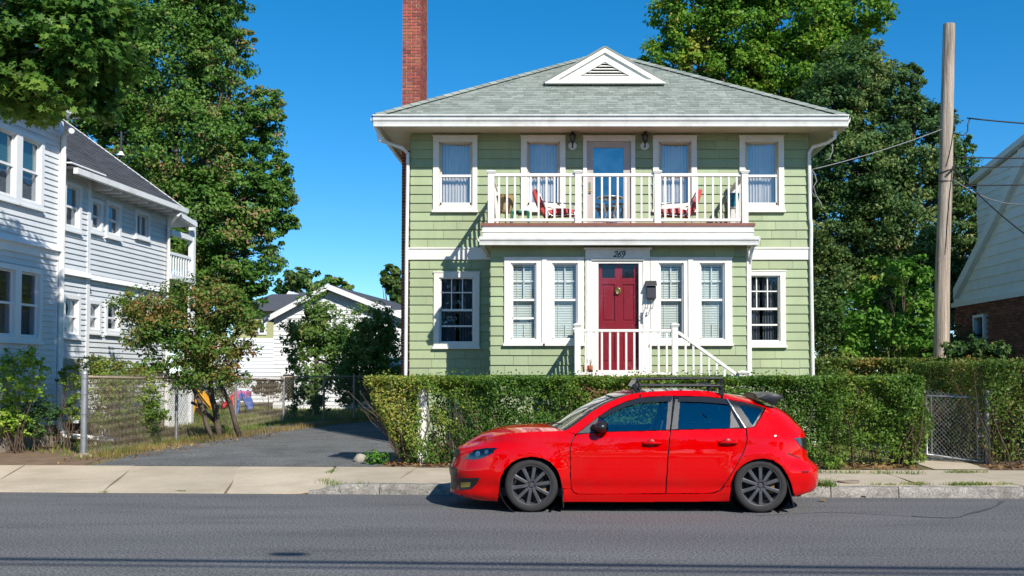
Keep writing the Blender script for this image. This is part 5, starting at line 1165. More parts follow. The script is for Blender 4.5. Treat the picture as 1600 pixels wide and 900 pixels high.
# blue-white house with gabled dormer further left, seen over the olive roof
YQ = 52; dg = root('dormered_house', tuple(P(440,640,YQ)), 'pale dormer and dark roof of a house showing above the olive house', 'house')
mb = MB(); mb.box(P(425,480,YQ).x,P(475,480,YQ).x,YQ,YQ+6,.3,P(440,474,YQ).z); obj('wall', mb, m_clapw, dg)
q = P(455,459,YQ); mb = MB(); mb.add([(P(418,475,YQ).x,YQ-.2,P(418,476,YQ).z),(P(480,475,YQ).x,YQ-.2,P(480,476,YQ).z),(P(480,475,YQ).x,YQ+6,P(480,476,YQ).z),(P(418,475,YQ).x,YQ+6,P(418,476,YQ).z),(P(430,459,YQ).x,YQ+3,P(430,457,YQ+3).z),(P(468,459,YQ).x,YQ+3,P(468,457,YQ+3).z)],[(0,1,5,4),(1,2,5),(2,3,4,5),(3,0,4)]); obj('roof', mb, m_droof, dg)
q0,q1 = P(446,462,YQ-.6),P(456,476,YQ-.6); mb = MB(); mb.prism([(q0.x,YQ-.6,q1.z),(q1.x,YQ-.6,q1.z),(q1.x,YQ-.6,q0.z),((q0.x+q1.x)/2,YQ-.6,q0.z+.25),(q0.x,YQ-.6,q0.z)],(0,0,0),(0,2,0)); obj('dormer', mb, m_clapw, dg)

# ------------------------------------------------------------------ trees
def rg(n): return np.random.default_rng(n)
tb = lambda px, Y, z=.3: (X(px,600,Y), Y, z)
tree('oak_tree', 'tall broad tree with green and russet leaves rising behind the grey clapboard house', 'tree', tb(300,33), tb(310,33,6.5),
  [lobe(*q,33) for q in [(318,-40,80,80),(240,100,105,120),(335,95,58,80),(395,195,55,55),(300,230,100,95),(392,318,66,62),(318,345,95,85),(372,405,66,60),(200,10,85,90),(345,10,45,55),(410,255,40,40),(270,420,80,70),(425,290,34,40),(410,170,40,32),(372,60,26,30),(425,345,38,40),(180,160,70,80),(215,260,60,60),(330,470,70,50),(395,440,36,34),(250,330,60,60),(150,235,40,50),(165,110,50,60),(130,180,40,40)]],
  175000, .118, l_oak, m_bark, .30, clump=.22, per=60, inner=.5, rng=rg(1), twigs=5)
tree('maple_tree', 'large bright green maple crown rising above the right side of the house roof', 'tree', tb(1200,38), tb(1200,38,8),
  [lobe(*q,38) for q in [(1080,20,64,70),(1058,92,58,40),(1150,45,75,75),(1160,120,80,50),(1250,30,80,80),(1335,18,58,50),(1240,110,80,60),(1305,80,60,55),(1180,-30,90,50),(1290,-40,80,50),(1115,150,50,30)]],
  85000, .15, l_maple, m_bark, .36, clump=.26, per=70, inner=.55, rng=rg(2), twigs=6, up=.6)
tree('linden_tree', 'dark green dense tree between the green house and the utility pole', 'tree', tb(1400,30), tb(1395,30,3.5),
  [lobe(*q,30) for q in [(1340,125,64,62),(1398,150,48,48),(1292,190,62,70),(1330,260,85,85),(1430,235,65,80),(1492,290,46,62),(1300,355,60,85),(1400,370,85,95),(1500,380,45,75),(1330,480,75,75),(1430,470,80,80),(1520,440,36,60),(1425,120,22,26),(1470,190,30,40),(1535,290,20,34),(1500,225,20,24),(1290,440,30,80),(1545,335,22,46),(1532,400,32,56),(1505,455,40,50)]],
  150000, .11, l_dark, m_bark, .28, clump=.23, per=55, inner=.55, rng=rg(3), twigs=4)
tree('maple_sapling', 'lime green young tree in front of the dark tree, beside the utility pole', 'tree', tb(1395,22.5), tb(1395,22.5,1.4),
  [lobe(*q,22.5) for q in [(1372,432,34,34),(1420,432,38,40),(1350,490,40,40),(1436,478,36,40),(1400,520,60,36),(1335,545,34,30),(1455,530,30,34)]],
  7000, .10, l_sap, m_bark, .06, clump=.34, per=26, inner=.35, rng=rg(4), twigs=6)
YB1 = 21.5
tree('russet_tree', 'small bushy tree turning russet that leans over the chain-link fence', 'tree', tb(345,22.3,.25), tb(318,22.0,1.9),
  [lobe(*q,YB1,.9) for q in [(240,478,44,34),(300,465,52,34),(345,495,40,48),(270,520,56,34),(222,520,30,40),(372,478,24,34),(335,545,44,32),(285,560,44,26),(370,545,22,30),(250,500,50,40),(310,520,50,40),(350,460,30,26),(235,575,34,26),(300,592,44,24),(352,585,26,26),(205,480,24,26),(390,500,16,26)]],
  19000, .075, l_rust, m_bark, .07, clump=.34, per=34, inner=.3, rng=rg(5), twigs=8)
mb = MB(); limb(mb, tb(375,22.4,.22), tb(330,21.9,1.8), .06, .035, rg(6), .05); t_ = [o for o in COL.objects if o.name == 'russet_tree'][0]
limb(mb, tb(335,21.5,.2), tb(285,21.3,1.75), .05, .03, rg(7), .06); limb(mb, tb(350,22.6,.3), tb(300,21.6,1.0), .05, .03, rg(9), .08); obj('stem', mb, m_bark, t_, smooth=True, fix=False)
tree('birch_tree', 'slender light green tree in front of the white garage gable, left of two', 'tree', tb(495,31.5), tb(495,31.5,2.2),
  [lobe(*q,31.5) for q in [(492,478,26,34),(470,520,30,30),(480,528,36,32),(520,548,34,32),(462,560,22,26),(500,588,46,26),(545,585,24,30),(510,510,36,36),(535,530,30,30)]],
  12500, .10, l_birch, m_bark, .09, clump=.34, per=24, inner=.3, rng=rg(8), twigs=8)
tree('hawthorn_tree', 'feathery green tree touching the house chimney, in front of the white garage', 'tree', tb(585,30.5), tb(585,30.5,1.8),
  [lobe(*q,30.5) for q in [(578,500,34,34),(602,520,24,34),(560,545,30,34),(600,545,28,40),(580,590,46,34),(618,580,18,40),(540,590,26,28),(575,545,44,44),(605,510,22,30)]],
  14000, .095, l_birch, m_bark, .09, clump=.32, per=24, inner=.3, rng=rg(10), twigs=8)
for k,(nm,lb,Y,lo,n) in enumerate([('distant_tree','round dark tree top far behind the white garage roof, by the big oak',80,[(470,435,28,20),(450,455,24,24),(495,452,22,16)],2600),
  ('distant_tree','low far tree crown just above the garage ridge, right of another',85,[(520,440,18,12),(540,452,14,12),(505,450,16,14)],1500),
  ('distant_tree','dark far tree peeping out left of the brick chimney',60,[(612,430,15,18),(622,452,16,26),(600,440,8,10)],1600)]):
    tree(nm, lb, 'tree', tb(lo[0][0],Y), tb(lo[0][0],Y,2.5), [lobe(*q,Y) for q in lo], n, .38, l_dark if k!=1 else l_oak, m_bark, .2, clump=.3, per=30, inner=.4, rng=rg(20+k), twigs=2, group='far trees behind the gardens')
# street maple whose boughs hang into the top left corner; its trunk stands on the pavement
YS_ = 14.6
tree('street_maple', 'maple bough with large lobed leaves hanging into view at the top left corner', 'tree', (-10.8,14.9,.14), (-10.6,14.9,7.4),
  [lobe(*q,YS_,1.3) for q in [(30,60,90,70),(110,50,66,60),(165,20,34,34),(60,140,60,36),(135,120,36,36),(150,60,34,40),(120,160,40,26),(70,100,70,60),(165,95,26,40),(-150,10,100,90),(-300,-60,150,120),(95,-60,100,60),(20,165,40,18),(-30,110,50,60)]],
  26000, .12, l_near, m_bark, .2, clump=.30, per=34, shape='maple', inner=.35, rng=rg(12), twigs=4, up=.8)
# ------------------------------------------------------------------ shrubs
def shrub(name, label, px, Y, lobes, n, size, leaf, stems=6, rng=RNG, cat='shrub', group=None, clump=.32, zb=None):
    z = zt((X(px,600,Y),Y)) if zb is None else zb; base = Vector((X(px,640,Y),Y,z)); t = root(name, tuple(base), label, cat, group)
    lb = [lobe(*q,Y,) for q in lobes]
    pos, nor, CC = crown_points(lb, n, clump, 18, inner=.25, rng=rng); pos[:,2] = np.maximum(pos[:,2], z+.03)
    put('foliage', leafmesh('foliage', pos-np.array(base), nor, size*rng.uniform(.6,1.3,size=len(pos)), .6, 'kite', rng), leaf, t)
    mb = MB()
    for cc in CC:
        for q in cc[:max(2,stems//2)]: limb(mb, base+Vector((rng.normal()*.10,rng.normal()*.10,-.03)), q, .009, .003, rng, .1, 4, 4)
    obj('stem', mb, m_twig, t, fix=False); return t
shrub('leggy_shrub', 'yellow green leggy shrub at the left edge in front of the grey house', 28, 18.6, [(15,575,26,34),(45,600,30,34),(18,630,26,40),(60,572,16,16),(0,560,18,20),(20,660,30,26),(-15,620,24,40),(45,560,24,18)], 4600, .062, l_bright, 5, rg(31))
shrub('dark_shrub', 'low dark green shrub on the bed between leggy shrub and fence post', 62, 18.9, [(60,640,26,28),(45,660,22,20),(82,648,14,20),(55,675,26,14)], 3200, .05, l_dark, 5, rg(32))
shrub('thin_shrub', 'thin leaning shrub beside the downspout, just left of the fence corner post', 100, 19.2, [(98,590,14,18),(118,610,14,24),(112,575,14,10),(125,640,10,20),(105,640,14,20)], 1300, .06, l_shrub, 6, rg(33))
shrub('sprawling_shrub', 'sprawling green shrub pressed against the inside of the chain-link fence', 200, 20.3, [(150,572,28,16),(185,590,38,20),(160,620,30,26),(215,625,34,26),(190,655,44,24),(235,600,26,22),(250,640,26,20),(150,660,18,20),(170,600,40,40),(225,650,30,30)], 8500, .055, l_shrub, 6, rg(34))
shrub('russet_shrub', 'reddish green bush top showing over the fence between house and russet tree', 165, 20.8, [(150,566,26,12),(185,572,20,12),(215,580,22,14),(150,585,24,14)], 1900, .06, l_rust, 5, rg(35))
for k,(nm,lb,px,Y,lo,n,lf) in enumerate([('garden_bush','dark bush behind the fence below the two young trees, left',478,31,[(475,610,24,24),(495,625,22,22)],2200,l_dark),
  ('garden_bush','green bush in shade behind the fence corner, under the hawthorn tree',555,31,[(545,615,26,26),(580,610,30,30),(610,605,20,30)],3600,l_shrub),
  ('garden_bush','rounded bush on the lawn beside the blue slide',420,33,[(425,605,22,16),(405,600,14,14)],1600,l_shrub),
  ('garden_bush','dry brown bush on the fence line near the blue slide',455,29.6,[(455,625,14,22)],500,l_rust),
  ('garden_bush','dark green bush filling the gap behind the slides',355,36,[(320,575,30,22),(350,590,26,22),(380,590,16,16),(300,600,24,24),(340,610,40,16)],4200,l_dark),
  ('garden_bush','low dark shrub under the brick house window at the right',1515,20.0,[(1490,545,22,14),(1525,540,22,16),(1560,548,24,14)],2000,l_dark),
  ('garden_bush','dark undergrowth below the dark tree beside the house corner',1300,26,[(1290,540,30,40),(1340,560,40,30),(1300,480,24,50),(1285,500,30,60),(1320,520,40,50),(1380,545,50,40),(1440,548,50,36),(1490,545,40,34),(1300,582,44,24),(1365,582,44,24),(1430,582,44,24)],19000,l_dark)]):
    shrub(nm, lb, px, Y, lo, n, .09, lf, 3, rg(40+k), 'bush', 'bushes in the gardens')
# weeds beneath the hedge and along the verge
for k,(lb,px,py,r,n) in enumerate([('leafy green weed at the foot of the hedge nearest the driveway',590,718,20,420),('dense green weed clump at the foot of the hedge just left of the red car',680,715,22,520),('small weeds below the hedge behind the red car boot',1300,725,22,300),('leafy weeds at the right end of the long hedge',1420,722,26,420),('weed clump at the foot of the gate post',1562,712,24,420),('low weeds beside the chain-link fence posts',345,668,16,260)]):
    p = gp(px,py+8); Y = p.y; k_ = Y/FPX
    t = root('weed_clump', tuple(p), lb, 'weed', 'weed clumps along hedges and fence')
    pos,nor,_ = crown_points([((p.x,p.y,p.z+.10),(r*k_,r*k_*.6,.14))], n, .4, 14, inner=.1, rng=rg(60+k)); pos[:,2] = np.maximum(pos[:,2],p.z+.02)
    put('foliage', leafmesh('foliage', pos-np.array(p), nor, .06*rg(k).uniform(.6,1.4,size=len(pos)), .55), l_sap if k in (0,) else l_shrub, t)
# ------------------------------------------------------------------ hedges
def hedge(name, label, poly, z0, ztop, n, size, leaf, taper=None, rng=RNG, twn=120, gap=None, lumps=.075, bare=None):
    """poly: ground outline (world xy); leaves sit on the clipped shell, twigs inside"""
    c = sum((Vector((p[0],p[1],0)) for p in poly), Vector())/len(poly); t = root(name, (c.x,c.y,z0), label, 'hedge')
    a = np.array([(p[0],p[1]) for p in poly]); m = len(a); nx = np.roll(a,-1,0); ln = np.linalg.norm(nx-a,axis=1); per = ln.sum()
    top_area = abs(np.sum(a[:,0]*nx[:,1]-nx[:,0]*a[:,1]))/2; H = ztop-z0; side = per*H
    nt_ = int(n*top_area*1.25/(top_area*1.25+side)); ns = n-nt_
    e = rng.choice(m, size=ns, p=ln/per); f = rng.random(ns); h = rng.random(ns)**.85
    p = a[e]*(1-f[:,None])+nx[e]*f[:,None]; d = (nx-a)[e]/ln[e][:,None]; on = np.stack([d[:,1],-d[:,0]],1)
    if np.sum(a[:,0]*nx[:,1]-nx[:,0]*a[:,1]) < 0: on = -on
    dep = np.abs(rng.normal(size=ns))*.14; core = rng.random(ns) < .22; dep = np.where(core, rng.uniform(.25,.62,size=ns), dep)
    # thin near the ground, with pockets
    pocket = np.sin(p[:,0]*3.3+np.sin(h*6+p[:,0]*1.7)*1.5)*np.sin(h*8.5+p[:,0]*2.1)
    wav = lumps*(np.sin(p[:,0]*5.1+h*7)+np.sin(p[:,0]*11.7-h*9+p[:,1]*4)+.6*np.sin(p[:,0]*2.3+h*3)) + .13*(rng.random(ns)<.07)*rng.random(ns)**2 - .16*np.clip(pocket-.3,0,1)
    keep = (rng.random(ns) < np.clip(.42+.9*h,0,1)) & ~((pocket > .48) & (rng.random(ns) < .74) & ~core)
    if gap is not None: keep &= ~gap(p,h)
    q = p - on*(dep - wav)[:,None]
    if taper is not None: q = taper(q, h)
    z = z0+.04+h*H
    P1 = np.concatenate([q,z[:,None]],1)[keep]; N1 = np.concatenate([on*.7,np.full((ns,1),.45)],1)[keep]+unit(keep.sum(),rng)*.85
    lo,hi = a.min(0),a.max(0); T = np.zeros((0,2))
    while len(T) < nt_:
        qq = rng.uniform(lo-.03,hi+.03,size=(nt_*2,2)); T = np.concatenate([T,qq[inpoly(qq,a)]])
    T = T[:nt_]; zz = ztop-np.abs(rng.normal(size=nt_))*.05+.022*np.sin(T[:,0]*6)+.02*np.sin(T[:,0]*13+T[:,1]*9)+.13*(rng.random(nt_)<.05)*rng.random(nt_)**2
    if taper is not None: T = taper(T, np.ones(nt_))
    P2 = np.concatenate([T,zz[:,None]],1); N2 = np.array([0,0,.8])+unit(nt_,rng)*.8
    pos = np.concatenate([P1,P2]); nor = np.concatenate([N1,N2])
    put('foliage', leafmesh('foliage', pos-np.array([c.x,c.y,z0]), nor, size*rng.uniform(.6,1.35,size=len(pos)), .6, 'kite', rng), leaf, t)
    mb = MB()
    for _ in range(twn):
        k = int(rng.integers(m)); f = rng.random(); b = a[k]*(1-f)+nx[k]*f; on_ = np.array([(nx-a)[k][1],-(nx-a)[k][0]])/ln[k]
        ins = rng.uniform(.12,.4); b = b-on_*ins*np.sign(1)
        up_ = np.array([rng.normal()*.25, rng.normal()*.12]); h1 = rng.uniform(.5,.97); e_ = np.array([b+up_ + on_*ins*.8])
        if taper is not None: e_ = taper(e_, np.array([h1])); 
        e_ = e_[0]; s_ = np.array([b])
        if taper is not None: s_ = taper(s_, np.array([.0]))
        s_ = s_[0]
        limb(mb, (s_[0],s_[1],z0-.02), (e_[0],e_[1],z0+h1*H), .012, .004, rng, .1, 4, 4)
    obj('stem', mb, m_twig, t, fix=False)
    return t
hx0,hx1 = st(P(566,600,16.15))[0], st(P(1443,600,16.0))[0]; HZT = P(900,591,16.2).z
def tap(q,h):                                # the driveway end narrows towards the ground
    x = q[:,0]; k = np.clip((x-(-3.15))/1.3,0,1); return np.stack([x+(1-k)*(1-h)**1.1*.62, q[:,1]],1)
xw = X(655,640,16.2)
def gapf(p,h): return (np.abs(p[:,0]-xw-(h-.5)*.08) < .085+.03*np.sin(h*20)) & (h>.30)&(h<.84)
hedge('privet_hedge', 'long clipped green hedge along the pavement behind the red car', [S(hx0,TB+.22),S(hx0+2,TB+.16),S(hx1,TB+.20),S(hx1,TB+1.0),S(hx0,TB+1.05)], .15, HZT, 150000, .046, l_hedge, tap, rg(70), 230, gapf)
tag(obj('white_post', MB().box(xw-.07,xw+.09,16.2+.28,16.2+.44,.1,1.36), m_white, bevel=.01), 'white painted post glimpsed through a gap in the long hedge', 'post')
a0 = P(1547,600,16.05)
hedge('garden_hedge', 'turning green hedge right of the gate, running back beside the garden path', [(a0.x,a0.y+.1),(a0.x+4.5,a0.y-.15),(a0.x+4.5,a0.y+1.2),(a0.x+1.2,a0.y+1.4),(a0.x+.9,19.6),(a0.x-.1,19.6)], .16, 1.80, 52000, .055, l_hedge2, None, rg(71), 240)
b0,b1 = X(1268,600,20.6),X(1560,600,20.6)
hedge('garden_hedge', 'shaded back hedge behind the gate and the long clipped hedge', [(b0,20.3),(b1,20.2),(b1,21.2),(b0,21.3)], .25, P(1450,562,20.4).z, 38000, .06, l_hedge2, None, rg(72), 120)

# ------------------------------------------------------------------ unseen trees added across the street for dark reflections in glass and paint
pp_,nn_ = [],[]; mb = MB()
for k,(x,y,r,h) in enumerate([(-13,-15,3.0,5.0),(-4.5,-17,3.4,5.6),(4.5,-15.5,2.8,4.6),(13,-17,3.6,6.0),(22,-15,3.0,5.0)]):
    a_,b_,_ = crown_points([((x,y,h),(r,r,r*.85)),((x+1.4,y,h-1.2),(r*.7,r*.7,r*.6)),((x-1.5,y+.3,h-1),(r*.7,r*.7,r*.6)),((x+3,y-.5,2.2),(2.6,1.2,2.0)),((x-3,y-.5,2.2),(2.6,1.2,2.0))], 11000, .3, 40, rng=rg(90+k)); pp_.append(a_); nn_.append(b_); limb(mb,(x,y,-.1),(x,y,h-1),.22,.12,rg(95+k),.04,8)
p_ = np.concatenate(pp_); o = put('unseen_treeline', leafmesh('unseen_treeline', p_, np.concatenate(nn_), .3*rg(99).uniform(.6,1.3,size=len(p_))), l_dark); o['kind'] = 'stuff'
o = obj('unseen_treeline_trunks', mb, m_bark, smooth=True, fix=False); o['kind'] = 'stuff'
# ------------------------------------------------------------------ chain-link fence, gate, edging
FX = lambda Y: -8.28+.057*(Y-17.9)           # fence line along the driveway
def fpt(px, py): return PP(px, py, Vector((FX(17.9),17.9,0)), Vector((1,-.057,0)).normalized())
def chain(mb, a, b, z0a, z0b, h, step=.062, r=.0024):
    """woven wire between ground points a and b"""
    a = Vector(a); b = Vector(b); L = (b-a).length; n = int(L/step); rows = int(h/step); nrm = (b-a).cross(UPV).normalized()
    for i in range(-0, n):
        pts = []
        for k in range(rows+1):
            f = (i+ (k%2))/n
            if f > 1: f = 1
            p = a.lerp(b,f); z = z0a*(1-f)+z0b*f+.03+k*step*(h/(rows*step)); pts.append((p.x+nrm.x*.004*(1 if (i+k)%2 else -1),p.y+nrm.y*.004*(1 if (i+k)%2 else -1),z))
        mb.tube(pts, r, 3, cap=False)
        # the mirrored half of the weave
        pts = []
        for k in range(rows+1):
            f = (i+1-(k%2))/n; f = min(f,1); p = a.lerp(b,f); z = z0a*(1-f)+z0b*f+.03+k*step*(h/(rows*step)); pts.append((p.x,p.y,z))
        mb.tube(pts, r, 3, cap=False)
fc = root('chain_link_fence', (FX(17.9),17.9,.2), 'weathered chain-link fence running back along the driveway to the garden', 'fence')
Ys = [17.9,21.65,25.0,28.6]; g_ = lambda Y: zt((FX(Y),Y))
top = [P(133,585,17.9).z,P(277,588,21.65).z,P(370,588,25.0).z,P(445,592,28.6).z]
for i,(Y,zt1_) in enumerate(zip(Ys,top)):
    mb = MB(); r = .055 if i == 0 else .032; z = g_(Y); mb.lathe([(r,-.1),(r,zt1_-z),(r*1.12,zt1_-z),(r*1.12,zt1_-z+.03),(r*.6,zt1_-z+.07),(.001,zt1_-z+.08)],(FX(Y),Y,z),n=14)
    o = obj('post', mb, m_galv, fc, smooth='auto')
    if i == 0:
        o['label'] = 'thick galvanised corner post'
        for zz_ in (.35,.75,1.1,zt1_-z-.06): mb = MB(); mb.lathe([(.066,-.012),(.066,.012)],(FX(Y),Y,z+zz_),n=14); obj('clamp', mb, m_galv, fc, smooth='auto')
        mb = MB(); mb.lathe([(.17,-.06),(.15,.03),(.06,.07)],(FX(Y),Y,z),n=9); obj('footing', mb, m_mortar, fc)
mb = MB()
for i in range(3): mb.tube([(FX(Ys[i]),Ys[i],top[i]-.04),(FX((Ys[i]+Ys[i+1])/2),(Ys[i]+Ys[i+1])/2,(top[i]+top[i+1])/2-.05),(FX(Ys[i+1]),Ys[i+1],top[i+1]-.04)],.022,8)
obj('top_rail', mb, m_rust, fc, fix=False, smooth=True)
mb = MB()
for i in range(3):
    ha,hb = top[i]-g_(Ys[i]),top[i+1]-g_(Ys[i+1]); chain(mb,(FX(Ys[i]),Ys[i],0),(FX(Ys[i+1]),Ys[i+1],0),g_(Ys[i]),g_(Ys[i+1]),(ha+hb)/2, .068, .0027)
obj('wire_mesh', mb, m_rust, fc, fix=False, kind='stuff')
# fence across the far end of the driveway
fb = root('chain_link_fence', (X(505,640,29.0),29.0,.3), 'rusty chain-link fence across the shaded far end of the driveway', 'fence')
bp = [(FX(28.6),28.6),(X(506,640,29.0),29.0),(X(553,640,29.3),29.3),(X(600,640,29.5),29.5),(X(650,640,29.7),29.7)]
for x,y in bp[1:]:
    mb = MB(); mb.lathe([(.032,-.1),(.032,1.25),(.02,1.3)],(x,y,zt((x,y))),n=10); obj('post', mb, m_rust, fb, smooth='auto')
mb = MB(); mb.tube([(x,y,zt((x,y))+1.22) for x,y in bp],.022,6); obj('top_rail', mb, m_rust, fb, fix=False)
mb = MB()
for a,b in zip(bp[:-1],bp[1:]): chain(mb,(a[0],a[1],0),(b[0],b[1],0),zt(a),zt(b),1.2,.08,.004)
obj('wire_mesh', mb, m_rust, fb, fix=False, kind='stuff')
# low wire edging round the bed at the left
we = root('wire_edging', tuple(S(-11,TB+1.7,.16)), 'low rusty hooped wire edging round the soil bed at the left', 'edging fence')
mb = MB(); pA,pB = gp(-60,704),gp(132,694); n = int((pB-pA).length/.085)
for i in range(n):
    a = pA.lerp(pB,i/n); b = pA.lerp(pB,(i+1.7)/n); h = .27+.02*RNG.normal()
    mb.tube([a,a+UPV*h*.8,a.lerp(b,.25)+UPV*h,a.lerp(b,.75)+UPV*h,b+UPV*h*.8,b],.0045,4,cap=False)
for zz_ in (.08,.17): mb.tube([pA+UPV*zz_,pB+UPV*zz_],.004,4)
obj('wire_hoops', mb, m_rust, we, fix=False, kind='stuff')
# gate and its post
gt = root('chain_link_gate', tuple(P(1540,720,16.55)), 'silver chain-link garden gate standing slightly ajar between the hedges', 'gate')
gB = P(1537.5,722,16.62); gA = P(1448,712,16.95); zb_,zt2 = gp(1537,722).z+.02, P(1537,621,16.62).z; zb2,zt3 = P(1448,710,16.95).z, P(1448,618,16.95).z
gB.z = gA.z = 0
q = [Vector((gA.x,gA.y,zb2)),Vector((gA.x,gA.y,zt3)),Vector((gB.x,gB.y,zt2)),Vector((gB.x,gB.y,zb_))]
mb = MB(); mb.tube(q,.022,8,closed=True); obj('gate_frame', mb, m_galv, gt, fix=False, smooth=True)
mb = MB(); d_ = (gA-gB).normalized(); s1 = Vector((gB.x,gB.y,0))+d_*.09; mb.tube([Vector((s1.x,s1.y,zb_+.02)),Vector((s1.x,s1.y,zt2-.01))],.012,6); s2 = Vector((gA.x,gA.y,0))-d_*.08; mb.tube([Vector((s2.x,s2.y,zb2)),Vector((s2.x,s2.y,zt3))],.012,6); obj('tension_bar', mb, m_galv, gt, fix=False)
for f in (.12,.4,.75): mb = MB(); mb.box(gB.x-.11,gB.x+.03,gB.y-.03,gB.y+.03,zb_+(zt2-zb_)*f-.012,zb_+(zt2-zb_)*f+.012); obj('hinge_strap', mb, m_galv, gt)
mb = MB(); mb.lathe([(.035,-.05),(.045,0),(.035,.05)],(gA.x,gA.y-.03,zt3-.25),n=10); mb.tube([(gA.x,gA.y-.03,zt3-.25),(gA.x-.1,gA.y-.03,zt3-.25)],.012,6); obj('latch', mb, m_galv, gt, fix=False, smooth='auto')
mb = MB(); chain(mb,(gA.x,gA.y,0),(gB.x,gB.y,0),zb2-.02,zb_-.02,zt2-zb_-.0,.066,.0040); obj('wire_mesh', mb, m_galv, gt, fix=False, kind='stuff')
gp_ = P(1543.5,725,16.55); z = gp(1543,727).z; h = P(1543,611,16.55).z-z; mb = MB(); mb.lathe([(.04,-.1),(.04,h-.03),(.046,h-.03),(.046,h-.0),(.02,h+.03),(.001,h+.035)],(gp_.x,16.55,z),n=14)
tag(obj('gate_post', mb, m_galv, smooth='auto'), 'grey metal post the garden gate hangs on, with a domed cap', 'post')
# ------------------------------------------------------------------ utility pole, cables
YU = 21.0
pb_,pt_ = P(1470.5,560,YU),P(1483,38,YU); pr = root('utility_pole', (pb_.x-(pt_.x-pb_.x)*.2,YU,.2), 'weathered grey-brown wooden utility pole leaning slightly, at the right', 'utility pole')
dirp = (pt_-pb_).normalized(); b_ = pb_-dirp*(pb_.z-.1)/dirp.z
pts = [b_.lerp(pt_,i/12)+Vector((RNG.normal()*.006,RNG.normal()*.006,0)) for i in range(13)]; pts[-1] = pt_
mb = MB(); mb.tube(pts,[.172-.052*i/12 for i in range(13)],18); obj('pole', mb, m_wood, pr, smooth='auto', fix=False)
ax = lambda py: pb_+dirp*((P(1475,py,YU).z-pb_.z)/dirp.z)
mb = MB(); q = ax(283); mb.tube([q+Vector((.14*math.cos(a)*1.05,.14*math.sin(a)*1.05,.02*math.sin(a))) for a in np.linspace(0,6.28,16)],.01,5); q = ax(268); mb.tube([q+Vector((.145*math.cos(a)*1.05,.145*math.sin(a)*1.05,.05*math.cos(a))) for a in np.linspace(0,6.28,16)],.012,5); mb.tube([q+Vector((-.03,-.16,-.1)),q+Vector((.09,-.17,.02)),q+Vector((.15,-.1,.12))],.022,6); obj('cable_band', mb, m_cable, pr, fix=False)
mb = MB(); mb.tube([ax(py)+Vector((.11*math.cos(t_)*1.25,-abs(.15*math.sin(t_))-.0,0)) for py,t_ in ((180,.25),(200,.6),(225,1.1),(245,1.5),(262,1.9))],.008,5); mb.tube([ax(py)+Vector((.13*math.cos(t_),-abs(.155*math.sin(t_)),0)) for py,t_ in ((268,.8),(300,1.2),(340,1.5),(400,1.8))],.008,5); obj('riser_wire', mb, m_cable, pr, fix=False)
def cable(label, a, b, sag, r, mat=None, name='overhead_cable', kink=None):
    a = Vector(a); b = Vector(b); pts = []
    for i in range(25):
        f = i/24; p = a.lerp(b,f); p.z -= sag*4*f*(1-f); pts.append(p)
    mb = MB(); mb.tube(pts, r, 5)
    if kink: kink(mb)
    return tag(obj(name, mb, mat or m_cable, fix=False, smooth=True), label, 'cable', 'cables strung from the utility pole')
far = lambda py, Y=19.5: P(2100,py,Y)
kk = ax(185)+Vector((1.1,0,0))
def kinkf(mb):
    e = P(1515,186,YU); mb.tube([e,P(1512,195,YU),P(1512,205,YU),P(1505,212,YU),ax(208)+Vector((.13,0,0))],.014,5)
cable('topmost black cable running right from the pole, with a hanging drip loop', P(1511,184.5,YU), far(172), 0.25, .016, None, kink=kinkf)
cable('black cable leaving the pole to the right, upper of the close pair', ax(246)+Vector((.12,0,0)), far(240), .05, .015)
cable('thin black cable leaving the pole to the right, below the upper of the close pair', ax(262)+Vector((.12,0,0)), far(245), .03, .010)
cable('black cable leaving the pole to the right, lowest above the white gable rake', ax(290)+Vector((.12,0,0)), far(272), .05, .014)
cable('slack cable sloping down from the pole across the white gable', ax(262)+Vector((.1,-.1,0)), P(1640,392,19.0), .12, .015)
cable('thin grey cable crossing in front of the small dormer', ax(280)+Vector((.1,-.1,0)), P(1690,290,19.6), .45, .010, m_cableg)
cable('grey service drop sagging from the pole to the house corner', ax(203)+Vector((-.12,-.05,0)), P(1268,265,YM-.05), .05, .010, m_cableg)
cable('faint cable sagging low from the pole through the dark tree', ax(310)+Vector((-.1,.1,0)), P(1272,432,24.5), .3, .010)
mb = MB()
for k,pts in enumerate([[(1268,265),(1273,272),(1276,283),(1271,292),(1275,305),(1283,318),(1284,325)],[(1268,266),(1269,285),(1268,300),(1275,308)],[(1300,212),(1301,236),(1296,248),(1288,251)]]): mb.tube([P(x,y,YM-.08) for x,y in pts],.011,5)
tag(obj('service_entrance_wire', mb, m_cableg, fix=False, smooth=True), 'loose loops of grey wire hanging at the right corner of the green house', 'wire')
# street cables overhead: above the picture, their shadows lie along the road
for lb,(tt,zz_,r) in (('heavy cable bundle above the street that throws the darker line on the road',(-4.55,7.0,.045)),('thin cable above the street that throws the fainter line on the road',(-4.45-.33,7.0+.08,.025))):
    off = (zz_)/.9; tq = tt-off*1.0
    a,b = S(-42,tq,zz_+.0),S(42,tq-.12,zz_); cable(lb, a, b, .0, r)
q = PZ(452,866,0); lp = Vector((q.x,q.y,0))+SUNV*(7.0/SUNV.z); mb = MB(); mb.lathe([(.02,-.17),(.06,-.13),(.065,.06),(.05,.13),(.02,.17)],(0,0,0),'x',10)
o = obj('cable_splice', mb, m_cable, smooth='auto'); o.location = lp; o.location.z = 7.0; tag(o, 'dark splice sleeve on the street cable above the road at left', 'cable splice')
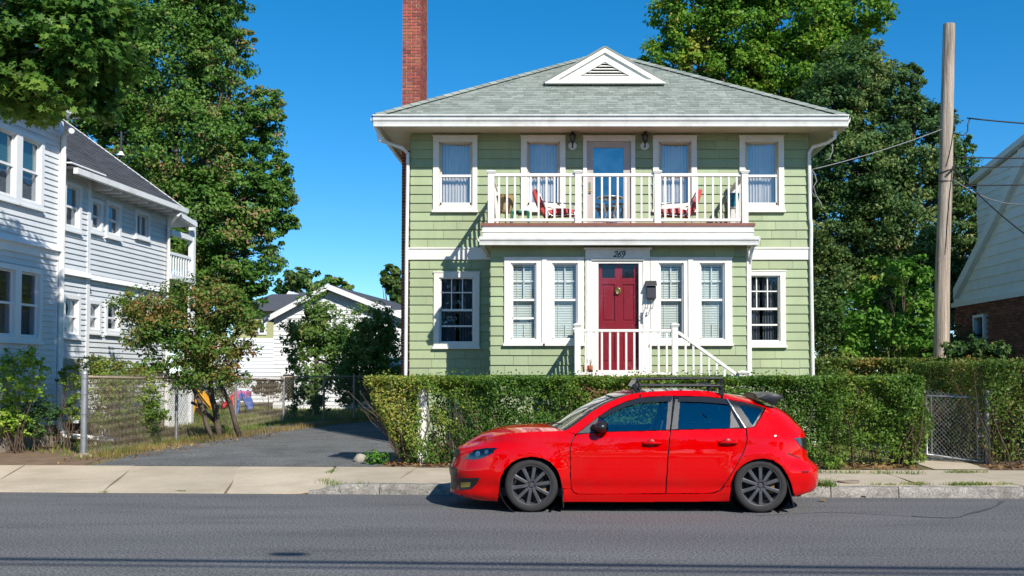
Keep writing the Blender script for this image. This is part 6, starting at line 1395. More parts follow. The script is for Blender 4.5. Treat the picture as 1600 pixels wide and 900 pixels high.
# ------------------------------------------------------------------ play slides on the lawn
def slide(label, px0,py0,px1,py1,Y,mat,w=.45):
    """top (px0,py0) to foot (px1,py1)"""
    a,b = P(px0,py0,Y),P(px1,py1,Y); b.z = max(b.z,zt((b.x,b.y))+.05); t = root('play_slide', (a.x,a.y,zt((a.x,a.y))), label, 'toy slide', 'plastic slides on the lawn')
    n = 10; rows = []; dn = Vector((0,1,0))
    for i in range(n+1):
        f = i/n; p = a.lerp(b,f); p.z += -.10*math.sin(f*math.pi)*(b-a).length*.3
        rows.append([p-dn*w/2+UPV*.12,p-dn*w/2+UPV*.10+dn*.05,p-dn*w/2+dn*.06,p+dn*w/2-dn*.06,p+dn*w/2+UPV*.10-dn*.05,p+dn*w/2+UPV*.12])
    mb = MB(); mb.grid(rows); o = obj('chute', mb, mat, t, smooth='auto', fix=False); md = o.modifiers.new('solid','SOLIDIFY'); md.thickness = .03
    mb = MB()
    for s_ in (-1,1): mb.tube([a+dn*s_*w*.45,Vector((a.x-(b.x-a.x)*.35,a.y+s_*w*.6,zt((a.x,a.y))))],.035,6)
    for f in (.3,.6): q = a.lerp(Vector((a.x-(b.x-a.x)*.35,a.y,zt((a.x,a.y)))),f); mb.tube([q-dn*w*.5,q+dn*w*.5],.025,6)
    obj('ladder', mb, mat, t, fix=False); return t
slide('yellow plastic slide on the lawn, leftmost behind the fence', 313,616,332,641,31,m_yel,.5)
slide('red plastic slide on the lawn between the yellow and the blue one', 366,621,349,638,32,m_redp,.4)
slide('blue plastic slide on the lawn beyond the third fence post', 381,615,391,640,32,m_blup,.75)
mb = MB(); q = P(379,617,32.3); mb.box(q.x-.2,q.x+.2,q.y-.3,q.y+.3,q.z-.12,q.z+.12); tag(obj('toy_box', mb, m_pink, bevel=.03), 'small pink plastic toy behind the top of the blue slide', 'toy')
# ------------------------------------------------------------------ things on the balcony and the stoop
zfl = zd+.014
def lathe_thing(name, label, cat, px, Y, prof, mat, z=zfl, n=24, group=None):
    x = X(px,335,Y); mb = MB(); mb.lathe(prof,(x,Y,z),n=n); return tag(obj(name, mb, mat, smooth='auto'), label, cat, group)
ph = zt_-zfl
yb_ = YP+.55
x = X(790,320,yb_); tbk = root('hanging_basket', (x,yb_,zfl), 'tan woven basket planter on a thin stand at the left end of the balcony', 'planter')
zt0_ = Z(306,yb_)-zfl; zb0_ = Z(333,yb_)-zfl
mb = MB(); mb.lathe([(.001,zb0_),(.10,zb0_),(.145,zb0_+.12),(.155,zt0_-.03),(.165,zt0_),(.145,zt0_),(.14,zt0_-.05),(.001,zt0_-.05)],(x,yb_,zfl),n=20); obj('basket', mb, m_tan, tbk, smooth='auto')
mb = MB(); [mb.tube([(x+.13*math.cos(a),yb_+.13*math.sin(a),zfl),(x+.1*math.cos(a),yb_+.1*math.sin(a),zfl+zb0_),(x+.17*math.cos(a),yb_+.17*math.sin(a),zfl+zt0_)],.008,5) for a in (0,1.57,3.14,4.71)]; obj('stand', mb, m_black, tbk, fix=False)
mb = MB(); x = X(812.5,340,yb_); gt_ = root('garden_stool', (x,yb_,zfl), 'small green plastic side table on the balcony floor by the basket', 'side table')
zt5 = Z(331,yb_); mb.box(x-.17,x+.17,yb_-.14,yb_+.14,zt5-.03,zt5); [mb.bar((x-.16,yb_+k,zt5+.002),(x+.16,yb_+k,zt5+.002),.03,.012) for k in (-.1,0,.1)]; obj('top', mb, m_greenp, gt_)
for sx in (-1,1):
    for sy in (-1,1): mb = MB(); mb.bar((x+sx*.15,yb_+sy*.12,zt5-.03),(x+sx*.17,yb_+sy*.13,zfl),.03,.03); obj('leg', mb, m_greenp, gt_)
def lounge(label, cx, y, sg):
    """rocking lounge chair; sg=+1 faces right"""
    t = root('lounge_chair', (cx,y,zfl), label, 'chair', 'red cushioned chairs on the balcony'); w = .27
    V = lambda a,b,c: (cx+sg*a*.9, y+c, zfl+b*.76)
    pr = [(-.36,.98),(-.28,.80),(-.19,.55),(-.10,.36),(.0,.31),(.35,.36),(.42,.35)]
    def pad(p0,p1,th,name):
        mb = MB(); rows = []
        for i in range(7):
            f = i/6; a = p0[0]+(p1[0]-p0[0])*f; b = p0[1]+(p1[1]-p0[1])*f; nx_,nz_ = -(p1[1]-p0[1]),(p1[0]-p0[0]); l = math.hypot(nx_,nz_); k = th*(.75+.25*math.sin(f*math.pi)); nx_,nz_ = nx_/l*k,nz_/l*k
            rows.append([V(a,b,-w),V(a+nx_*.8,b+nz_*.8,-w+.02),V(a+nx_,b+nz_,0),V(a+nx_*.8,b+nz_*.8,w-.02),V(a,b,w),V(a,b,-w)])
        mb.grid(rows); m_=6; mb.f.append(tuple(range(5))); mb.f.append(tuple(range(36,41))); obj(name, mb, m_redcush, t, smooth='auto')
    pad((-.36,.98),(-.12,.36),-.15,'back_cushion'); pad((-.12,.36),(.42,.38),.15,'seat_cushion')
    mb = MB()
    for s_ in (-1,1):
        c = s_*(w+.01); mb.tube([V(a,b-.02,c) for a,b in pr],.012,6); mb.tube([V(-.24,.66,c),V(-.05,.62,c*1.1),(V(.25,.60,c*1.1)),V(.42,.58,c),V(.44,.36,c),V(.36,.03,c)],.012,6); mb.tube([V(-.10,.34,c),V(-.28,.03,c)],.012,6); mb.tube([V(-.45,.10,c),V(-.2,.02,c),V(.2,.015,c),V(.45,.06,c)],.012,6)
    for a,b in ((-.36,.96),(-.05,.29),(.42,.33)): mb.tube([V(a,b,-w-.01),V(a,b,w+.01)],.012,6)
    obj('frame', mb, m_alum, t, fix=False, smooth=True); return t
lounge('red cushioned lounge chair facing right, left of the balcony door', X(866,330,YP+.75), YP+.75, 1)
lounge('red cushioned lounge chair facing left, right of the balcony door', X(1062,330,YP+.75), YP+.75, -1)
yt = YP+.95; x = X(953,330,yt); tt_ = root('bistro_table', (x,yt,zfl), 'small round glass table with metal rim in front of the balcony door', 'table'); zt6 = Z(309.5,yt)-zfl
mb = MB(); mb.tube([(x+.24*math.cos(a),yt+.24*math.sin(a),zfl+zt6) for a in np.linspace(0,6.283,25)[:-1]],.012,6,closed=True); obj('rim', mb, m_alum, tt_, fix=False, smooth=True)
mb = MB(); mb.lathe([(.001,zt6-.006),(.235,zt6-.006),(.235,zt6+.004),(.001,zt6+.004)],(x,yt,zfl),n=24); obj('table_top', mb, GLASS('table_glass',(.8,.86,.85),.12), tt_)
mb = MB(); [mb.tube([(x+.21*math.cos(a),yt+.21*math.sin(a),zfl+zt6-.01),(x+.10*math.cos(a),yt+.10*math.sin(a),zfl+zt6*.5),(x+.22*math.cos(a),yt+.22*math.sin(a),zfl)],.011,5) for a in (.8,2.4,3.9,5.5)]; obj('table_legs', mb, m_alum, tt_, fix=False)
lathe_thing('grey_pot', 'pale grey pot on the balcony floor beneath the glass table', 'flower pot', 955, YP+.95, [(.001,0),(.07,0),(.10,.16),(.105,.2),(.09,.2),(.085,.17),(.001,.17)], M('grey_glaze',(.38,.37,.42),.4,.1))
xq = X(1145,310,YP+.6); tp = root('teal_planter', (xq,YP+.6,zfl), 'teal flower pot on a white plant stand at the right end of the balcony', 'planter')
zq0,zq1 = Z(325,YP+.6)-zfl,Z(303,YP+.6)-zfl; mb = MB(); mb.lathe([(.001,zq0),(.085,zq0),(.125,zq1-.03),(.14,zq1-.03),(.14,zq1),(.12,zq1),(.115,zq1-.05),(.001,zq1-.05)],(xq,YP+.6,zfl),n=20); obj('pot', mb, m_teal, tp, smooth='auto')
mb = MB(); [mb.tube([(xq+.12*math.cos(a),YP+.6+.12*math.sin(a),zfl),(xq+.075*math.cos(a),YP+.6+.075*math.sin(a),zfl+zq0)],.009,5) for a in (.4,1.97,3.54,5.1)]; mb.tube([(xq+.1*math.cos(a),YP+.6+.1*math.sin(a),zfl+zq0) for a in np.linspace(0,6.283,13)[:-1]],.008,5,closed=True); obj('stand', mb, m_white, tp, fix=False)
for px,lb in ((914.5,'terracotta pot with dry stalks on the stoop, left of two'),(922.5,'terracotta pot with dry stalks on the stoop, nearer the door')):
    yq = YP-.35; xq = X(px,578,yq); t = root('terracotta_pot', (xq,yq,zpl), lb, 'flower pot', 'terracotta pots on the stoop')
    zt7 = Z(571,yq)-zpl; mb = MB(); mb.lathe([(.001,0),(.035,0),(.047,zt7*.7),(.052,zt7*.7),(.054,zt7),(.044,zt7),(.04,zt7*.8),(.001,zt7*.8)],(xq,yq,zpl),n=18); obj('pot', mb, m_terra, t, smooth='auto')
    mb = MB(); [mb.tube([(xq,yq,zpl+zt7*.8),(xq+RNG.normal()*.03,yq+RNG.normal()*.03,zpl+zt7+.06+.07*RNG.random())],.003,4) for _ in range(6)]; obj('stalks', mb, m_twig, t, fix=False)
# ------------------------------------------------------------------ the red hatchback
def RED(name):
    m = M(name, (0.60,0.0,0.0008), 0.4, 0.03, 1.5, spec=0.0, coat=0.9, dirt=(0.42,0.03,0.025), dirt_amt=0.25, dirt_scale=2.0); return m
m_red = RED('red_car_paint')
m_trimb = M('black_trim', (0.016,0.016,0.018), 0.35, 0.1, 8.0)
m_gloss = M('gloss_black', (0.012,0.012,0.014), 0.12, 0.05, 4.0, coat=0.6)
m_greyp = M('grey_pillar_trim', (0.07,0.068,0.068), 0.35, 0.08, 5.0)
m_tyre = M('tyre_rubber', (0.026,0.024,0.024), 0.85, 0.15, 6.0, 0.25, 90, dirt=(0.05,0.045,0.04), dirt_amt=0.4, dirt_scale=5)
m_rim = M('gunmetal_rim', (0.085,0.085,0.094), 0.42, 0.12, 8.0, metallic=0.35, dirt=(0.12,0.07,0.045), dirt_amt=0.35, dirt_scale=4)
m_disc = M('brake_disc', (0.03,0.028,0.026), 0.45, 0.15, 8.0, metallic=0.8)
m_cglass = GLASS('car_glass', (0.60,0.82,0.84), 0.20, 0.01)
m_tglass = GLASS('tinted_rear_glass', (0.10,0.13,0.16), 0.24, 0.01)
m_wglass = GLASS('windscreen_glass', (0.66,0.78,0.72), 0.16, 0.01)
m_lens = GLASS('lamp_lens', (0.55,0.6,0.62), 0.10, 0.02)
m_reflc = M('lamp_chrome', (0.35,0.36,0.38), 0.2, 0.1, 8.0, metallic=0.9)
m_seat = M('seat_cloth', (0.05,0.05,0.055), 0.9, 0.15, 9.0)
_a,_b = PZ(830,801,0),PZ(1189,802,0)
CAX = (_b-_a).normalized(); CAY = Vector((-CAX.y,CAX.x,0)); HWB = (_b-_a).length/2; CW = 0.875; RZ = math.atan2(CAX.y,CAX.x)
CO = (_a+_b)/2 + CAY*(CW-.035)
car = root('red_hatchback', tuple(CO), 'red five-door hatchback with gunmetal wheels and black roof rack parked at the kerb', 'car', rz=RZ)
def hermite(xs, ys):
    xs = np.array(xs,float); ys = np.array(ys,float); h = np.diff(xs); dl_ = np.diff(ys)/h; m = np.zeros(len(xs)); m[0],m[-1] = dl_[0],dl_[-1]
    for i in range(1,len(xs)-1):
        if dl_[i-1]*dl_[i] <= 0: m[i] = 0
        else: w1,w2 = 2*h[i]+h[i-1],h[i]+2*h[i-1]; m[i] = (w1+w2)/(w1/dl_[i-1]+w2/dl_[i])
    def f(x):
        x = np.clip(np.asarray(x,float),xs[0],xs[-1]); i = np.clip(np.searchsorted(xs,x)-1,0,len(xs)-2); t = (x-xs[i])/h[i]
        return (2*t**3-3*t**2+1)*ys[i]+(t**3-2*t**2+t)*h[i]*m[i]+(-2*t**3+3*t**2)*ys[i+1]+(t**3-t**2)*h[i]*m[i+1]
    return f
WZ = hermite([.10,.17,.24,.30,.335,.40,.52,.66,.80,.865,.90,.95,1.05,1.2,1.33,1.41,1.5],[.79,.815,.833,.838,.852,.868,.875,.876,.868,.858,.848,.825,.788,.722,.655,.600,.55])
ZT = np.linspace(.12,1.45,60); NOSE = np.full(60,-HWB-.95); TAIL = np.full(60,HWB+.75)
NE, LF, RE, LR = 2.5, .80, 2.7, .62
def Sraw(u, z):
    u = np.asarray(u,float); z = np.asarray(z,float)
    xn = np.interp(z,ZT,NOSE); xt = np.interp(z,ZT,TAIL); w = WZ(z)
    a = np.clip(u/.3,0,1)*np.pi/2; c = np.clip((1-u)/.3,0,1)*np.pi/2
    xs_ = xn+LF*(1-np.cos(a)**(2/NE)); ys_ = w*np.sin(a)**(2/NE)
    xr_ = xt-LR*(1-np.cos(c)**(2/RE)); yr_ = w*np.sin(c)**(2/RE)
    f = np.clip((u-.3)/.4,0,1); xm = (xn+LF)*(1-f)+(xt-LR)*f
    x = np.where(u<.3,xs_,np.where(u>.7,xr_,xm)); y = np.where(u<.3,ys_,np.where(u>.7,yr_,w))
    bow = 1-.030*np.clip(np.abs(x-.1)/2.2,0,1.2)**2.2
    # flared wheel arches and the shoulder line
    fl = 0
    for xc in (-HWB,HWB):
        r = np.hypot(x-xc,z-.315); fl = fl+.022*np.exp(-((r-.36)/.07)**2)*(z<.95)
    sh = .006*np.exp(-((z-.872)/.02)**2)*(x>-.6)
    return np.stack([x,-(y*bow+fl*np.clip(y/.8,0,1)**3+sh*np.clip(y/.8,0,1)),z],-1)
def toworld(p): p = np.asarray(p); return np.stack([CO.x+p[...,0]*CAX.x+p[...,1]*CAY.x, CO.y+p[...,0]*CAX.y+p[...,1]*CAY.y, CO.z+p[...,2]],-1)
sil_f = hermite([684,692,697,703,710,717,724,731,738,745,753,761,765,771.5,780,790],[756,736,717,711,709.5,708,704.5,702.5,703,705,705,703.5,701,711,737,745])
sil_r = hermite([610,617,623,629,636,643.4,651,659.8,673.3,683,700,713.7,721,728.8,742,752,761,768.4,776],[1130,1150,1172,1192,1213.9,1226.6,1236,1243.5,1255.6,1259.5,1261,1261.5,1267.5,1278.5,1279,1278,1276,1268,1242])
UU = np.concatenate([np.linspace(0,.3,120)**1,np.linspace(.3,.7,10),np.linspace(.7,1,120)])
for _ in range(10):
    g_u,g_z = np.meshgrid(UU,ZT); px,py = proj(toworld(Sraw(g_u,g_z)))
    i0 = px.argmin(1); i1 = px.argmax(1); k = np.arange(60)
    ef = sil_f(py[k,i0])-px[k,i0]; er = sil_r(py[k,i1])-px[k,i1]
    NOSE += np.clip(ef/134,-.2,.2)*.9; TAIL += np.clip(er/134,-.2,.2)*.9
ZN = np.linspace(.12,1.45,120); k_ = np.array([.25,.5,.25])
NOSE[ZT>.80] = NOSE[np.argmin(np.abs(ZT-.80))]
for arr in (NOSE,TAIL):
    arr[1:-1] = np.convolve(arr,k_,'valid')
gU = np.concatenate([np.linspace(0,.3,260,endpoint=False),np.linspace(.3,.7,420,endpoint=False),np.linspace(.7,1,260)]); gZ = np.linspace(.12,1.45,300)
GU,GZ = np.meshgrid(gU,gZ); GX,GY = proj(toworld(Sraw(GU,GZ)))
# only the side that faces the viewer
i0 = GX.argmin(1); i1 = GX.argmax(1); MASK = (np.arange(len(gU))[None]>=i0[:,None])&(np.arange(len(gU))[None]<=i1[:,None])
def inv(px, py):
    d = np.where(MASK,(GX-px)**2+(GY-py)**2,1e9); j = np.unravel_index(d.argmin(),d.shape); u,z = GU[j],GZ[j]
    for _ in range(4):
        h = 1e-4; a = np.array(proj(toworld(Sraw(u,z)))); au = (np.array(proj(toworld(Sraw(u+h,z))))-a)/h; az = (np.array(proj(toworld(Sraw(u,z+h))))-a)/h
        J = np.stack([au,az],1)
        if abs(np.linalg.det(J)) < 3e5 or u < .05 or u > .95: break
        d_ = np.linalg.solve(J,np.array([px,py])-a); 
        if abs(d_[0]) > .02 or abs(d_[1]) > .03: break
        u += d_[0]; z += d_[1]
    return (float(u),float(z))
def trace(pts):
    # the skin coordinates are curved, so add points along long straight runs (not across the closing side)
    out = []
    for i,p in enumerate(pts):
        out.append(inv(*p))
        if i+1 < len(pts):
            q = pts[i+1]; n = int(math.hypot(q[0]-p[0],q[1]-p[1])/5)
            for k in range(1,n): out.append(inv(p[0]+(q[0]-p[0])*k/n, p[1]+(q[1]-p[1])*k/n))
    return out
def tracec(pts): return trace(list(pts)+[pts[0]])[:-1]
def trace0(pts): return [inv(*p) for p in pts]
def lift(u, z, off=0.0):
    u = np.asarray(u,float); z = np.asarray(z,float); h = 2e-3; p = Sraw(u,z)
    du = Sraw(np.minimum(u+h,1),z)-Sraw(np.maximum(u-h,0),z); dz = Sraw(u,z+h)-Sraw(u,z-h); n = np.cross(du,dz); n /= np.maximum(np.linalg.norm(n,axis=-1,keepdims=True),1e-9)
    s_ = np.sign((n*np.array([0,-1,0])).sum(-1,keepdims=True)+1e-9*0); 
    # outward: away from the car's middle line
    c = p-np.stack([np.clip(p[...,0],-HWB*.6,HWB*.6),0*p[...,1],p[...,2]],-1); n = np.where((n*c).sum(-1,keepdims=True)<0,-n,n)
    return p+n*off, n
KU = 4.6
def panel(uv, off=0.0, flange=.018, step=.045, both=True):
    """polygon in skin coordinates -> MB with the near panel (and its mirror image)"""
    b = bmesh.new(); vs = [b.verts.new((u*KU,z,0)) for u,z in uv]; f = b.faces.new(vs); f.normal_update(); bmesh.ops.triangulate(b,faces=[f])
    us = [u*KU for u,_ in uv]; zs = [z for _,z in uv]
    for lo,hi,nrm in ((min(us),max(us),(1,0,0)),(min(zs),max(zs),(0,1,0))):
        c = math.ceil(lo/step)*step
        while c < hi:
            co = (c,0,0) if nrm[0] else (0,c,0); bmesh.ops.bisect_plane(b,geom=b.verts[:]+b.edges[:]+b.faces[:],plane_co=co,plane_no=nrm,dist=1e-6); c += step
    bmesh.ops.remove_doubles(b,verts=b.verts,dist=1e-5); b.verts.index_update(); b.edges.ensure_lookup_table()
    V = np.array([(v.co.x/KU,v.co.y) for v in b.verts]); p,n = lift(V[:,0],V[:,1],off); F = [[v.index for v in f.verts] for f in b.faces]
    bd = [(e.verts[0].index,e.verts[1].index) for e in b.edges if e.is_boundary]; b.free()
    # keep the nose and tail centre line on y = 0
    p[V[:,0]<1e-6,1] = 0; p[V[:,0]>1-1e-6,1] = 0
    mb = MB(); 
    def orient(F,P):
        out = []
        for f in F:
            a,b_,c = P[f[0]],P[f[1]],P[f[2]]; out.append(f if np.dot(np.cross(b_-a,c-a),n[f[0]])>0 else f[::-1])
        return out
    F = orient(F,p); mb.add(p.tolist(),F)
    if flange:
        q = p-n*flange; ids = sorted({i for e in bd for i in e}); mp = {i:k for k,i in enumerate(ids)}; m_ = len(ids)
        mb.add([p[i].tolist() for i in ids]+[q[i].tolist() for i in ids],[(mp[a],mp[b_],m_+mp[b_],m_+mp[a]) for a,b_ in bd])
    if both:
        mb.half = (len(mb.v),len(mb.f)); o = len(mb.v); mb.v += [(x,-y,z) for x,y,z in mb.v]; mb.f += [tuple(i+o for i in f[::-1]) for f in mb.f]
    return mb
def cobj(name, mb, mat, parent=None, smooth='auto', bevel=0, label=None, fix=False):
    if getattr(mb,'half',None):                  # a mirrored pair: one object per side of the car
        nv,nf = mb.half; a = MB(); a.v,a.f = mb.v[:nv],mb.f[:nf]; b = MB(); b.v = mb.v[nv:]; b.f = [tuple(i-nv for i in f) for f in mb.f[nf:]]
        cobj(name,b,mat,parent,smooth,bevel,label,fix); return cobj(name,a,mat,parent,smooth,bevel,label,fix)
    me = mb.mesh(name)
    if fix: fixn(me)
    o = put(name, me, mat, parent or car)
    if smooth:
        for p in me.polygons: p.use_smooth = True
        if smooth == 'auto':
            try: me.set_sharp_from_angle(angle=R(35))
            except Exception: pass
    if bevel: md = o.modifiers.new('bevel','BEVEL'); md.width = bevel; md.segments = 2; md.limit_method = 'ANGLE'
    if label: o['label'] = label
    return o
def C3(px, py, y): return None
# ---- traced outlines (photo pixels)
archF = [(777.5,783.5),(779.5,760),(782.5,746),(789,733),(799,723),(813,716),(830,713.3),(847,715.8),(860,722),(870,733),(876.5,748),(879.3,763)]
hoodedge = [(883.3,673.1),(860,673.8),(830,674.8),(800,677),(775,680.8),(755,685.5),(738,691),(724,697.5)]
NZ = .742
fender = trace(archF+[(886,763.6),(892,763.6),(890.6,740),(890.2,710),(891.2,692),(898.4,679.2)]+hoodedge)
uz = inv(724,697.5)
bot = trace([(711,771.5),(724,776),(737,779.7),(757,782.5)])
fender += [(uz[0]*.6,uz[1]*.4+NZ*.6),(0,NZ),(0,.175)]+bot
mb = panel(fender); mb.half = None
# rear quarter
archR = [(1141.4,760.4),(1144,748),(1151,735.5),(1162,725),(1177,718),(1192,716),(1208,719),(1221,728),(1230.5,742),(1237,757),(1240,770),(1241,775.6)]
botR = trace([(1254,772.5),(1267,768.6)])
quarter = trace([(1131.5,760.4)]+archR)+botR+[(1,botR[-1][1]+.005),(1,1.352)]+trace([(1213,635.2),(1205,634.4),(1196.2,636.6),(1195.8,640),(1188,654),(1179.5,667.3),(1166.3,669.2),(1168.2,683.4),(1167.2,693),(1161,710),(1147.8,734.4),(1131.5,759)])
m2 = panel(quarter); mb.add(m2.v,m2.f)
# sill skirt, a little proud of the body
skirt = tracec([(880.2,764),(892,764.3),(895.5,769.5),(902,772.6),(1000,772.4),(1100,771.8),(1116,770.8),(1126,766.5),(1131,761),(1141,761),(1139.7,782.2),(1060,783),(960,783.3),(880.6,783)])
m2 = panel(skirt,off=.014); mb.add(m2.v,m2.f)
# cant rail and windscreen pillar
rail_up = [(883.3,673.1),(897.8,663.8),(912,653),(926.6,642),(949.7,629),(967,621.9),(984.4,616),(1004.6,613),(1030,611),(1063,609.8),(1090,610.5),(1109,611.7),(1136,616),(1160,619.5),(1181,622.8),(1205,633.4)]
rail_lo = [(1195.8,635.8),(1180,631.5),(1163,627.6),(1134,622.9),(1108.8,619.7),(1080,618.5),(1052.6,618.2),(1040,618.2),(1015,619.6),(998.8,621.3),(977.2,627.2),(955.5,637.2),(935.3,650.2),(920.9,661.8),(900,677.8)]
rail = trace(rail_up+rail_lo); m2 = panel(rail,step=.03); mb.add(m2.v,m2.f)
# bonnet
half = [np.array(Sraw(u,z)) for u,z in trace0(hoodedge)]
u0,z0_ = uz; fr = []
for j in range(9): f = j/8; fr.append(Sraw(u0*(1-f),z0_*(1-f)**1.0+NZ*(1-(1-f)) if j else z0_))
fr = np.array(fr)
def loft(edge, front=None, back=None, crown=.05, bulge0=0, bulge1=0, m=9):
    """edge: near-side 3d points; mirrored to the far side, with a crown and forward bulge"""
    rows = []; n = len(edge)
    for k,e in enumerate(edge):
        f = k/(n-1); row = []
        for j in range(-m,m+1):
            t = j/m; a = abs(t); s_ = 1 if j>0 else -1
            row.append((e[0]-(bulge0*(1-f)+bulge1*f)*(1-t*t), e[1]*-t if j else 0, e[2]+crown*(1-a**2.4)*(.35+.65*min(1,4*f*(1-f)+.5))))
        rows.append(row)
    return rows
hd = half[::-1]; xb_ = fr[-1][0]; rows = []
M_ = 9
nose_b = [hd[0][0]-Sraw(u0*(abs(j)/M_)**.8 if j else 0, NZ)[0] for j in range(-M_,M_+1)]
for k,e in enumerate(hd):
    f = k/(len(hd)-1); row = []
    for j in range(-M_,M_+1):
        t = j/M_; a = abs(t)
        if k == 0:
            uu = u0*a; zz_ = NZ+(z0_-NZ)*a
            q = Sraw(uu,zz_); row.append((q[0],q[1]*(1 if j<0 else -1) if j else 0,q[2]))
        else:
            b_ = (hd[0][0]-xb_)*(1-f)**1.5*(1-a**2.2)+.14*f*(1-t*t); row.append((e[0]-b_, e[1]*-t, e[2]+(.028+.022*math.sin(f*math.pi))*(1-a**2.6)*min(1,f*5)))
    rows.append(row)
m2 = MB(); m2.grid(rows); cobj('bonnet', m2, m_red, smooth=True, fix=True)
cobj('body', mb, m_red)
# doors
dF = tracec([(893.6,763),(892.2,740),(891.8,710),(892.8,692),(900.2,679.6),(925,677),(951,675.2),(1000,673.8),(1040,672.8),(1046.3,672.3),(1043.8,700),(1041.6,732.5),(1040,762),(1039.4,770.6),(980,771.4),(903,771.6),(897,768.5)])
dR = tracec([(1048.3,672.2),(1090,671.2),(1163.8,669.5),(1166.6,683.4),(1165.6,693),(1159.3,710),(1146,734.4),(1129.8,759.5),(1124,765.3),(1115,769.2),(1100,770.5),(1041.4,770.6),(1042,762),(1043.6,732.5),(1045.8,700)])
for nm,uv,hx in (('front_door',dF,(1018.5,692.6)),('rear_door',dR,(1138.5,691.5))):
    for sgn in (1,-1):
        mb = panel(uv,both=False)
        if sgn < 0: mb.v = [(x,-y,z) for x,y,z in mb.v]; mb.f = [f[::-1] for f in mb.f]
        d = cobj(nm, mb, m_red)
        hu,hz = inv(*hx); c,n = lift(hu,hz,.0); c = Vector(c); c.y *= sgn; oy = -sgn
        mb = MB(); mb.tube([c+Vector((-.10,oy*.008,.0)),c+Vector((-.085,oy*.036,.002)),c+Vector((0,oy*.042,.004)),c+Vector((.085,oy*.036,.004)),c+Vector((.10,oy*.008,.002))],[.015,.016,.017,.016,.014],8); cobj('handle', mb, m_red, d, smooth=True)
        mb = MB(); mb.lathe([(.001,.0),(.045,.0),(.05,.004)],(c.x-.01,c.y+oy*.003,c.z-.002),'y',18); cobj('handle_shade_disc', mb, M('shaded_cup_red',(0.32,0.003,0.006),.4,.03) if sgn>0 and nm=='front_door' else bpy.data.materials['shaded_cup_red'], d, smooth=True)  # flat disc behind the handle, the cup's shade put into a darker red
# black sheet behind the doors, its colour standing in for shade in the gaps
mb = panel(tracec([(888,765),(888,700),(896,681),(1050,673.5),(1170,670.5),(1171,690),(1164,712),(1150,736),(1135,762),(1120,772),(895,773)]),off=-.022,flange=0); cobj('shut_line_backing', mb, m_trimb, smooth=True)
# ---- glass house
dlo = {'front': [(903,677.6),(921.5,662.8),(936,651),(956,638),(977.5,628),(999,622.2),(1040,619.2),(1051.5,619.2),(1047,671.2),(1000,673),(951,674.5)],
       'rear': [(1053.2,619.2),(1080,619.4),(1108.8,620.6),(1134.2,624),(1150,646),(1163.5,668.8),(1090,670.4),(1048.3,671.4)],
       'quarter': [(1137,624.5),(1163,628.6),(1180,632.4),(1194.5,637),(1186,654),(1178.7,666.4),(1166.5,668.2),(1152,646)]}
gl = {'front': [(934.5,659.5),(940,653.5),(958,640.5),(979,630.5),(1000,625),(1044,624.5),(1040,671),(1000,672),(950,673.5),(934,674.6)],
      'rear': [(1063,624.5),(1134,627.5),(1140,636),(1139,668.7),(1090,669.6),(1059.5,670.3)],
      'quarter': [(1153.5,632.2),(1165,633),(1178,635.5),(1190,640),(1183,653),(1176,664.5)],
      'vent': [(1142.2,641.5),(1156,667.9),(1140.6,668.4)]}
def holed(outer, inners, off):
    """frame = strip between an outer outline and a glass outline, both in skin coordinates"""
    return None
def ringpanel(outer, inner, off, n=72, both=True):
    def resample(pl):
        P_ = np.array(pl+[pl[0]]); w = P_*np.array([KU,1]); s_ = np.r_[0,np.cumsum(np.linalg.norm(np.diff(w,axis=0),axis=1))]; return P_,s_
    Po,so = resample(outer); Pi,si = resample(inner); c = np.mean(inner,axis=0)
    ang = lambda P_: np.arctan2(P_[:,1]-c[1],(P_[:,0]-c[0])*KU)
    mb = MB(); th = np.linspace(-np.pi,np.pi,n,endpoint=False)
    def hit(pl,t):
        d = np.array([math.cos(t)/KU,math.sin(t)]); best = None
        for i in range(len(pl)):
            a = np.array(pl[i])-c; b = np.array(pl[(i+1)%len(pl)])-c; e = b-a; den = d[0]*e[1]-d[1]*e[0]
            if abs(den) < 1e-12: continue
            r = (a[0]*e[1]-a[1]*e[0])/den; s_ = (a[0]*d[1]-a[1]*d[0])/den
            if r > 0 and -1e-9 <= s_ <= 1+1e-9: best = r if best is None else max(best,r)
        return c+d*(best if best else 0)
    ths = sorted(set(list(th)+list(ang(np.array(outer)))+list(ang(np.array(inner)))))
    O = np.array([hit(outer,t) for t in ths]); I = np.array([hit(inner,t) for t in ths]); po,_ = lift(O[:,0],O[:,1],off); pi_,_ = lift(I[:,0],I[:,1],off); pd,_ = lift(I[:,0],I[:,1],off-.012)
    k = len(ths); mb.add(po.tolist()+pi_.tolist()+pd.tolist(),[(i,(i+1)%k,k+(i+1)%k,k+i) for i in range(k)]+[(k+i,k+(i+1)%k,2*k+(i+1)%k,2*k+i) for i in range(k)])
    if both:
        mb.half = (len(mb.v),len(mb.f)); o = len(mb.v); mb.v += [(x,-y,z) for x,y,z in mb.v]; mb.f += [tuple(i+o for i in f[::-1]) for f in mb.f]
    return mb
for nm in ('front','rear','quarter'):
    o_,i_ = tracec(dlo[nm]),tracec(gl[nm]); cobj('window_frame', ringpanel(o_,i_,-.002), m_gloss if nm!='quarter' else m_trimb, smooth='auto', fix=True)
    mb = panel(i_,off=-.008,flange=0,step=.05)
    cobj('side_window', mb, m_cglass if nm=='front' else m_tglass, smooth=True)
cobj('fixed_pane', panel(tracec(gl['vent']),off=.001,flange=0), m_greyp, smooth=True)
cobj('mirror_base', panel(tracec([(902,677.4),(922,662),(935,651.5),(933.5,660),(932,675.4)]),off=.002,flange=0), m_greyp, smooth=True)
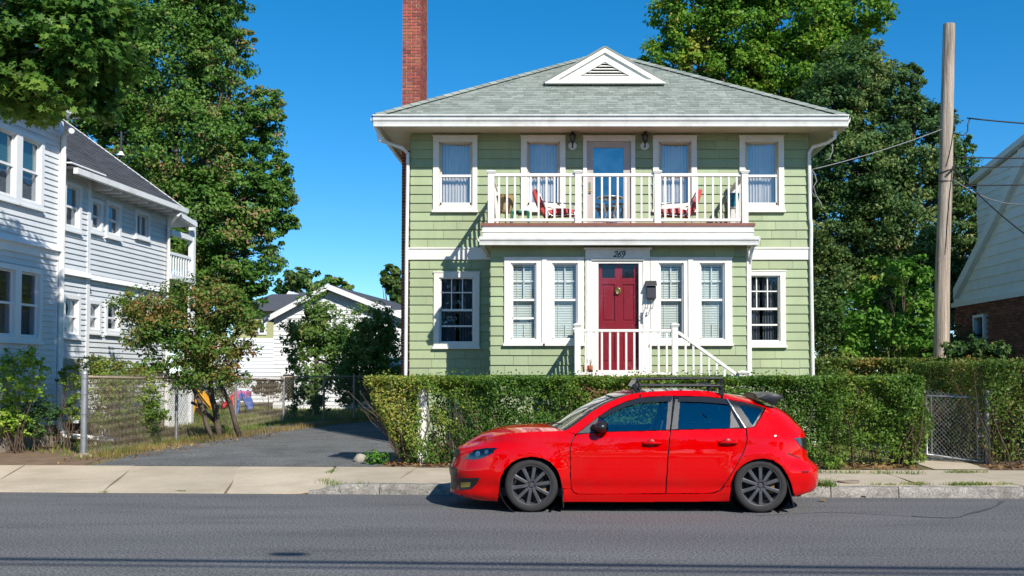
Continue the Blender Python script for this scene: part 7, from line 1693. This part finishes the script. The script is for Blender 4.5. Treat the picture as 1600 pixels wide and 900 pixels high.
mb = panel(tracec([(1044.5,622),(1051.3,619.6),(1046.8,671),(1040.6,671.4)]),off=.002,flange=0); cobj('pillar_trim', mb, m_greyp, smooth=True); mb = panel(tracec([(1055,624),(1062.5,624.5),(1059,670.4),(1049.5,671)]),off=.002,flange=0); cobj('pillar_trim', mb, m_greyp, smooth=True)
m_visor = M('smoked_visor',(0.02,0.022,0.028),0.08,0.05,4.0)
mb = panel(tracec([(935,651.5),(956,638.6),(978,628.5),(999,622.6),(1040,619.8),(1050.5,619.8),(1048.5,627.5),(1041,628.3),(1000,630),(980,635),(960,644),(942,654)]),off=.012,flange=.008); cobj('window_visor', mb, m_visor, smooth='auto'); mb = panel(tracec([(1059.5,620.5),(1100,621),(1131,624.4),(1138,632.5),(1125,631),(1100,629),(1059,627.8)]),off=.012,flange=.008); cobj('window_visor', mb, m_visor, smooth='auto')
m_chrome = M('bright_trim',(.55,.54,.53),.25,.05,4,metallic=.8)
mb = panel(tracec([(1134.2,623.4),(1136.8,623.8),(1151.6,646),(1166,668.3),(1163.6,668.6),(1149.8,646.5)]),off=.004,flange=.004); cobj('door_edge_trim', mb, m_chrome)
# windscreen, roof, tail glass
ws = [np.array(Sraw(*q)) for q in trace0(rail_up[:6])]
def lf(edge, b0, b1, c0, c1, m=10, ye=0.0, zoff=0.0):
    rows = []; n = len(edge)
    for k,e in enumerate(edge):
        f = k/(n-1); rows.append([(e[0]-(b0+(b1-b0)*f)*(1-(j/m)**2), (e[1]+ye)*-(j/m), e[2]+zoff+(c0+(c1-c0)*f)*(1-abs(j/m)**2.2)) for j in range(-m,m+1)])
    mb = MB(); mb.grid(rows); return mb
cobj('windscreen', lf(ws,.24,.13,.012,.028,ye=.03,zoff=-.003), m_wglass, smooth=True, fix=True)
mb = lf(ws,.245,.135,.014,.030,ye=.0,zoff=.0); q = MB()
m_cols = 21; rows = [mb.v[i*m_cols:(i+1)*m_cols] for i in range(len(ws))]
q.grid([r[:2] for r in rows]); q.grid([r[-2:] for r in rows]); q.grid([[rows[-2][j] if 0 else tuple(np.array(rows[-1][j])*.88+np.array(rows[-2][j])*.12) for j in range(m_cols)],rows[-1]]); cobj('windscreen_surround', q, m_trimb, smooth=True, fix=True)
rf_ = [np.array(Sraw(*q)) for q in trace0(rail_up[5:])]
cobj('roof', lf(rf_,.135,-.02,.030,.012,zoff=.002), m_gloss, smooth=True, fix=True)
wip = MB(); e = rows[0]
wip.tube([Vector(e[i])+Vector((.03,0,.012)) for i in (3,6,9,12)],.012,5); wip.tube([Vector(e[12])+Vector((.0,0,.02)),Vector(e[5])+Vector((.12,0,.09))],.008,5); cobj('wiper', wip, m_trimb)
cow = MB(); cow.grid([[Vector(p)+Vector((-.06,0,-.012)) for p in rows[0]],[Vector(p)+Vector((.02,0,-.004)) for p in rows[0]]]); cobj('cowl', cow, m_trimb, fix=True)
mb = panel([(.90,1.02),(1,1.02),(1,1.30),(.92,1.30)],off=.004,flange=0); cobj('rear_window', mb, m_tglass, smooth=True)
# ---- lamps, grille, fog lamp
hl = tracec([(725.3,716.7),(731,709.5),(741.7,702.8),(760.3,699.6),(777.8,700.2),(771.5,707.2),(756,715.3),(741.7,718.3)])
mb = panel(hl,off=.003,flange=.01,step=.03); cobj('headlight', mb, m_lens, smooth='auto')
cobj('headlight_bowl', panel(hl,off=.0012,flange=0,step=.03), m_gloss, smooth=True)
for (px,py,r) in ((747,709.5,.035),(760.5,706.3,.026)):
    u,z = inv(px,py)
    for sg in (1,-1): c,n = lift(u,z,.004); c[1] *= sg; mb = MB(); k=14; nn = Vector((n[0],n[1]*sg,n[2])); a = nn.orthogonal().normalized(); b = nn.cross(a); cc = Vector(c); mb.add([cc+(a*math.cos(t_)*r+b*math.sin(t_)*r)*1 for t_ in np.linspace(0,6.283,k,endpoint=False)]+[cc-nn*.002],[(i,(i+1)%k,k) for i in range(k)]); cobj('lamp_reflector', mb, m_reflc, smooth=True)
fg = tracec([(716,747),(749.8,746.6),(745,756.4),(737,764),(717,766)]); cobj('fog_lamp_recess', panel(fg,off=.003,flange=.002,step=.03), m_trimb, smooth=True)
cobj('fog_lamp', panel(tracec([(720,754),(736,753.5),(734,761),(721,762)]),off=.006,flange=.003,step=.03), M('amber_fog_lens',(0.30,0.22,0.05),.15,.1), smooth='auto')
zq = [inv(x,y) for x,y in ((714.5,733),(714.5,746))]
cobj('bumper_insert', panel([(0,zq[0][1]+.02),(zq[0][0],zq[0][1]+.01),(zq[1][0],zq[1][1]),(0,zq[1][1])],off=.006,flange=.006,step=.04), m_trimb)
zq = [inv(x,y) for x,y in ((714,747.5),(713,766))]
cobj('lower_grille', panel([(0,zq[0][1]),(zq[0][0],zq[0][1]),(zq[1][0],zq[1][1]),(0,zq[1][1]+.0)],off=.004,flange=.002,step=.04), m_black, smooth=True)
zq = [inv(x,y) for x,y in ((718,702),(719.5,706),(714.5,715))]
cobj('upper_grille', panel([(0,zq[0][1]-.0),(zq[0][0],zq[0][1]),(zq[1][0],zq[1][1]),(zq[2][0],zq[2][1]),(0,zq[2][1])],off=.004,flange=.002,step=.03), m_black, smooth=True)
tl = trace0([(1240,684.4),(1250,683.6),(1260,683.2),(1261.2,693),(1260.8,704),(1256,702.3),(1250.5,696.9)]); tl[2] = (tl[2][0]+.03,tl[2][1]); tl[3] = (tl[3][0]+.035,tl[3][1]); tl[4] = (tl[4][0]+.02,tl[4][1])
cobj('tail_lamp_bowl', panel(tl,off=.002,flange=0,step=.03), M('smoked_lamp_bowl',(0.14,0.13,0.14),.25,.1,metallic=.6), smooth=True); cobj('tail_lamp', panel(tl,off=.006,flange=.006,step=.03), m_lens, smooth='auto')
u,z = inv(1254,693)
for sg in (1,-1):
    c,n = lift(u,z,.004); mb = MB(); cc = Vector((c[0],c[1]*sg,c[2])); nn = Vector((n[0],n[1]*sg,n[2])); a = nn.orthogonal().normalized(); b = nn.cross(a); mb.add([cc+(a*math.cos(t_)+b*math.sin(t_))*.035 for t_ in np.linspace(0,6.283,14,endpoint=False)],[tuple(range(14))]); cobj('lamp_reflector', mb, m_reflc)
cobj('side_marker', panel(tracec([(1252,735.8),(1264,735.2),(1262.5,738.6),(1254,739.2)]),off=.004,flange=.003,step=.03), M('dark_red_marker',(.22,.004,.008),.2,.05))
cobj('bumper_seam', panel(tracec([(1232,708),(1258,718.6),(1258.5,719.6),(1231,709)]),off=.0015,flange=0,step=.03), m_trimb)
# underside, wheel wells, rear lower edge
mb = MB(); mb.box(-HWB-.55,HWB+.5,-.66,.66,.17,.27); cobj('floor_pan', mb, m_black, smooth=False)
for xc in (-HWB,HWB):
    for sg in (1,-1):
        mb = MB(); ri = [(.372,-sg*.835),(.372,-sg*.50)]; mb.lathe(ri,(xc,0,.315),'y',36,cap=False); k=36; o = len(mb.v); mb.v += [(xc,-sg*.50,.315)]; mb.f += [(36+i,36+(i+1)%36,o) for i in range(36)]
        cobj('wheel_arch_liner', mb, m_black, smooth=True)
mb = MB(); mb.box(-HWB-.60,-HWB-.40,-.42,.42,.2,.65); cobj('inner_structure', mb, m_black, smooth=False); mb = MB(); mb.box(HWB+.40,HWB+.50,-.45,.45,.25,.8); cobj('inner_structure', mb, m_black, smooth=False)
for y_ in (.42,-.42): mb = MB(); mb.lathe([(.028,0),(.035,.0),(.035,.14),(.028,.14)],(HWB+.50,y_,.25),'x',14); cobj('exhaust_tip', mb, m_greyp)
for (px0,px1,py0,py1,dx) in ((877.5,881.5,748,794,0),(1229,1241,748,793,0)):
    for sg in (1,-1):
        a = PP(px0,(py0+py1)/2,CO+CAY*(-CW+.06),CAY); b = PP(px1,(py0+py1)/2,CO+CAY*(-CW+.06),CAY); xa,xb = (a-CO).dot(CAX),(b-CO).dot(CAX); z1 = PP(px0,py0,CO+CAY*(-CW),CAY).z; z0__ = PP(px0,py1,CO+CAY*(-CW),CAY).z
        mb = MB(); y0,y1 = (-sg*.84,-sg*.62); mb.hexa([(xb-.012,y0,z0__),(xb,y0,z0__),(xb,y1,z0__),(xb-.012,y1,z0__)],[(xa-.012,y0,z1),(xa,y0,z1),(xa,y1,z1),(xa-.012,y1,z1)]); cobj('mud_flap', mb, m_trimb, smooth=False, fix=True)
# ---- wheels
def wheel(xc, sg):
    w = part('wheel', car); w.location = (xc, -sg*(CW-.055), .315); Rr = .315; Y_ = lambda y: y*-sg
    def L(prof,name,mat,n=48): mb = MB(); mb.lathe([(r,Y_(y)) for r,y in prof],(0,0,0),'y',n,cap=False); return cobj(name,mb,mat,w,smooth='auto',fix=True)
    L([(.232,.015),(.240,.022),(.262,.026),(.288,.022),(.304,.008),(.312,-.015),(Rr,-.05),(Rr,-.16),(.305,-.19),(.28,-.205),(.235,-.20)],'tyre',m_tyre,56)
    L([(.236,.012),(.231,.018),(.224,.016),(.220,.006),(.216,-.03),(.205,-.06),(.20,-.19)],'rim',m_rim,48)
    L([(.001,-.07),(.165,-.07),(.168,-.075),(.168,-.09),(.05,-.09)],'brake_disc',m_disc,36)
    mb = MB(); mb.lathe([(.001,Y_(-.13)),(.215,Y_(-.13))],(0,0,0),'y',24,cap=False); cobj('wheel_back',mb,m_black,w,smooth=False)
    sp_ = MB()
    def V(r,t,y): return (r*math.cos(t)*1.0,Y_(y),r*math.sin(t))
    rows = []
    for r,hw,y in ((.045,.018,.004),(.085,.0185,.008),(.14,.0195,.006),(.19,.021,.004),(.222,.024,.006)):
        rows.append([(r,Y_(y-.03),-hw*1.05),(r,Y_(y-.004),-hw),(r,Y_(y),-hw*.7),(r,Y_(y),hw*.7),(r,Y_(y-.004),hw),(r,Y_(y-.03),hw*1.05)])
    sp_.grid(rows); me = sp_.mesh('spoke'); fixn(me); me.materials.append(m_rim)
    for p in me.polygons: p.use_smooth = False
    for k in range(10):
        o = put('spoke', me, None, w); o.rotation_euler = (0,R(36*k-90+ (0 if xc>0 else 10)),0)
    L([(.001,.002),(.022,.002),(.03,-.004),(.034,-.012)],'centre_cap',m_rim,20)
    L([(.034,-.006),(.062,-.002),(.070,-.012),(.072,-.04)],'hub',m_rim,30)
    nm = MB(); nm.lathe([(.001,Y_(.008)),(.008,Y_(.008)),(.011,Y_(.002)),(.011,Y_(-.02))],(0,0,0),'y',8,cap=False); nme = nm.mesh('lug_nut'); fixn(nme); nme.materials.append(m_black)
    for k in range(5):
        t_ = R(72*k+54+(0 if xc>0 else 10)); put('lug_nut', nme, None, w, (.052*math.cos(t_),0,.052*math.sin(t_)))
    mb = MB(); mb.box(.09,.17,min(Y_(-.11),Y_(-.05)),max(Y_(-.11),Y_(-.05)),-.09,.03); cobj('brake_caliper',mb,M('rusty_caliper',(.22,.13,.06),.7,.2) if 'rusty_caliper' not in bpy.data.materials else bpy.data.materials['rusty_caliper'],w,smooth=False)
for xc in (-HWB,HWB):
    for sg in (1,-1): wheel(xc,sg)
# ---- mirrors
for sg in (1,-1):
    u,z = inv(926,668.5); c,n = lift(u,z,0); c = Vector((c[0],c[1]*sg,c[2])); ox = Vector((0,-sg,0))
    mr_ = part('door_mirror', car)
    q = PP(940,667.5,CO+CAY*(-CW-.10),CAY); cx = (q-CO).dot(CAX); cz = q.z
    b = bmesh.new(); bmesh.ops.create_uvsphere(b,u_segments=20,v_segments=12,radius=1)
    for v in b.verts:
        x,y,z_ = v.co; xx = x*.085; 
        if x > 0: xx = min(xx,.07)
        v.co = Vector((cx+xx, -sg*(CW+.02)+y*.125, cz+z_*.068*(1-.12*(x<0)*abs(x))))
    me = bpy.data.meshes.new('mirror_shell'); b.to_mesh(me); b.free(); put('mirror_shell', me, m_trimb, mr_, smooth=True)
    mb = MB(); mb.tube([c+ox*-.01,Vector((cx-.02,-sg*(CW-.03),cz-.03)),Vector((cx,-sg*(CW+.01),cz-.02))],[.045,.032,.03],8); cobj('mirror_arm', mb, m_trimb, mr_, smooth=True)
    mb = MB(); k=18; mb.add([(cx+.0705,-sg*(CW+.02)+.105*math.cos(t_),cz+.052*math.sin(t_)) for t_ in np.linspace(0,6.283,k,endpoint=False)],[tuple(range(k))]); cobj('mirror_glass', mb, m_reflc, mr_, smooth=False)
# ---- rear spoiler
def near(px,py,y): q = PP(px,py,CO+CAY*y,CAY); return ((q-CO).dot(CAX),q.z)
sec = [near(px,py,-.62) for px,py in ((1186,621.5),(1199.5,616.2),(1211,616.8),(1223,618.6),(1224.8,620.5),(1217,627),(1208.4,633.4),(1200,629),(1190,624.5))]
rows = []
for y,k,dz in ((-.63,.55,-.03),(-.62,1,0),(-.55,1,.0),(-.35,.9,.012),(0,.86,.022),(.35,.9,.012),(.55,1,0),(.62,1,0),(.63,.55,-.03)):
    cx = sum(p[0] for p in sec)/len(sec); cz = sum(p[1] for p in sec)/len(sec)
    top_ = max(p[1] for p in sec); thin = 1 if abs(y) > .54 else .28
    rows.append([(cx+(p[0]-cx)*k-(0.03*(1-abs(y)/.62)), y, top_-(top_-p[1])*thin*k+dz) for p in sec]+[(cx+(sec[0][0]-cx)*k-(0.03*(1-abs(y)/.62)), y, top_-(top_-sec[0][1])*thin*k+dz)])
mb = MB(); mb.grid(rows); mb.f.append(tuple(range(9))); mb.f.append(tuple(range(80,89))); cobj('rear_spoiler', mb, M('satin_black',(.016,.016,.019),.3,.06), fix=True)
mb = MB(); q = near(1138,617,-.05); mb.tube([(q[0],-.05,q[1]-.03),(q[0]-.03,-.05,q[1]+.06)],[.012,.004],6); cobj('aerial', mb, m_trimb)
# ---- roof rack
rr = part('roof_rack', car); YN = -.56
def rb(px,py,y=YN): x,z = near(px,py,y); return Vector((x,y,z))
rl = lambda n_,pts,r: cobj(n_, MB().tube(pts,r,8), m_trimb, rr, smooth='auto')
fl = lambda v: Vector((v.x,-v.y,v.z))
a0,a1 = rb(996,593),rb(1129.5,591.2); b0_,b1_ = rb(1000,602.6),rb(1126,602.8)
for g in (lambda v:v,fl):
    rl('side_rail',[g(a0),g((a0+a1)/2+Vector((0,0,.006))),g(a1)],.0145); rl('side_rail',[g(b0_),g(b1_)],.013)
    rl('rack_end',[g(a1),g(rb(1124,598)),g(rb(1118,600.5)),g(rb(1104,601))],.010); rl('rack_end',[g(a0),g(b0_+Vector((0,0,0)))],.012); rl('rack_end',[g(a1),g(b1_)],.012)
    for (p,q) in (((990,600),(1000,616)),((1125.5,602),(1127.5,618))):
        v0,v1 = g(rb(*p)),g(rb(*q)); mb = MB(); mb.bar(v0,v1,.05,.055,up=(1,0,0)); cobj('foot', mb, m_trimb, rr, smooth=False, bevel=.006)
        s_ = g(Vector((v1.x,-.655,v1.z-.03)) if v1.y<0 else Vector((v1.x,-.655,v1.z-.03))); mb = MB(); mb.bar(v1,s_,.045,.012,up=(1,0,0)); cobj('clamp', mb, m_trimb, rr, smooth=False)
for px in (1000,1126): 
    c = rb(px,604.5); mb = MB(); mb.bar(c+Vector((0,-.06,0)),fl(c)+Vector((0,.06,0)),.03,.024); cobj('cross_bar', mb, m_trimb, rr, smooth=False)
for f in (.18,.36,.54,.72,.88):
    c = b0_.lerp(b1_,f); rl('slat',[c,fl(c)],.009)
rl('side_rail',[a0,fl(a0)],.0145); rl('side_rail',[a1,fl(a1)],.0145)
p0,p1 = rb(996,591.8),rb(987.4,604.4); mb = MB(); th = Vector((.012,0,.006)); mb.hexa([p1,fl(p1),fl(p0),p0],[p1+th,fl(p1)+th,fl(p0)+th,p0+th]); cobj('wind_fairing', mb, M('dusty_black_fairing',(.10,.10,.085),.3,.15,6), rr, smooth=False, fix=True, bevel=.004)
# ---- cabin
cb = part('cabin', car)
def seat(x,y):
    mb = MB(); mb.hexa([(x-.25,y-.24,.30),(x+.22,y-.24,.30),(x+.22,y+.24,.30),(x-.25,y+.24,.30)],[(x-.25,y-.24,.55),(x+.22,y-.24,.50),(x+.22,y+.24,.50),(x-.25,y+.24,.55)])
    mb.hexa([(x+.13,y-.23,.5),(x+.27,y-.23,.5),(x+.27,y+.23,.5),(x+.13,y+.23,.5)],[(x+.32,y-.2,1.06),(x+.42,y-.2,1.06),(x+.42,y+.2,1.06),(x+.32,y+.2,1.06)])
    mb.box(x+.36,x+.45,y-.12,y+.12,1.07,1.22); cobj('seat', mb, m_seat, cb, smooth=False, bevel=.03)
for y in (-.37,.37): seat(-.12,y); seat(.72,y)
mb = MB(); mb.hexa([(-1.0,-.7,.5),(-.5,-.7,.5),(-.5,.7,.5),(-1.0,.7,.5)],[(-1.0,-.7,.88),(-.62,-.7,.90),(-.62,.7,.90),(-1.0,.7,.88)]); cobj('dashboard', mb, m_seat, cb, smooth=False, bevel=.03)
mb = MB(); mb.tube([(-.50+.07*math.sin(t_)*.4,-.37+.18*math.cos(t_),.86+.17*math.sin(t_)) for t_ in np.linspace(0,6.283,19)[:-1]],.014,6,closed=True); mb.tube([(-.5,-.37,.86),(-.65,-.37,.8)],.02,6); cobj('steering_wheel', mb, m_trimb, cb, smooth=True)
mb = MB(); mb.box(-.9,1.35,-.72,.72,.27,.31); cobj('cabin_floor', mb, m_seat, cb, smooth=False)
